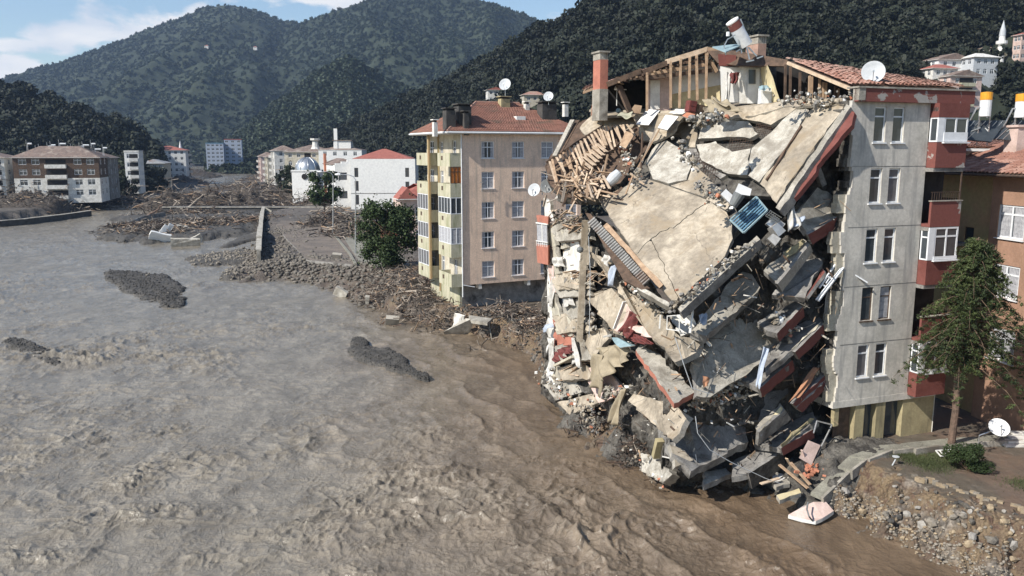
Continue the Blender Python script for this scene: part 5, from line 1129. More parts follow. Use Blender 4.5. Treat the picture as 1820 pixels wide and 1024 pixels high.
# ---------------------------------------------------------------- terracotta house on the right
AO = math.radians(9); OX, OY = 26.8, 45.0
oh = root('apartment_building', (OX, OY, GZ), 'terracotta and mustard building behind the red conifer, cut by the right edge', 'building')
# its side wall runs away from the viewer: x along the wall (far -> near), y inwards
TO = TR(OX, OY) @ RZ(AO) @ RZ(-math.pi / 2)    # +x towards viewer, +y to the left -> flip below
TO = Matrix(((math.sin(AO), math.cos(AO), 0, OX), (-math.cos(AO), math.sin(AO), 0, OY), (0, 0, 1, 0), (0, 0, 0, 1)))
EZ = 15.75; hol = []
for zc, a, b_ in ((12.35, 0., 1.95), (9.1, 0., 1.95), (5.6, .2, 2.1)): hol.append((a, b_, zc - .05, zc + 1.75))
mb = MB(); wallgrid(mb, TO, 9, GZ - 1, EZ, hol, x0=-.6, rev=.2); part('terracotta_wall', mb, M['terra'], oh)
mb = MB(); wallgrid(mb, TO @ TR(0, .35), -.6, GZ - 1, EZ, [(-3.0, -2.2, 10.2, 12.6), (-5.4, -3.7, 11.8, 14.2)], x0=-8, rev=.2); mb.T = TO; mb.quad((-.6, 0, 0), (-.6, .35, 0), (-.6, .35, EZ), (-.6, 0, EZ)); mb.T = None; part('mustard_wall', mb, M['mustard'], oh)
mb = MB(TO); mb.box(-.62, 9, -.02, .3, EZ - .65, EZ - .05); part('eaves_band', mb, M['terra'], oh)
for h in hol: window(oh, TO, h[0], h[2], h[1] - h[0], h[3] - h[2], cols=1 if h[0] > .1 else 2, trans=.28, curt=.95, fw=.1, y=.05)
window(oh, TO @ TR(0, .35), -3.0, 10.2, .8, 2.4, cols=1, fr='woodd', trans=.5, glassm='glass', sill=False); window(oh, TO @ TR(0, .35), -5.4, 11.8, 1.7, 2.4, fr='woodd', glassm='dark', sill=False)
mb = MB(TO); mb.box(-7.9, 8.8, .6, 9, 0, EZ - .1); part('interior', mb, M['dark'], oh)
mb = MB(TO); mb.box(-6.2, -2.2, -1.0, .35, 11.55, 11.7); mb.box(-6.2, -2.2, -1.02, -.95, 11.7, 12.5); part('balcony', mb, M['concd'], oh)
mb = MB()
for x in np.arange(-6.1, -2.2, .18): mb.beam(TO @ Vector((x, -1., 12.5)), TO @ Vector((x, -1., 12.9)), .02, .02)
part('railing', mb, M['rebar'], oh)
g_ = lambda x, y, z: TO @ Vector((x, y, z))
mb = MB(); mb.prism([g_(-8.4, -.7, EZ), g_(9, -.7, EZ), g_(9, 5, EZ + 2.1), g_(-3.5, 5, EZ + 2.1)], Vector((0, 0, -.14))); part('roof_deck', mb, M['woodd'], oh)
laytiles(oh, [g_(-8.4, -.72, EZ + .02), g_(9, -.72, EZ + .02), g_(9, 5, EZ + 2.12), g_(-3.6, 5, EZ + 2.12)], 58, 16, 'tile')
mb = MB(); mb.tube([g_(-8.5, -.85, EZ - .05), g_(9, -.85, EZ - .05)], .07, 6); part('gutter', mb, M['rebar'], oh)
mb = MB(); mb.prism([P(1640, 262, 50), P(1790, 262, 50), P(1820, 256, 56), P(1660, 232, 56)], Vector((0, 0, -.15))); part('upper_roof', mb, M['tile'], oh)
laytiles(oh, [P(1690, 262, 49.8), P(1786, 264, 49.8), P(1840, 236, 58), P(1700, 232, 56)], 22, 12, 'tile', limit=0)
mb = MB(); mb.prism([P(1683, 264, 50.2), P(1790, 266, 50.2), P(1700, 306, 50.2), P(1683, 306, 50.2)], Vector((0, 1, 0))); part('dormer_wall', mb, M['pinkl'], oh)
mb = MB(); mb.beam(P(1690, 266, 49.6), P(1782, 267, 49.6), .14, .16); part('dormer_gutter', mb, M['steelw'], oh)
a = P(1806, 268, 47); mb = MB(TR(a.x, a.y) @ RZ(AO)); mb.box(0, 1.2, 0, 1, a.z - 1, P(1806, 226, 47).z); mb.box(-.1, 1.3, -.1, 1.1, P(1806, 226, 47).z, P(1806, 222, 47).z); part('chimney', mb, M['pinkl'], oh)
for i, (px, yt, yb, lab) in enumerate(((1700, 178, 206, 'grey solar tank partly behind the white bay window'), (1750, 163, 207, 'solar water tank with an orange top, left of the two orange ones'), (1814, 166, 209, 'solar water tank with an orange top at the right edge of the picture'))):
    Yq = 47.5 if i else 45.5; r = root('solar_water_heater', P(px, 240, Yq), lab, 'solar heater', 'solar water heaters on the terracotta building')
    a, b_ = P(px, yb, Yq), P(px, yt, Yq); w_ = (.34, .31, .34)[i]
    mb = MB(); mb.lathe([(.01, 0), (w_, 0), (w_, (b_.z - a.z) * (.66 if i else 1)), ] + ([] if i else [(.01, b_.z - a.z)]), TR(*a), 18); part('tank', mb, M['steelw'], r)
    if i: mb = MB(); zz = (b_.z - a.z); mb.lathe([(w_ + .01, zz * .66), (w_ + .01, zz * .97), (.01, zz)], TR(*a), 18); part('tank_cap', mb, M['yellow'], r)
    mb = MB(); c = P(px, 246, Yq)
    for dx in (-.3, .3): mb.beam(a + Vector((dx, 0, .05)), c + Vector((dx, .2, -.4)), .06, .06)
    mb.tube([a + Vector((.1, -.1, -.1)), P(px - 3, yb - 17 if i else yb, Yq), P(px - 14, yb - 16 if i else yb, Yq), P(px - 26, yb + 8, Yq + .2), P(px - 48, yb + 40, Yq + .6)], .045, 6)
    mb.tube([c + Vector((-.3, 0, .6)), P(px - 60, 247, Yq + .6)], .035, 5); part('stand', mb, M['steel'], r)
    mb = MB(); mb.prism([P(px - 12, 214, Yq + .4), P(px + 40, 214, Yq + .4), P(px + 12, 252, Yq - .2), P(px - 52, 246, Yq + .1)], Vector((0, .08, -.05))); part('collector_panel', mb, M['glass'], r)
    for k in range(5): mb = MB(); mb.beam(P(px - 8 + k * 10, 215, Yq + .35), P(px - 44 + k * 12, 248, Yq), .03, .03); part('collector_tube', mb, M['steel'], r)

# ---------------------------------------------------------------- trees
def limb(mb, a, b_, r0, r1, n=5, wob=.12):
    a = Vector(a); b_ = Vector(b_); L = (b_ - a).length; pts = [a.lerp(b_, k / n) + Vector((rnd.gauss(0, 1), rnd.gauss(0, 1), rnd.gauss(0, .5))) * wob * L * .12 * (0 < k < n) for k in range(n + 1)]
    mb.tube(pts, [r0 + (r1 - r0) * k / n for k in range(n + 1)], 7)
def leafytree(name, label, base, h, w, n, size, mat, bark, seed, hb=.25, ncl=30, tr=.2):
    r = root(name, base, label, 'tree'); rr = random.Random(seed); base = Vector(base); cs = []; rs = []; mb = MB()
    limb(mb, base - Vector((0, 0, .8)), base + Vector((0, 0, h * .6)), tr, tr * .45, 6)
    for i in range(ncl):
        z = rr.uniform(hb, .96); q = .5 * w * math.sqrt(max(.02, 1 - ((z - .55) / .5) ** 2)); a = rr.uniform(0, 6.28); q *= rr.uniform(.3, 1)
        c = base + Vector((q * math.cos(a), q * math.sin(a), z * h)); cs.append(c - base); rs.append(w * rr.uniform(.09, .17))
        limb(mb, base + Vector((0, 0, h * min(.58, max(.2, z - .25)))), c, tr * .35, .03, 4)
    part('trunk', mb, M[bark], r)
    V, F = leafcloud(cs, np.array(rs) * .95, n, size, .8, seed, soft=True); linkm('crown', npmesh('crown', V, F, M[mat]), r); return r
leafytree('walnut_tree', 'large dark leafy tree standing left of the pink block', PZ(686, 478, GZ), 8.8, 8.2, 26000, .15, 'leaf', 'bark', 3, .1, 70)
leafytree('young_tree', 'small bright green tree in the debris before the white school', PZ(578, 383, GZ), 10.5, 8, 7000, .30, 'leafl', 'bark', 4, .3, 34)
for i, (px, py, h, w_, lab) in enumerate(((523, 352, 11, 7, 'tallest dark tree in front of the mosque dome'), (507, 348, 9.5, 6, 'dark tree left of the mosque dome'), (545, 352, 7, 7, 'low dark tree right of the mosque dome'), (212, 345, 14, 9, 'tall dark tree beside the grey mesh-covered block'), (196, 352, 8, 9, 'low dark tree at the foot of the grey mesh-covered block'), (228, 348, 7, 7, 'dark shrub-like tree under the narrow white block'), (442, 300, 11, 12, 'round tree at the far end of the right bank row'), (385, 296, 14, 20, 'broad tree in front of the bluish towers'), (420, 296, 12, 16, 'tree right of the bluish towers'))):
    leafytree('dark_tree', lab, PZ(px, py, GZ), h, w_, 3000, .42, 'leafd', 'bark', 20 + i, .1, 22, .25)
# foreground conifer: bare leaning red stem, drooping sprays
bs = PZ(1689, 797, GZ); r = root('conifer_tree', bs, 'tall ragged conifer with a bare reddish trunk in front of the red bay windows', 'tree'); mb = MB()
topc = P(1740, 422, 38.6); tr_ = [bs - Vector((0, 0, .5)), bs.lerp(topc, .2), P(1703, 650, 40), P(1716, 560, 39.5), P(1730, 480, 39), topc]
mb.tube(tr_, [.2, .17, .15, .12, .08, .03], 9)
for k in range(14): p = bs.lerp(P(1703, 650, 40), rnd.uniform(.35, 1)); a = rnd.uniform(0, 6.28); mb.tube([p, p + Vector((math.cos(a), math.sin(a), .1)) * rnd.uniform(.2, .8)], [.02, .006], 4)
part('trunk', mb, M['barkr'], r); mb = MB(); CV = []; CF = []; nv = 0
rr = random.Random(12)
for k in range(132):
    s = min(1, (k // 6 + rr.uniform(-.3, .3)) / 21.5); s = max(0, s); z = 6.5 + (topc.z - 6.5) * s
    L = (3.5 * (1 - s) ** .75 * (.55 + .45 * min(1, s * 4 + .3)) + .35) * rr.choice([.45, .7, .85, 1.0, 1.15]) * (1.3 if math.cos((k % 6) * 1.047 + (k // 6) * .5) > 0 else .85); a = (k % 6) * 1.047 + (k // 6) * .5 + rr.uniform(-.35, .35)
    ax = P(1703, 650, 40).lerp(topc, (z - 6.2) / (topc.z - 6.2)); d = Vector((math.cos(a), math.sin(a), 0)); p0 = Vector((ax.x, ax.y, z)); up = rr.uniform(.1, .4)
    pts = [p0 + d * L * t_ + Vector((0, 0, up * L * t_ - .7 * L * t_ * t_)) for t_ in (0, .35, .7, 1)]
    mb.tube(pts, [.04, .03, .018, .006], 4)
    cs = []; rs = []
    for j in range(8):
        t_ = .22 + .78 * j / 7; i0 = min(2, int(t_ * 3)); q = pts[i0].lerp(pts[i0 + 1], min(1, t_ * 3 - i0)); w_ = .28 * math.sin(t_ * 2.7)
        for q_ in range(2): cs.append(q + Vector((-d.y, d.x, 0)) * rr.uniform(-1, 1) * w_ * 1.5 + Vector((0, 0, -rr.uniform(0, .26))) - bs); rs.append(.08 + .10 * math.sin(t_ * 2.6))
    V, F = leafcloud(cs, rs, 480, .07, .55, 100 + k, .28, soft=True); CV.append(V); CF.append(F + nv); nv += len(V)
part('branches', mb, M['bark'], r); linkm('crown', npmesh('crown', np.vstack(CV), np.vstack(CF), M['leafc']), r)
# bush on the bank
bc = PZ(1722, 838, GZ); r = root('bush', bc, 'round leafy bush on the bank below the conifer', 'bush'); cs = [Vector((rnd.uniform(-.85, .85), rnd.uniform(-.6, .6), rnd.uniform(.25, 1.15))) for _ in range(26)]
V, F = leafcloud(cs, .33, 9000, .04, .9, 55, .6); linkm('foliage', npmesh('foliage', V, F, M['leaf']), r); mb = MB()
for c in cs[:12]: mb.tube([bc, bc + c], [.03, .008], 4)
part('stems', mb, M['bark'], r)
# grass on the bank top
def grass(name, cen, n, spr, h, mat):
    r = np.random.default_rng(len(cen) + n); V = []; c = np.array([cen[k] for k in r.integers(0, len(cen), n)]) + r.normal(size=(n, 2)) * spr
    z = terr(c[:, 0], c[:, 1]); a = r.uniform(0, 6.28, n); hh = h * r.uniform(.4, 1.2, n); w_ = h * .10
    d = np.stack([np.cos(a), np.sin(a)], -1); l = r.normal(size=(n, 2)) * h * .35
    b0 = np.column_stack([c - d * w_, z - .02]); b1 = np.column_stack([c + d * w_, z - .02]); t0 = np.column_stack([c + l + d * w_ * .2, z + hh]); t1 = np.column_stack([c + l - d * w_ * .2, z + hh])
    linkm(name, npmesh(name, np.stack([b0, b1, t0, t1], 1).reshape(-1, 3), np.arange(4 * n).reshape(-1, 4), M[mat]), kind='stuff')
grass('grass', [tuple(PZ(x, y, GZ).xy) for x, y in ((1620, 815), (1640, 822), (1660, 812), (1680, 825), (1655, 830), (1820, 862), (1600, 808))], 6500, .42, .12, 'grass')

# ---------------------------------------------------------------- stones
def chunkmesh(name, mat, seed, ico=True):
    r = np.random.default_rng(seed); import bmesh
    bm = bmesh.new(); bmesh.ops.create_icosphere(bm, subdivisions=1, radius=1)
    sc = r.uniform(.6, 1.1, 3) * [1, .8, .6]
    for v in bm.verts: v.co = Vector([v.co[i] * sc[i] for i in range(3)]) * r.uniform(.72, 1.12)
    me = bpy.data.meshes.new(name); bm.to_mesh(me); bm.free(); me.materials.append(M[mat]); return me
SM = [chunkmesh('stone', m_, i) for i, m_ in enumerate(['stone', 'stonew', 'stoneo', 'stonem', 'stone', 'stoneo', 'stonem', 'stoned'])]
g0 = bpy.data.objects['ground']
def rot(): return Matrix.Rotation(rnd.uniform(0, 6.28), 4, Vector((rnd.gauss(0, 1), rnd.gauss(0, 1), rnd.gauss(0, 1))).normalized())
n = 0
while n < 300:
    s = rnd.random(); px = 1450 + 420 * s + rnd.gauss(0, 12); py = 892 + 118 * s - abs(rnd.gauss(0, 15)) + 6
    p = PZ(px, py, .35); z = tz(p.x, p.y)
    if z < -.3: continue
    rad = min(.36, .07 + rnd.expovariate(1 / .075)); linkm('stone', SM[rnd.randrange(8)], g0, Matrix.Translation((p.x, p.y, z + rad * .3)) @ rot() @ Matrix.Scale(rad, 4)); n += 1
def pebbles(name, gen, n, r0, r1, mats, zoff=.25, tri=True):
    V = []; F = []; base = [np.array([v.co[:] for v in m_.vertices]) for m_ in SM[:4]]; fb = [np.array([p.vertices[:] for p in m_.polygons]) for m_ in SM[:4]]
    r = np.random.default_rng(n); nv = 0; pts = gen(r, n); z = terr(pts[:, 0], pts[:, 1]); ok = z > -.45; pts = pts[ok]; z = z[ok]
    for i in range(len(pts)):
        k = i % 4; a = r.uniform(0, 6.28); s = r0 + (r1 - r0) * r.random() ** 2.5; c, q = math.cos(a), math.sin(a)
        b = base[k] * s; V.append(np.column_stack([b[:, 0] * c - b[:, 1] * q + pts[i, 0], b[:, 0] * q + b[:, 1] * c + pts[i, 1], b[:, 2] + z[i] + s * zoff])); F.append(fb[k] + nv); nv += len(b)
    return linkm(name, npmesh(name, np.vstack(V), np.vstack(F), M[mats]), kind='stuff')
def along(poly, spread, shift=(0, 0)):
    P2 = np.array([PZ(x, y, .3)[:2] for x, y in poly]); 
    def g(r, n):
        s = r.uniform(0, len(P2) - 1, n); i = np.minimum(s.astype(int), len(P2) - 2); f = (s - i)[:, None]
        return P2[i] * (1 - f) + P2[i + 1] * f + r.normal(size=(n, 2)) * spread + np.array(shift)
    return g
def inbars(ids):
    def g(r, n):
        out = []
        for k in r.integers(0, len(ids), n):
            px, py, a, b, hh = ISL[ids[k]]; c = PZ(px, py, 0); q = c.y / 1450; xo = r.normal() * a * q * .62; out.append((c.x + xo, c.y + r.normal() * b * q * c.y / CZ * .8 + (-.22 * c.y / CZ * xo if py > 480 and px < 760 else 0)))
        return np.array(out)
    return g
pebbles('bank_gravel', along([(1430, 888), (1520, 905), (1600, 945), (1700, 990), (1830, 1045)], .55, (.1, .15)), 1700, .03, .16, 'stone')
pebbles('bank_gravel', along([(1430, 888), (1520, 905), (1600, 945), (1700, 990), (1830, 1045)], .6, (.15, .2)), 700, .03, .13, 'stoneo')
pebbles('gravel_bar', inbars([0, 0, 0, 1, 2, 6]), 6200, .05, .22, 'stoned', .05); pebbles('gravel_bar', inbars([3, 3, 4, 5, 8]), 3000, .03, .14, 'stoned', .05)
pebbles('gravel_bar', inbars([7, 7, 9]), 1800, .08, .4, 'stone', .1); pebbles('gravel_bar', inbars([10, 11, 12, 14]), 1800, .1, .45, 'stoned', .1)
pebbles('rubble_slope', along([(440, 490), (490, 488), (560, 490), (620, 505), (690, 540), (730, 560)], 3., (1, 3)), 3200, .08, .55, 'stonem')
pebbles('rubble_slope', along([(470, 470), (500, 440), (520, 420)], 2.6), 1500, .1, .5, 'stonem')
pebbles('rubble_slope', along([(760, 575), (870, 590), (950, 610), (975, 660)], .9, (.3, .8)), 1300, .05, .3, 'core')

# ---------------------------------------------------------------- driftwood heaps
def heap(name, cen, n, spr, L, mats, zsp=.6, thick=(.03, .10), mound=1., label=None):
    """tangle of twigs and boards joined, over an uneven mound"""
    c = Vector(cen); mb = MB(); q = np.array([(c.x + rnd.gauss(0, spr[0]), c.y + rnd.gauss(0, spr[1])) for _ in range(n)]); zt = terr(q[:, 0], q[:, 1])
    for k in range(n):
        p = Vector((q[k, 0], q[k, 1], zt[k])); p.z += abs(rnd.gauss(0, zsp)) * math.exp(-((p.x - c.x) / spr[0]) ** 2 * .4)
        d = Vector((rnd.gauss(0, 1), rnd.gauss(0, 1), rnd.gauss(0, .38))).normalized() * L * rnd.uniform(.3, 1.2); t_ = rnd.uniform(*thick)
        m_ = rnd.choices(range(len(mats)), weights=[5, 3, 1.3, .8][:len(mats)])[0]
        if rnd.random() < .75: mid = p + Vector((rnd.gauss(0, .1), rnd.gauss(0, .1), rnd.gauss(0, .08))) * L; mb.tube([p - d / 2, mid, p + d / 2], [t_, t_ * .8, t_ * .4], 4, m_, cap=False)
        else: mb.beam(p - d / 2, p + d / 2, t_ * 2.4, t_ * .8, rnd.uniform(0, 3), m_)
    return solo(name, mb, [M[m_] for m_ in mats], kind='stuff')
def mound(cen, spr, h, mat='core', name='debris_mound'):
    c = Vector(cen); n = 46; s = np.linspace(-1, 1, n); XX, YY = np.meshgrid(s, s, indexing='ij'); X = c.x + XX * spr[0] * 1.6; Y = c.y + YY * spr[1] * 1.6
    Z = h * np.exp(-(XX ** 2 + YY ** 2) * 2.2) * (.8 + .9 * rfb(X * 1.1 / max(1, h), Y * 1.1 / max(1, h), 4, .6, s=13)) - .25; Zt = terr(X, Y) + Z * (1 - np.clip(np.maximum(abs(XX), abs(YY)) * 3 - 2, 0, 1)) - .3 * (np.maximum(abs(XX), abs(YY)) > .97)
    linkm(name, npmesh(name, np.stack([X, Y, Zt], -1).reshape(-1, 3), gridF(n, n), M[mat]), kind='stuff')
HW = ['stick', 'drift', 'woodd', 'wood']
for px, py, n, sx, sy, L, zs, mh in ((50, 366, 1800, 12, 5, 2.6, 1.5, 3.0), (130, 360, 1600, 10, 5, 2.6, 1.4, 3.0), (200, 352, 900, 7, 6, 2.6, 1.2, 2.4), (300, 360, 1700, 8, 5, 3.6, 1.8, 5.0), (365, 358, 1900, 9, 5, 3.4, 1.8, 5.4), (435, 357, 1900, 9, 6, 3.4, 1.8, 5.2), (500, 352, 1500, 8, 7, 3., 1.8, 4.6), (545, 362, 1100, 6, 5, 3, 1.6, 2.6), (610, 362, 900, 6, 4, 2.6, 1.2, 2.2),
                                 (590, 400, 1100, 4, 5, 2.6, 1.0, 1.8), (620, 415, 900, 3, 5, 2.2, .8, 1.2), (660, 420, 500, 4, 5, 2., .6, 1.), (250, 335, 900, 16, 9, 3.6, 1.6, 3.), (300, 322, 800, 14, 12, 4, 1.6, 3.2), (330, 310, 700, 14, 16, 4, 2., 3.2), (450, 335, 700, 12, 9, 3.6, 1.4, 2.4), (475, 318, 600, 10, 12, 3.6, 1.8, 3)):
    c = PZ(px, py, GZ); mound(c, (sx, sy), mh, 'stick'); heap('driftwood_tangle', c, int(n * .55), (sx * .8, sy * .8), L, HW, zs + mh * .35, (.03, .13))
for px, py, n, sx, sy, L in ((250, 400, 400, 5, 3, 2.6), (330, 380, 400, 7, 2.5, 2.6), (280, 410, 500, 5, 4, 2.4), (350, 395, 500, 6, 3, 2.4), (365, 400, 250, 3, 2, 2.), (430, 392, 350, 5, 3, 3.)):
    heap('driftwood_tangle', PZ(px, py, .9), n, (sx, sy), L, HW, .5, (.03, .12))
for px, py, n, sx, sy, L, mh in ((715, 535, 1100, 2.4, 2., 1.5, 1.0), (745, 510, 900, 2.2, 2.2, 1.3, .9), (690, 510, 600, 2.4, 2.4, 1.4, .5), (760, 552, 700, 2., 1.2, 1.3, .6), (725, 490, 500, 3, 3, 1.5, .5), (905, 560, 500, 2.6, 1.2, 1.3, .3), (850, 585, 500, 1.8, .7, 1.2, .2), (955, 580, 500, 1.6, 1., 1., .3)):
    c = PZ(px, py, GZ); mound(c, (sx, sy), mh, 'stick'); heap('root_tangle', c, n, (sx, sy), L, ['stick', 'drift', 'barkr', 'wood'], .45 + mh * .3, (.015, .06))
LG = [  # long trunks one can pick out: two ends in px, height above ground, radius
    ((333, 370), (362, 346), .35, 'pale log leaning over the bridge deck'), ((262, 384), (290, 364), .3, 'reddish pole propped at the left end of the bridge'), ((308, 366), (322, 354), .28, 'short log left of the leaning pale log'),
    ((458, 352), (488, 318), .45, 'longest pale trunk jutting up behind the bridge'), ((500, 346), (518, 332), .3, 'grey log beside the dark trees'), ((375, 388), (392, 379), .25, 'pale branch lying before the bridge'), ((415, 396), (458, 384), .22, 'reddish pole on the bar before the bridge'),
    ((540, 380), (575, 372), .3, 'trunk lying across the street end'), ((548, 425), (600, 418), .2, 'grey root stump on the street'), ((575, 392), (583, 368), .3, 'upright stump beside the young tree'), ((640, 372), (648, 360), .25, 'short pale stump near the school wall')]
for (a, b_, rd, lab) in LG:
    p = PZ(a[0], a[1], 1.4); q = P(b_[0], b_[1], p.y + .5); mb = MB(); limb(mb, p, q, rd * .9, rd * .5, 5, .25)
    for k in range(4): s = rnd.uniform(.3, .95); e = p.lerp(q, s); mb.tube([e, e + Vector((rnd.gauss(0, 1), rnd.gauss(0, .6), rnd.uniform(.2, 1)))], [rd * .25, .03], 5)
    solo('driftwood_log', mb, M['barkr' if 'red' in lab else 'drift'], lab, 'log', 'drift logs stranded around the bridge')

# ---------------------------------------------------------------- bridge, walls, street
a, b_ = PZ(288, 369, 1.8), PZ(640, 369, 1.8); r = root('bridge', (a + b_) / 2, 'low concrete bridge deck buried in driftwood across the river', 'bridge')
mb = MB(); mb.prism([a, b_, b_ + Vector((0, 7, 0)), a + Vector((0, 7, 0))], Vector((0, 0, -2.1)), 0); part('deck', mb, M['chim'], r)
mb = MB(); mb.prism([a + Vector((0, -.25, .22)), b_ + Vector((0, -.25, .22)), b_ + Vector((0, .25, .22)), a + Vector((0, .25, .22))], Vector((0, 0, -.2)), 0); part('kerb', mb, M['slabw'], r)
for s in (.25, .5, .75): p = a.lerp(b_, s); mb = MB(); mb.box(p.x - .8, p.x + .8, p.y + .4, p.y + 6.6, -1.4, .28); part('pier', mb, M['concd'], r)
mb = MB(); q = [PZ(204, 404, .2), PZ(250, 385, 1.6), PZ(290, 377, 1.9)]; mb.prism([q[0], q[1], q[2], q[2] + Vector((0, -.4, -2.6)), q[0] + Vector((1, -.4, -.8))], Vector((.2, 1.0, 0))); solo('river_wall', mb, M['concd'], 'dark broken river wall sloping into the water left of the bridge', 'wall')
mb = MB(); q = [PZ(-200, 402, 1.1), PZ(0, 393, 1.1), PZ(40, 390, 1.1), PZ(110, 382, 1.1), PZ(160, 375, 1.1)]
for i in range(4): mb.beam(q[i] + Vector((0, 0, -1.1)), q[i + 1] + Vector((0, 0, -1.1)), .8, 2.2)
for i in range(4): mb.beam(q[i] + Vector((0, 0, .08)), q[i + 1] + Vector((0, 0, .08)), 1., .14, mi=1)
solo('embankment_wall', mb, [M['chim'], M['slabw']], 'long low embankment wall with pale coping along the left bank', 'wall')
wr = root('retaining_wall', PZ(464, 470, .5), 'thin pale retaining wall running upstream from the rubble slope', 'wall'); wp = [(461, 476), (462, 452), (464, 430), (465, 410), (467, 392), (469, 382)]
for i in range(5):
    mb = MB(); p, q = PZ(*wp[i], .2), PZ(*wp[i + 1], .2); hz = 2.6 - .12 * i + (.35 if i == 1 else 0); mb.beam(p + Vector((0, 0, hz / 2 - .6)), q + Vector((0, 0, hz / 2 - .6)), .5, hz + 1); part('wall_bay', mb, M['conc'], wr)
    mb = MB(); mb.beam(p + Vector((0, 0, hz + .0)), q + Vector((0, 0, hz + .0)), .8 + .1 * (i % 2), .2); part('coping', mb, M['slabw'], wr)
st = [(545, 462), (628, 470), (636, 464), (625, 440), (600, 415), (575, 395), (500, 392), (490, 400), (510, 425), (525, 440)]
mb = MB(); mb.prism([PZ(x, y, GZ + .14) for x, y in st], Vector((0, 0, -.4)), 0, 1); solo('road', mb, [M['asph'], M['concd']], kind='structure')
kr = [(632, 470), (622, 452), (606, 432), (590, 412), (580, 400)]; mb = MB()
for i in range(4): mb.beam(PZ(*kr[i], GZ + .2), PZ(*kr[i + 1], GZ + .2), .35, .3)
solo('kerb', mb, M['pave'], kind='structure')
sl_ = [(640, 468), (720, 478), (735, 470), (690, 440), (640, 415), (600, 405)]
mb = MB(); mb.prism([PZ(x, y, GZ + .18) for x, y in sl_], Vector((0, 0, -.3)), 0, 1); solo('pavement', mb, [M['orangep'] if False else M['pave'], M['concd']], kind='structure')
for (px, yb, yt, lab, Lx) in ((592, 418, 305, 'street lamp post farther up the street, left of the pair', 2.2), (632, 452, 312, 'street lamp post nearer the pink block, right of the pair', 2.4)):
    p = PZ(px, yb, GZ); tp = P(px, yt + 8, p.y); r = root('street_lamp', p, lab, 'street lamp', 'street lamps on the broken street'); mb = MB(); mb.tube([p, p.lerp(tp, .5), tp], [.13, .1, .08], 8)
    mb.tube([tp, tp + Vector((-.3, 0, .5)), tp + Vector((-1, 0, .75)), tp + Vector((-Lx, 0, .8))], .06, 6); part('pole', mb, M['steel'], r)
    mb = MB(); mb.lathe([(.01, 0), (.16, .1), (.18, .5), (.1, .9), (.01, .95)], Matrix.Translation(tp + Vector((-Lx + .3, 0, .8))) @ Matrix.Rotation(-math.pi / 2, 4, 'Y'), 8); part('lamp_head', mb, M['steelw'], r)
mb = MB(); mb.box(*[v for v in ()]) if False else None
# pale concrete blocks tipped on the bar
for i, (px, py, w_, d_, a_, lab) in enumerate(((288, 418, 3.2, .9, -.9, 'first of two white posts tipped on the gravel bar'), (298, 416, 3.2, .9, -.95, 'second of two white posts tipped on the gravel bar'), (284, 424, 3.6, 2.6, .3, 'pale slab propped under the white posts'), (330, 430, 5, 2.2, .05, 'flat pale slab at the water edge of the bar'), (347, 424, 2.6, 1.6, -.5, 'pale slab tilted at the right end of the flat slab'), (325, 410, 2.4, 1.2, .2, 'pale block behind the flat slab'), (478, 374, 2.6, 1.6, .5, 'cream block lying at the right end of the bridge'), (615, 392, 2.6, 2.4, .2, 'cream fragment standing between the two street lamps'), (603, 398, 2.4, 1.6, -.2, 'white fragment at the foot of the left street lamp'), (697, 545, 1.3, 1.3, .1, 'brown square slab at the water below the leafy tree'), (600, 462, 1.3, 1.5, .1, 'grey slab leaning on the washed out street edge'), (652, 515, .5, 1.6, .1, 'narrow pale pillar in the rubble slope'), (606, 500, 1.6, 1.1, .5, 'pale boulder in the rubble slope'))):
    p = PZ(px, py, .6 if py > 400 and px < 400 else 1.7); z = max(tz(p.x, p.y), 0); mb = MB(Matrix.Translation((p.x, p.y, z + .3)) @ Matrix.Rotation(a_, 4, 'Y') @ RZ(rnd.uniform(-.5, .5)) @ Matrix.Rotation(rnd.uniform(.2, .7), 4, 'X'))
    mb.prism(jagpoly([Vector((-w_ / 2, -.4, d_ / 2)), Vector((w_ / 2, -.4, d_ / 2)), Vector((w_ / 2, -.4, -d_ / 2)), Vector((-w_ / 2, -.4, -d_ / 2))], .06, .8), Vector((0, .5, 0))); solo('concrete_block', mb, M['white' if 'white' in lab else 'slabw' if 'pale' in lab else 'cream' if 'cream' in lab else 'conc'], lab, 'concrete block')
# ---------------------------------------------------------------- loose things on the ruin
def grid3(corners, nu, nv): 
    a, b_, c, d = corners; return [[a.lerp(b_, i / nu).lerp(d.lerp(c, i / nu), j / nv) for i in range(nu + 1)] for j in range(nv + 1)]
def cloth(name, label, cs, mat, amp=.08, folds=5, group=None, cat='cloth', Y=None, nu=22, nv=12, seed=0, along=True):
    """creased sheet spanned by four corner points, folds running from the first edge to the third"""
    cs = [R(*c) if not isinstance(c, Vector) else c for c in cs]; g = grid3(cs, nu, nv); n = (cs[1] - cs[0]).cross(cs[3] - cs[0]).normalized(); rr = random.Random(seed + len(label)); ph = [rr.uniform(0, 6) for _ in range(4)]
    mb = MB(); vs = []
    for j, row in enumerate(g):
        for i, p in enumerate(row):
            u, v_ = i / nu, j / nv; o = amp * math.sin(u * folds * 6.28 + ph[0] + v_ * 1.3 * math.sin(ph[1])) * (.4 + .6 * v_) + amp * .6 * math.sin(v_ * 5 + u * 7 + ph[2])
            e = (cs[3] - cs[0]) * (.06 * math.sin(u * 9 + ph[3]) * v_) + (cs[1] - cs[0]) * (.05 * math.sin(v_ * 8 + ph[1]))
            vs.append(p + n * o + e)
    mb.add(vs, [(j * (nu + 1) + i, j * (nu + 1) + i + 1, (j + 1) * (nu + 1) + i + 1, (j + 1) * (nu + 1) + i) for j in range(nv) for i in range(nu)])
    o = solo(name, mb, M[mat], label, cat, group, smooth=True); md = o.modifiers.new('thick', 'SOLIDIFY'); md.thickness = .012; return o
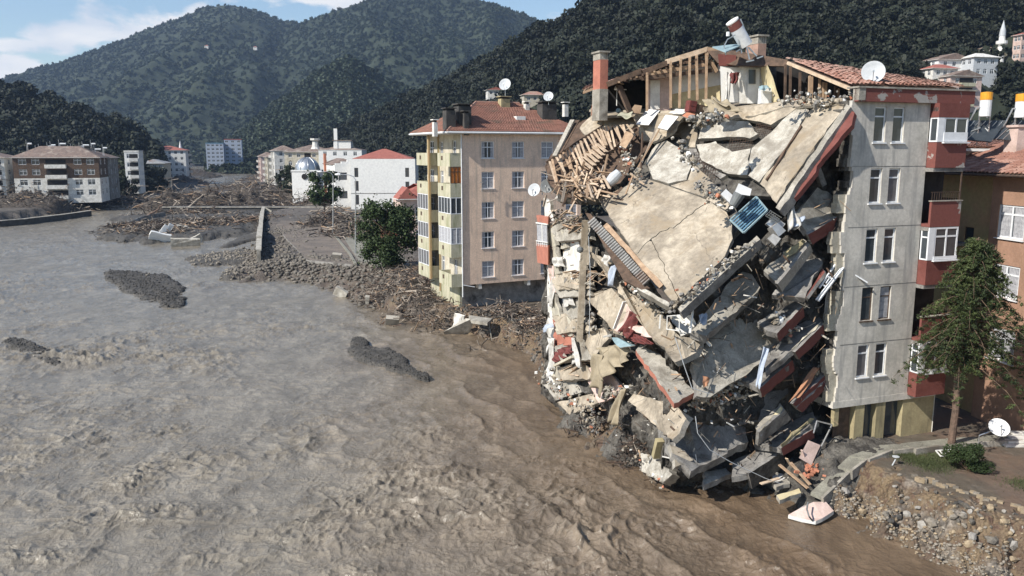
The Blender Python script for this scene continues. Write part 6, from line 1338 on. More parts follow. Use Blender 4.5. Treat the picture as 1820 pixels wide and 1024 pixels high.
# wooden roof panel slid down at the left: slab under it, two carrying beams, slats
PW = plane3(P(970, 300, 50.2), P(1090, 222, 51.5), P(1085, 330, 46.6))
W = lambda x, y, u=0: PPL(x, y, PW, u)
slab('fallen_roof_panel', [W(x, y, -.35) for x, y in ((968, 296), (985, 270), (1010, 225), (1060, 206), (1128, 208), (1160, 250), (1108, 318), (1062, 352), (1000, 352), (978, 330))], 'woodd', .5, 'core', .1)
slab('broken_slab', [W(x, y, -.2) for x, y in ((1052, 205), (1128, 203), (1150, 215), (1110, 232), (1085, 222), (1040, 240), (1030, 228))], 'slab', .3, 'conc', .1)
slab('broken_slab', [P(1150, 214, 51), P(1260, 206, 48), P(1252, 196, 50), P(1160, 198, 54)], 'slab', .3, 'conc', .1)
rf = root('roof_frame', W(1040, 290), 'splintered lath panel of the fallen roof hanging at the upper left of the ruin', 'roof panel')
for a, b_, w_ in (((971, 289), (1072, 224), .16), ((1024, 328), (1083, 270), .16), ((1083, 272), (1131, 229), .16), ((985, 305), (1060, 262), .1)): mb = MB(); mb.beam(W(*a, .15), W(*b_, .2), w_, w_); part('beam', mb, M['wood' if w_ < .15 else 'woodd'], rf)
for i in range(15):
    x, y = 976 + i * 6.2 + rnd.uniform(-1, 1), 287 - i * 4.05; mb = MB(); mb.beam(W(x, y, .28), W(x + 10 + i * .5 + rnd.uniform(-6, 6), y + 32 + rnd.uniform(-6, 9), .22), .13, .04, rnd.uniform(-.3, .3)); part('slat', mb, M['woodl' if rnd.random() < .7 else 'wood'], rf)
for i in range(9):
    x, y = 1066 + i * 6 + rnd.uniform(-1, 1), 226 - i * .6; mb = MB(); mb.beam(W(x, y, .3), W(x + 11 + rnd.uniform(-7, 7), y + 38 - i * 2 + rnd.uniform(-6, 6), .3), .12, .04, rnd.uniform(-.3, .3)); part('slat', mb, M['woodl'], rf)
for i in range(6): mb = MB(); mb.beam(W(1034 + i * 5.2, 285 - i * 6, .45), W(1052 + i * 5.2, 300 - i * 6, .45), .26, .04); part('slat', mb, M['woodl'], rf)
lm = []
for m_ in ('woodl', 'wood', 'woodd', 'drift', 'woodl', 'wood'): mb = MB(); mb.box(-.5, .5, -.5, .5, -.5, .5); lm.append(mb.mesh('wooden_lath', M[m_]))
def lath(p, q, w_, t_, label, group, name='wooden_lath'):
    d = q - p; L = d.length; Mx = Matrix.Translation((p + q) / 2) @ d.to_track_quat('X', 'Z').to_matrix().to_4x4() @ Matrix.Rotation(rnd.uniform(-.8, .8), 4, 'X') @ Matrix.Diagonal((L, w_, t_, 1))
    return linkm(name, lm[rnd.randrange(6)], None, Mx, label=label, cat='plank', group=group)
GP = 'broken laths heaped below the fallen roof panel'
for k in range(130):
    x, y = rnd.gauss(1035, 26), rnd.gauss(325, 14)
    if x < 985 and y < 300: continue
    a = rnd.choice([.35, -.5, 1.1, -1.2, rnd.uniform(-1.6, 1.6)]) + rnd.gauss(0, .2); L = rnd.uniform(6, 19); dy = rnd.uniform(.1, .7)
    sz = 'short' if L < 12 else 'long'; sd = 'left' if x < 1015 else 'middle' if x < 1050 else 'right'
    lath(W(x - L * math.cos(a), y - L * math.sin(a), dy), W(x + L * math.cos(a), y + L * math.sin(a), dy + rnd.uniform(-.4, .5)), rnd.uniform(.06, .16), .035, f'{sz} broken lath in the {sd} part of the heap below the fallen roof panel', f'{sz} laths, {sd} part of the heap')
GP = 'broken laths heaped on the slumped river side floors'
for k in range(46):
    x, y = rnd.choice([(1020, 400), (1000, 380), (1055, 490), (1030, 492), (1010, 660)]); x += rnd.gauss(0, 13); y += rnd.gauss(0, 6); a = rnd.uniform(-.9, .4); L = rnd.uniform(6, 16)
    lath(R(x - L * math.cos(a), y - L * math.sin(a), -.2), R(x + L * math.cos(a), y + L * math.sin(a), -.3), .12, .035, f'broken lath on a torn river side floor, {"upper" if y < 440 else "middle" if y < 600 else "lowest"} cluster', f'laths on the {"upper" if y < 440 else "middle" if y < 600 else "lowest"} torn floor')
for i, (a, b_, lab) in enumerate((((1166, 228), (1136, 300), 'longest of the thin poles stuck upright in the roof crack'), ((1172, 230), (1130, 304), 'pale pole leaning just right of the longest roof pole'), ((1142, 236), (1139, 303), 'vertical post at the left edge of the upper roof crack'), ((1080, 275), (1070, 322), 'upright plank below the splintered lath panel'), ((1120, 308), (1145, 328), 'dark pole crossing the slab edge near the white rag'), ((1125, 312), (1112, 345), 'thin bent rod lying on the main slab'))):
    o = lath(PPL(a[0], a[1], QL, .9), PPL(b_[0], b_[1], QL, .3), .09, .07, lab, None, 'pole')
mb = MB(); mb.beam(P(986, 278, 49.5), P(1018, 214, 51), .3, .14); mb.beam(P(994, 272, 49.6), P(1026, 214, 51.2), .35, .05, mi=1); solo('eaves_beam', mb, [M['conc'], M['woodd']], 'straight grey eaves beam leaning at the far left of the fallen roof', 'beam')
# sheets, doors, furniture on the sloping lip
def panel(name, label, pts, mat, pln, up, th=.06, cat='panel', side='concd'):
    mb = MB(); ps = [PPL(x, y, pln, up) for x, y in pts]; n = pln[1]; mb.prism(ps, -n * th, 0, 1); return solo(name, mb, [M[mat], M[side]], label, cat)
LP_ = plane3(P(1130, 222, 50), P(1206, 207, 49), P(1190, 234, 47.5))
panel('wall_board', 'white board tilted on the slope, left of the two large ones', [(1130, 221), (1150, 194), (1173, 196), (1153, 222)], 'white', LP_, .25)
panel('wall_board', 'white board tilted on the slope, right of the two large ones', [(1169, 227), (1183, 204), (1206, 207), (1186, 231)], 'white', LP_, .3)
panel('wall_board', 'flat white board behind the two tilted ones', [(1187, 202), (1198, 193), (1225, 195), (1213, 203)], 'whited', LP_, .15)
panel('hardboard_sheet', 'brown hardboard sheet hanging under the lath panel', [(1101, 258), (1112, 233), (1128, 238), (1112, 264)], 'wood', PW, .6)
mb = MB(); a = P(1224, 198, 46.8); mb.T = TR(a.x, a.y, a.z) @ RZ(.3) @ Matrix.Rotation(.15, 4, 'Y'); mb.box(0, .45, 0, .5, 0, .62); mb.box(.5, 1.0, .05, .6, 0, .5, 1); mb.box(.03, .42, -.02, 0, .05, .28); mb.box(.03, .42, -.02, 0, .33, .58); solo('cabinet', mb, [M['clothr'], M['woodd']], 'dark red drawer cabinet on the roof edge', 'cabinet')
cloth('carpet', 'large cream carpet folded over the roof edge below the attic', [P(1248, 174, 46.6), P(1300, 190, 45.2), P(1322, 200, 44.2), P(1262, 199, 45.6)], 'clothbeige', .12, 1.5, cat='carpet')
cloth('carpet', 'raised flap of cream carpet beside the attic posts', [P(1262, 176, 46.4), P(1290, 178, 46.), P(1318, 196, 44.8), P(1290, 192, 45)], 'clothbeige', .15, 1, cat='carpet')
panel('red_tile_board', 'rust red board at the head of the slope', [(1212, 206), (1222, 198), (1238, 200), (1228, 212)], 'brick', LP_, .2)
cloth('green_mat', 'green mat on the terrace beside the tall chimney', [P(1102, 202, 49.2), P(1124, 199, 49.2), P(1122, 210, 48), P(1096, 208, 48)], 'green', .06, 1, cat='mat')
cloth('red_cloth', 'crimson and white cloth hanging from the attic wall', [P(1298, 130, 48), P(1316, 128, 48), P(1308, 150, 48), P(1300, 148, 48)], 'clothr', .1, 2)
cloth('curtain', 'white curtain hanging on the open attic wall', [P(1291, 128, 48.3), P(1301, 128, 48.3), P(1296, 182, 47.8), P(1288, 184, 47.8)], 'clothw', .08, 2, cat='curtain')
r = root('attic_appliance', P(1358, 182, 46.6), 'white washing machine with clothes piled on it in the attic corner', 'washing machine'); a = P(1352, 184, 46.6)
mb = MB(TR(a.x, a.y, a.z)); mb.box(0, .6, 0, .6, 0, .85); part('cabinet_body', mb, M['steelw'], r); mb = MB(TR(a.x, a.y, a.z)); mb.lathe([(.01, -.02), (.18, -.02), (.2, 0)], TR(.3, 0, .42) @ Matrix.Rotation(math.pi / 2, 4, 'X'), 12); part('door', mb, M['glass'], r)
cloth('blue_cloth', 'pale blue cloth on the washing machine in the attic', [P(1350, 152, 46.4), P(1368, 153, 46.4), P(1370, 160, 46), P(1350, 160, 46)], 'bluet', .06, 2)
mb = MB(); a = P(1096, 188, 53); mb.tube([a, a + Vector((0, 0, 1)), a + Vector((.6, 0, 1))], .03, 5); mb.chunk(a + Vector((0, 0, 1.1)), .2); solo('pipe_stand', mb, M['white'], 'white pipe with a ball tap in the dark attic room', 'pipe')
mb = MB(); a = P(1099, 202, 51.5); mb.lathe([(.01, 0), (.14, .08), (.16, .2), (.1, .3), (.01, .33)], TR(*a), 10); solo('gas_bottle', mb, M['bluet'], 'small light blue gas bottle beside the tall chimney', 'gas bottle')
mb = MB(); mb.beam(P(1100, 152, 50.4), P(1120, 200, 49.8), .5, .12); solo('tilted_door', mb, M['woodd'], 'weathered door leaning in the open attic room', 'door')
mb = MB(); mb.prism([P(1118, 200, 50), P(1128, 186, 50), P(1141, 188, 50), P(1138, 202, 50)], Vector((.05, .4, 0))); solo('wooden_chair', mb, M['wood'], 'small brown chest in front of the attic room', 'chest')
# solar heater tipped on the roof ridge
r = root('solar_water_heater', P(1330, 95, 46.5), 'tipped white and rusty solar tank pointing up from the ruined roof ridge', 'solar heater'); a, b_ = P(1326, 80, 46.5), P(1301, 37, 46.2); d = b_ - a; Mx = Matrix.Translation(a) @ d.to_track_quat('Z', 'Y').to_matrix().to_4x4(); L = d.length
mb = MB(); mb.lathe([(.01, 0), (.36, 0), (.36, L * .68)], Mx, 20); part('tank', mb, M['steelw'], r, smooth=False); mb = MB(); mb.lathe([(.363, L * .68), (.363, L * .93), (.36, L * .96)], Mx, 20); part('rusty_band', mb, M['redpeel'], r); mb = MB(); mb.lathe([(.37, L * .95), (.37, L), (.01, L)], Mx, 20); part('tank_cap', mb, M['white'], r)
mb = MB()
for p, q in (((1332, 75), (1316, 34)), ((1326, 80), (1332, 106)), ((1316, 82), (1318, 95)), ((1330, 84), (1345, 100)), ((1308, 92), (1330, 80)), ((1345, 104), (1356, 100)), ((1326, 110), (1340, 107))): mb.beam(P(*p, 46.4), P(*q, 46.4), .07, .07)
mb.tube([P(1307, 62, 46), P(1293, 70, 46), P(1287, 82, 46), P(1290, 98, 46)], .035, 5); part('stand', mb, M['steel'], r)
mb = MB(); a = P(1294, 61, 46); mb.lathe([(.01, 0), (.1, 0), (.1, .22), (.01, .24)], TR(a.x, a.y, a.z - .1), 8); part('float_tank', mb, M['steelw'], r)
mb = MB(); mb.prism([P(1266, 83, 46.5), P(1290, 92, 45.5), P(1322, 78, 46.5), P(1300, 79, 48)], Vector((0, 0, -.06))); part('collector_panel', mb, M['bluet'], r)
# dishes
a = P(1552, 129, 42.6); dish(a, .56, (-.35, -.9, .25), 'tall pale satellite dish on the roof tiles above the grey wall', mast=(a.x + .05, a.y + .1, a.z - .75))
a = P(950, 338, 50.5); dish(a, .40, (-.45, -.85, .3), 'light satellite dish sticking out left of the ruin', mast=(a.x + .5, a.y + .4, a.z - .3))
a = P(973, 331, 50.2); dish(a, .42, (-.35, -.85, .2), 'dark satellite dish beside the light one, left of the ruin', mast=(a.x + .4, a.y + .5, a.z - .4), mat='dishd')
a = P(1775, 761, 40.2); dish(a, .50, (-.15, -.75, .75), 'large white satellite dish lying on the bank at right', mast=(a.x - .9, a.y + .1, GZ + .05), mat='steelw', group=None)
a = P(1091, 316, 46.4); mb = MB(); mb.lathe([(.01, -.5), (.25, -.42), (.33, 0), (.25, .42), (.01, .5)], Matrix.Translation(a) @ Matrix.Rotation(.8, 4, 'Y'), 12); solo('boiler', mb, M['dish'], 'grey dented boiler lying under the broken laths', 'boiler')
a = P(1031, 444, 46.2); mb = MB(); mb.lathe([(.01, -.2), (.16, -.12), (.2, 0), (.16, .12), (.01, .2)], Matrix.Translation(a), 10); solo('boiler', mb, M['dishd'], 'small dark pot caught beside the bare concrete column', 'pot')
# blue steel grille and things caught in the notch
r = root('steel_grille', PPL(1330, 380, QL, .5), 'blue grey steel window grille caught in the notch between the roof slabs', 'grille'); G = lambda x, y, u=.75: PPL(x, y, QL, u)
A_, B_, C_, D_ = (1298, 391), (1344, 350), (1364, 374), (1322, 414)
for a, b_ in ((A_, B_), (B_, C_), (C_, D_), (D_, A_)): mb = MB(); mb.beam(G(*a), G(*b_), .07, .07); part('grille_frame', mb, M['bluet'], r)
for k in range(1, 7): s = k / 7; mb = MB(); mb.beam(G(A_[0] + (D_[0] - A_[0]) * s, A_[1] + (D_[1] - A_[1]) * s), G(B_[0] + (C_[0] - B_[0]) * s, B_[1] + (C_[1] - B_[1]) * s), .085, .05); part('grille_bar', mb, M['bluep'], r)
for k in range(1, 5): s = k / 5; mb = MB(); mb.beam(G(A_[0] + (B_[0] - A_[0]) * s, A_[1] + (B_[1] - A_[1]) * s, .7), G(D_[0] + (C_[0] - D_[0]) * s, D_[1] + (C_[1] - D_[1]) * s, .7), .03, .03); part('grille_bar', mb, M['bluet'], r)
def pnl(name, label, pts, mat, cat='panel', th=.06, side='concd'):
    mb = MB(); ps = [R(*p) for p in pts]; n = (ps[1] - ps[0]).cross(ps[2] - ps[0]).normalized(); mb.prism(ps, n * th, 0, 1); return solo(name, mb, [M[mat], M[side]], label, cat)
pnl('cupboard_door', 'white cupboard door standing in the notch, left one', [(1281, 345, .2), (1290, 336, .5), (1306, 350, .2), (1298, 362, -.2)], 'white', 'door')
pnl('cupboard_door', 'white cupboard door with crossed edges in the notch, right one', [(1305, 344, .3), (1313, 326, .8), (1336, 336, .6), (1333, 348, .2)], 'white', 'door')
mb = MB(); mb.lathe([(.2, 0), (.28, .6), (.27, .62), (.18, .03), (.01, .03)], Matrix.Translation(R(1302, 366, -.2)) @ Matrix.Rotation(.5, 4, 'Y'), 14); solo('bucket', mb, M['dishd'], 'grey bucket beside the white cupboard doors', 'bucket')
pnl('radiator', 'white radiator below the blue grille', [(1362, 398, -.2), (1374, 384, .2), (1396, 398, .2), (1384, 414, -.3)], 'steelw', 'radiator', .1)
pnl('grey_box', 'grey boxy appliance hanging under the radiator', [(1372, 404, -.5), (1382, 396, -.3), (1397, 410, -.3), (1384, 421, -.6)], 'dish', 'box', .3)
pnl('white_tile_panel', 'light square panel at the lower tip of the notch', [(1364, 424, -.7), (1374, 415, -.5), (1388, 424, -.6), (1378, 437, -.9)], 'clothw', 'panel')
r = root('metal_rack', R(1370, 395, .1), 'dark steel rack with thin bars beside the blue grille', 'rack'); mb = MB()
for k in range(7): mb.beam(R(1361 + k * 3, 383 + k * 2, -.2), R(1370 + k * 3, 374 + k * 3, .1), .03, .03)
for k in range(4): mb.beam(R(1361 + 3 * k, 384 - 3 * k, -.2), R(1380 + 3 * k, 396 - 3 * k, -.2), .03, .03)
part('rack_bars', mb, M['steel'], r)
cloth('white_sheet', 'white bed sheet draped over the edge below the steep roof slab', [(1401, 368, -.1), (1409, 363, -.1), (1424, 402, -.6), (1400, 410, -.7)], 'clothw', .14, 2, cat='sheet')
cloth('white_sheet', 'pale corner of cloth spread right of the white bed sheet', [(1410, 388, -.4), (1430, 384, -.2), (1428, 394, -.5), (1408, 408, -.7)], 'clothb', .08, 2, cat='sheet')
r = root('window_frame', R(1490, 470, .2), 'broken white window frame dangling in front of the grey wall', 'window frame')
for a, b_, w_ in (((1484, 467, .5), (1541, 502, -.2), .13), ((1499, 476, .0), (1454, 535, -.4), .11), ((1494, 478, .0), (1450, 533, -.4), .04), ((1487, 467, .3), (1456, 512, -.2), .08), ((1468, 490, .0), (1480, 496, -.1), .07), ((1460, 505, -.1), (1472, 512, -.2), .07), ((1472, 488, 0), (1464, 500, -.1), .06), ((1476, 492, 0), (1468, 504, -.1), .06)):
    mb = MB(); mb.beam(R(*a), R(*b_), w_, .07); part('frame_bar', mb, M['frame'], r)
cloth('white_sheet', 'white sheet hanging from the torn wall edge beneath the dangling window frame', [(1470, 515, 1.2), (1482, 520, .9), (1480, 572, .6), (1462, 570, .8)], 'clothw', .15, 2, cat='sheet')
cloth('mattress', 'pale narrow mattress leaning against the lower floor slabs', [(1356, 616, -.3), (1366, 620, -.4), (1350, 688, -.9), (1342, 684, -.6)], 'clothb', .06, 1, cat='mattress')
cloth('orange_sheet', 'orange carpet hanging over a lower floor edge', [(1447, 652, .6), (1458, 655, .7), (1428, 700, -.3), (1405, 712, -.6)], 'clotho', .06, 2, cat='carpet')
cloth('orange_sheet', 'scrap of orange cloth left of the hanging orange carpet', [(1250, 668, -.3), (1262, 672, -.3), (1256, 688, -.5), (1249, 686, -.5)], 'clotho', .04, 1, cat='cloth')
cloth('red_blanket', 'crimson patterned blanket spilling between the river side slabs', [(1120, 552, -.2), (1135, 560, -.3), (1120, 606, -.9), (1104, 590, -.7)], 'clothr', .16, 3, cat='blanket')
cloth('red_blanket', 'lower fold of the crimson blanket under the pink board', [(1108, 590, -.8), (1150, 598, -.5), (1160, 612, -.9), (1124, 610, -1)], 'clothr', .16, 4, cat='blanket')
cloth('beige_blanket', 'large beige blanket hanging over the lower river side slabs', [(1060, 618, -.2), (1108, 612, -.1), (1116, 640, -.8), (1066, 676, -1.0)], 'clothbeige', .2, 3, cat='blanket')
cloth('beige_blanket', 'narrow tail of the beige blanket reaching down', [(1056, 628, -.5), (1074, 632, -.5), (1068, 705, -1.), (1046, 676, -.9)], 'clothbeige', .12, 2, cat='blanket')
cloth('olive_curtain', 'olive curtain strip hanging near the water', [(1101, 695, -.5), (1112, 690, -.4), (1098, 756, -1.1), (1082, 748, -1)], 'clothbeige', .12, 2, cat='curtain')
GC = 'curtains hanging from the river side windows'
for i, (a, lab) in enumerate(((((980, 490, -.2), (988, 492, -.3), (984, 545, -.5), (974, 540, -.3)), 'upper long white curtain at the far left edge of the ruin'), (((1006, 512, -.1), (1014, 514, -.1), (1020, 542, -.4), (998, 546, -.4)), 'white curtain gathered at the top beside the concrete column'), (((980, 600, -.3), (986, 602, -.3), (984, 660, -.6), (974, 655, -.5)), 'lowest white curtain at the far left edge of the ruin'), (((1018, 600, -.4), (1022, 602, -.4), (1034, 655, -.8), (1018, 645, -.7)), 'pinkish curtain hanging right of the salmon wall'), (((1082, 476, -.6), (1096, 470, -.6), (1088, 508, -.9), (1080, 506, -.9)), 'bluish curtain hanging under the corrugated sheet'), (((1072, 452, -.5), (1084, 455, -.5), (1082, 474, -.7), (1070, 466, -.7)), 'short white curtain directly under the corrugated sheet'), (((995, 335, -.4), (1004, 330, -.4), (998, 362, -.6), (988, 352, -.6)), 'white pillow like bundle below the two left dishes'))):
    cloth('curtain', lab, a, 'clothb' if 'bluish' in lab else 'clothw', .1, 2, GC, 'curtain')
cloth('white_rag', 'white rag splashed on the main fallen slab', [PPL(1075, 338, QL, .1), PPL(1085, 340, QL, .1), PPL(1084, 385, QL, .08), PPL(1074, 384, QL, .08)], 'clothw', .03, 1, cat='cloth') if False else None
cloth('white_bundle', 'crumpled white bedding bundle on the upper torn floor', [(984, 458, -.4), (1002, 456, -.3), (1000, 474, -.6), (984, 474, -.7)], 'clothw', .15, 3, cat='bedding')
cloth('lilac_roll', 'lilac rolled mattress at the foot of the river side', [(963, 583, -.6), (980, 573, -.4), (984, 580, -.5), (966, 591, -.9)], 'clothb', .08, 1, cat='mattress')
cloth('red_carpet', 'red and white patterned carpet on the lowest torn floor', [(980, 628, -.5), (1014, 612, -.3), (1020, 626, -.6), (986, 646, -1.)], 'clothr', .12, 4, cat='carpet')
mb = MB(); mb.beam(R(986, 650, -.9), R(1018, 634, -1), .22, .14); solo('pale_beam', mb, M['cream'], 'pale beam under the red patterned carpet', 'beam')
mb = MB(); mb.beam(R(1110, 536, -.7), R(1092, 584, -1.1), .2, .06); solo('white_board', mb, M['white'], 'narrow white board leaning across the river side slabs', 'board')
for i, (a, b_, w_, lab) in enumerate((((1234, 532, -.3), (1226, 592, -.6), .22, 'white door frame post standing beneath the main slab corner'), ((1246, 530, -.2), (1218, 562, -.6), .12, 'white strip leaning left of the white frame post'), ((1172, 584, -1.2), (1174, 560, -1.1), .05, 'thin side of the picture frame hanging at the slab tip'))):
    mb = MB(); mb.beam(R(*a), R(*b_), w_, .06); solo('white_board', mb, M['white'], lab, 'board')
r = root('picture_frame', R(1197, 575, -1), 'small square white frame hanging from the lowest corner of the main slab', 'frame')
for a, b_ in (((1186, 562), (1208, 560)), ((1208, 560), (1207, 588)), ((1207, 588), (1185, 585)), ((1185, 585), (1186, 562))): mb = MB(); mb.beam(R(*a, -1.2), R(*b_, -1.2), .05, .04); part('frame_bar', mb, M['white'], r)
cloth('blue_bag', 'bluish plastic bag on the grey floor plate', [(1242, 560, -.2), (1256, 556, -.1), (1254, 578, -.4), (1242, 576, -.5)], 'clothb', .1, 1, cat='bag')
# wall hole panels lower right
r = root('door_frame', R(1450, 790, -.2), 'pink door leaf in a thin metal frame leaning at the foot of the ruin', 'door')
mb = MB(); mb.prism([R(1420, 814, -.6), R(1436, 783, -.2), R(1458, 792, -.3), R(1442, 827, -.8)], Vector((.03, .06, 0))); part('door_leaf', mb, M['pinkl'], r); mb = MB()
for a, b_ in (((1452, 748), (1479, 755)), ((1479, 755), (1444, 826)), ((1452, 748), (1446, 770))): mb.beam(R(*a, 0), R(*b_, -.4), .06, .06)
part('frame_bar', mb, M['steel'], r)
# rubble: chunks one can pick out, then the fines
CM = [chunkmesh('rubble_piece', m_, 60 + i) for i, m_ in enumerate(['conc', 'slab', 'concd', 'slabw', 'conc', 'brick', 'white', 'core'])]
RI = ROOTM[ruin.name].inverted(); n = 0
zones = [((1065, 395, .4), (1050, 420, .2), 30), ((1320, 560, .8), (1290, 620, 0), 0)]
lines = [((1100, 500, -.4), (1190, 555, -1.), 26, .16), ((1200, 548, -.9), (1340, 430, -.6), 40, .13), ((1240, 330, 1.4), (1300, 370, 1), 26, .15), ((1240, 712, -.2), (1320, 672, .2), 22, .2), ((1380, 560, .2), (1400, 600, 0), 14, .2), ((1000, 500, -.2), (1050, 500, -.4), 26, .2), ((1000, 590, -.2), (1060, 570, 0), 22, .22),
         ((1070, 700, -.2), (1120, 690, 0), 22, .2), ((1440, 700, .8), (1470, 640, 1), 14, .2), ((1390, 180, 3), (1510, 178, .6), 44, .14), ((1230, 215, 3), (1280, 205, 3), 26, .2), ((1205, 255, 5), (1240, 300, 3), 26, .18), ((1480, 400, .8), (1505, 470, .6), 14, .2), ((1020, 690, -.2), (1060, 740, -.2), 18, .22), ((1100, 790, -.3), (1180, 860, -.8), 20, .24), ((1400, 840, -.6), (1500, 800, 0), 22, .2)]
for a, b_, k, sz in lines:
    for i in range(k):
        s = rnd.random(); px = a[0] + (b_[0] - a[0]) * s + rnd.gauss(0, 5); py = a[1] + (b_[1] - a[1]) * s + rnd.gauss(0, 5); d = a[2] + (b_[2] - a[2]) * s
        if n >= 298: break
        p = R(px, py, d); rad = sz * rnd.uniform(.5, 1.5); linkm('rubble_piece', CM[rnd.choices(range(8), [5, 4, 4, 3, 3, 1, 1.4, 2])[0]], ruin, RI @ Matrix.Translation(p) @ rot() @ Matrix.Scale(rad, 4)); n += 1
mb = MB()
for a, b_, k, sz in lines + [((1230, 720, .3), (1330, 700, .6), 60, .15), ((960, 660, -.5), (1060, 760, -.8), 60, .15), ((990, 380, 0), (1040, 420, 0), 50, .15), ((1060, 380, 1.), (1000, 460, 1.), 40, .2), ((1130, 320, 3), (1110, 260, 6), 40, .15)]:
    for i in range(int(k * 2.4)):
        s = rnd.random(); p = R(a[0] + (b_[0] - a[0]) * s + rnd.gauss(0, 8), a[1] + (b_[1] - a[1]) * s + rnd.gauss(0, 8), a[2] + (b_[2] - a[2]) * s + rnd.uniform(-.1, .4)); mb.chunk(p, rnd.uniform(.04, .13), rnd.choices(range(5), [5, 4, 3, .8, .9])[0])
part('rubble', mb, [M['conc'], M['slab'], M['concd'], M['brick'], M['white']], ruin, kind='stuff')
# litter, splinters, cables and bent bars all over the slumped floors
mb = MB()
for k in range(520):
    px = rnd.uniform(975, 1490); lo = np.interp(px, [975, 1050, 1130, 1200, 1340, 1400, 1490], [380, 400, 500, 570, 450, 420, 330]); hi = np.interp(px, [975, 1100, 1200, 1330, 1490], [690, 800, 840, 830, 740]); py = rnd.uniform(lo, hi)
    p = R(px, py, rnd.uniform(-.2, 1.)); d = Vector((rnd.gauss(0, 1), rnd.gauss(0, 1), rnd.gauss(0, .8))).normalized() * rnd.uniform(.1, .7); m_ = rnd.choices(range(5), [3, 3, 3, 1.2, 1.5])[0]
    if rnd.random() < .5: mb.beam(p, p + d, rnd.uniform(.03, .12), .03, rnd.uniform(0, 3), m_)
    else: mb.tube([p, p + d * .6 + Vector((0, 0, -.1)), p + d * 1.4 + Vector((0, 0, -.4 * d.length))], .012, 4, 3 if m_ > 2 else m_)
part('splinters', mb, [M['wood'], M['conc'], M['woodd'], M['rebar'], M['whited']], ruin, kind='stuff')
for i in range(16):
    mb = MB(); x = rnd.uniform(1460, 1500); y = rnd.uniform(330, 700); p = R(x, y, .9); mb.tube([p, p + Vector((-.3, -.3, -.1)), p + Vector((-.5 - rnd.random() * .5, -.5, -.5 - rnd.random() * .5))], .014, 4); part('bent_rebar', mb, M['rebar'], ruin)
for i, (pts, lab) in enumerate((((( 1236, 740), (1240, 770), (1262, 800), (1300, 822), (1360, 850), (1420, 872), (1460, 884)), 'long slack cable hanging down to the pavement end'), (((1046, 420), (1049, 480), (1048, 570), (1047, 600)), 'thin cable hanging beside the bare column'), (((1262, 700), (1230, 690), (1216, 650), (1200, 600)), 'cable drooping under the main slab tip'))):
    mb = MB(); mb.tube([R(x, y, -.9 if i != 1 else -1.2) for x, y in pts], .02, 5, cap=False); solo('cable', mb, M['dish'], lab, 'cable')
# debris at the river edge under the ruin
heap('root_tangle', PZ(1120, 800, .6), 260, (.7, .6), 1.2, ['stick', 'rebar', 'drift'], .7, (.012, .035)); heap('root_tangle', PZ(1215, 838, .4), 420, (.8, .6), 1.3, ['stick', 'rebar', 'drift'], .5, (.012, .04)); heap('root_tangle', PZ(1050, 745, .6), 320, (1.3, .9), 1.1, ['stick', 'rebar', 'drift'], .5, (.012, .05))
mound(PZ(1040, 742, .4), (2.2, 1.5), 1.0, 'core'); mound(PZ(1110, 800, .3), (1.6, 1.2), .9, 'core'); mound(PZ(1420, 850, 1), (2.6, 1.6), .6, 'core'); mound(PZ(1500, 790, GZ), (3, 2), .5, 'core'); mound(PZ(975, 690, .4), (1.6, 2.), .9, 'core')
GQ = 'planks and boards lying where the pavement breaks off'
for i, (a, b_, w_, m_, lab) in enumerate((((1385, 826), (1436, 868), .18, 'wood', 'long brown plank pointing at the pavement end, lower one'), ((1405, 822), (1440, 862), .16, 'wood', 'long brown plank crossing just above the lower one'), ((1352, 860), (1385, 850), .2, 'woodl', 'pale plank at the water edge'), ((1425, 800), (1436, 836), .12, 'pinkl', 'thin pinkish batten leaning on the bricks'), ((1440, 828), (1474, 826), .1, 'wood', 'short batten behind the brick heap'), ((1466, 836), (1462, 852), .12, 'woodl', 'small upright stake beside the brick heap'), ((1398, 815), (1412, 838), .16, 'woodl', 'pale board behind the long planks'))):
    mb = MB(); mb.beam(R(*a, -.6) if a[1] < 840 else PZ(*a, .9), PZ(*b_, 1.0), w_, .05); solo('plank', mb, M[m_], lab, 'plank', GQ)
for i, (pts, m_, lab) in enumerate(((((1371, 842), (1398, 836), (1404, 846), (1378, 856)), 'white', 'white foam board on the debris at the water'), (((1380, 880), (1420, 868), (1424, 876), (1386, 889)), 'clothy', 'cream slab fragment at the water edge'), (((1372, 858), (1402, 850), (1404, 860), (1380, 866)), 'conc', 'grey slab under the white foam board'))):
    mb = MB(); mb.prism(jagpoly([PZ(x, y, .75) for x, y in pts], .03), Vector((0, 0, -.2)), 0, 1); solo('board', mb, [M[m_], M['conc']], lab, 'board')
bm_ = MB(); bm_.box(-.12, .12, -.06, .06, -.05, .05); bme = bm_.mesh('brick', M['brick'])
for k in range(60):
    p = PZ(rnd.gauss(1440, 13), rnd.gauss(838, 6), 1.1); linkm('brick', bme, None, Matrix.Translation(p + Vector((0, 0, rnd.uniform(0, .35)))) @ rot(), label='orange hollow brick in the heap beside the broken pavement', cat='brick', group='orange bricks heaped beside the broken pavement')
mb = MB(); pts = [PZ(1401, 915, .15), PZ(1428, 899, .5), PZ(1446, 892, .6), PZ(1468, 892, .55), PZ(1482, 908, .35), PZ(1462, 921, .2), PZ(1450, 926, .15), PZ(1425, 922, .1)]; mb.prism(jagpoly(pts, .02), Vector((0, 0, -.18)), 0, 1); solo('pink_mattress', mb, [M['pinkl'], M['whited']], 'pale pink torn mattress lying in the water by the bank', 'mattress', smooth=False)
mb = MB(); mb.tube([PZ(1436, 893, .8), PZ(1434, 905, .62), PZ(1438, 918, .45), PZ(1444, 926, .1)], .04, 6); solo('hose', mb, M['dishd'], 'dark hose bent over the pale pink mattress', 'hose')
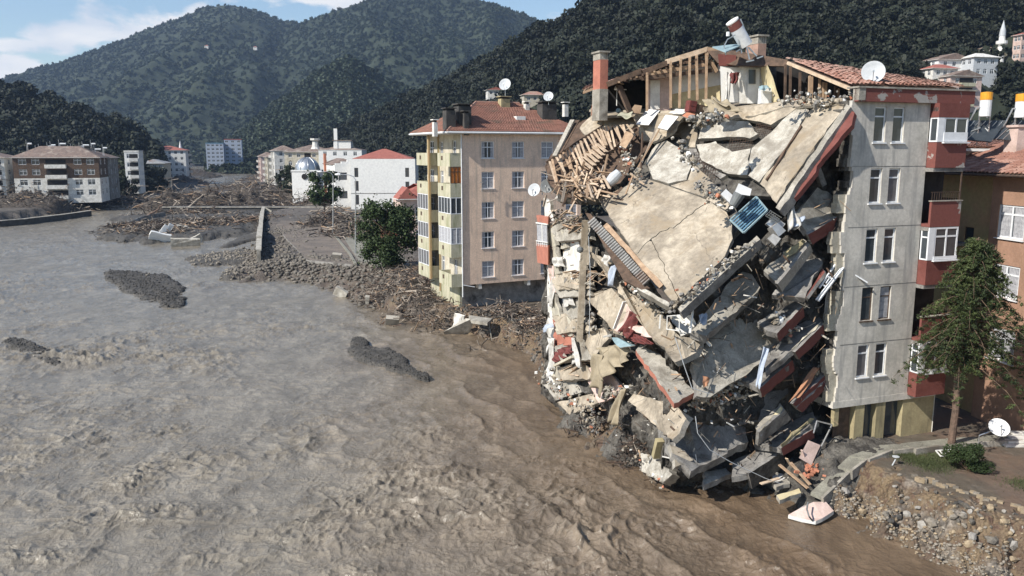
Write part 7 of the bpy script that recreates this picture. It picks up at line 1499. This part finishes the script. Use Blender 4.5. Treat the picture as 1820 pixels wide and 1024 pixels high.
# broken pavement ribbon
pv = root('broken_pavement', PZ(1560, 800, GZ), 'cracked pavement ribbon with kerb hanging over the washed out bank', 'pavement')
for pts, zs in (([(1441, 875), (1488, 831), (1510, 837), (1461, 884)], (.75, 1.45, 1.45, .75)), ([(1489, 829), (1509, 811), (1540, 815), (1512, 836)], (1.55, 1.8, 1.8, 1.55)), ([(1510, 810), (1561, 792), (1586, 799), (1543, 816)], (1.85, 2.0, 2.0, 1.85)), ([(1562, 791), (1600, 789), (1624, 796), (1587, 801)], (2.0, 2.05, 2.05, 2.0)), ([(1601, 788), (1680, 780), (1686, 790), (1625, 798)], (2.08, 2.05, 2.05, 2.08)), ([(1681, 779), (1735, 776), (1738, 786), (1687, 790)], (2.1, 2.05, 2.05, 2.1)), ([(1736, 776), (1830, 768), (1840, 780), (1739, 786)], (2.05, 2, 2, 2.05))):
    ps = [PZ(x, y, z) for (x, y), z in zip(pts, zs)]; slab('pavement_slab', ps, 'pave', .16, 'pave', .02, par=None) if False else None
    mb = MB(); mb.prism(jagpoly(ps, .015), Vector((0, 0, -.16)), 0); part('pavement_slab', mb, M['pave'], pv)
    mb = MB(); a, b_ = ps[3], ps[2]; o = Vector((.0, -.09, 0)); mb.beam(a + o + Vector((0, 0, -.2)), b_ + o + Vector((0, 0, -.2)), .14, .5); part('kerb_stone', mb, M['conc'], pv)
for k in range(34):
    s = k / 33; px, py = 1626 + 200 * s, 846 + 62 * s + 3 * math.sin(k); p = PZ(px, py, GZ + .02); mb = MB(TR(*p) @ RZ(-.6 + rnd.gauss(0, .15)) @ Matrix.Rotation(rnd.gauss(0, .06), 4, 'X')); mb.box(-.12, .12, -.1, .12, -.16, .05); part('edging_brick', mb, M['stoneo' if k % 3 else 'brick'], g0) if False else None
    if rnd.random() < .93:
        o = bpy.data.objects.new('edging_brick', mb.mesh('edging_brick', M['stoneo' if k % 3 else 'stone'])); COL.objects.link(o); o.parent = g0
# ladder, steps, small pole
r = root('ladder', PZ(1680, 808, GZ), 'short white ladder lying in the grass by the conifer trunk', 'ladder'); mb = MB(); L0 = [PZ(1663, 801, GZ + .15), PZ(1690, 799, GZ + .15), PZ(1699, 808, GZ + .12), PZ(1672, 811, GZ + .12)]
mb.beam(L0[0], L0[1], .05, .05); mb.beam(L0[3], L0[2], .05, .05); part('rail', mb, M['white'], r)
for k in range(5): s = k / 4; mb = MB(); mb.beam(L0[0].lerp(L0[1], s), L0[3].lerp(L0[2], s), .05, .05); part('rung', mb, M['white'], r)
r = root('steps', PZ(1806, 790, GZ), 'pale wooden steps beside the large white dish', 'steps')
for k in range(4): mb = MB(); a = PZ(1788 + k * 5, 792 - k * 7, GZ + .12 + k * .12); mb.box(a.x, a.x + 2.2, a.y, a.y + .45, a.z - .1, a.z); part('tread', mb, M['whited'], r)
mb = MB(); a = PZ(1573, 850, 1.2); mb.tube([a, P(1592, 816, a.y + .2)], .03, 5); mb.lathe([(.01, 0), (.16, .02), (.17, .05), (.01, .06)], Matrix.Translation(P(1592, 813, a.y + .2)), 12); solo('garden_lamp', mb, M['dish'], 'small bent garden lamp leaning over the soil bank', 'lamp')
# slab and waterfall at the pink block's corner
mb = MB(); mb.prism([PZ(788, 590, .15), PZ(828, 566, 1.6), PZ(840, 566, 1.7), PZ(832, 588, .3)], Vector((.1, .3, -.35)), 0); solo('pavement_fragment', mb, M['slabw'], 'pale pavement fragment tipped into the water at the pink block corner', 'concrete slab')
mb = MB(); mb.prism([PZ(833, 560, 1.9), PZ(875, 566, 1.9), PZ(866, 574, 1.8), PZ(838, 570, 1.8)], Vector((0, 0, -.25)), 0); solo('pavement_fragment', mb, M['conc'], 'flat pavement fragment over the washed out hollow by the pink block', 'concrete slab')
cloth('falls', 'pale fibrous roots hanging over the bank at the pink block corner', [PZ(808, 556, 1.7), PZ(826, 560, 1.8), PZ(822, 584, .3), PZ(804, 582, .2)], 'whited', .1, 8, cat='falls')  # the small waterfall, shaped as a creased pale sheet
mb = MB(); mb.beam(PZ(868, 566, 1.6), PZ(874, 606, .1), .06, .06); solo('pole', mb, M['conc'], 'thin grey pole leaning into the water beside the hollow', 'pole')
mb = MB(); mb.beam(PZ(890, 606, .1), PZ(912, 590, 1), .1, .06); solo('pole', mb, M['drift'], 'short pale board sticking up from the water by the bank', 'board')
# cars and bins half buried: pale shed on the left bank
a = PZ(66, 366, GZ); mb = MB(TR(a.x, a.y, GZ) @ RZ(.1)); mb.box(-1.6, 1.6, 0, 2, 0, 2.1); mb.prism([Vector((-1.9, -.2, 2.3)), Vector((1.9, -.2, 2.3)), Vector((1.9, 2.2, 2.6)), Vector((-1.9, 2.2, 2.6))], Vector((0, 0, -.15)), 1); solo('shed', mb, [M['clothb'], M['steelw']], 'small bluish shed with a pale flat roof in the left bank debris', 'shed')
# ---------------------------------------------------------------- haze
mb = MB(); mb.box(-2900, 3300, -60, 3100, -3, 620)
m = bpy.data.materials.new('haze'); m.use_nodes = True; t = m.node_tree; t.nodes.clear()
pv = N(t, 'ShaderNodeVolumePrincipled', {'Color': (.50, .68, 1., 1), 'Density': .00011, 'Anisotropy': .2}); ou = N(t, 'ShaderNodeOutputMaterial'); t.links.new(pv.outputs[0], ou.inputs['Volume'])
solo('haze', mb, m, kind='stuff')
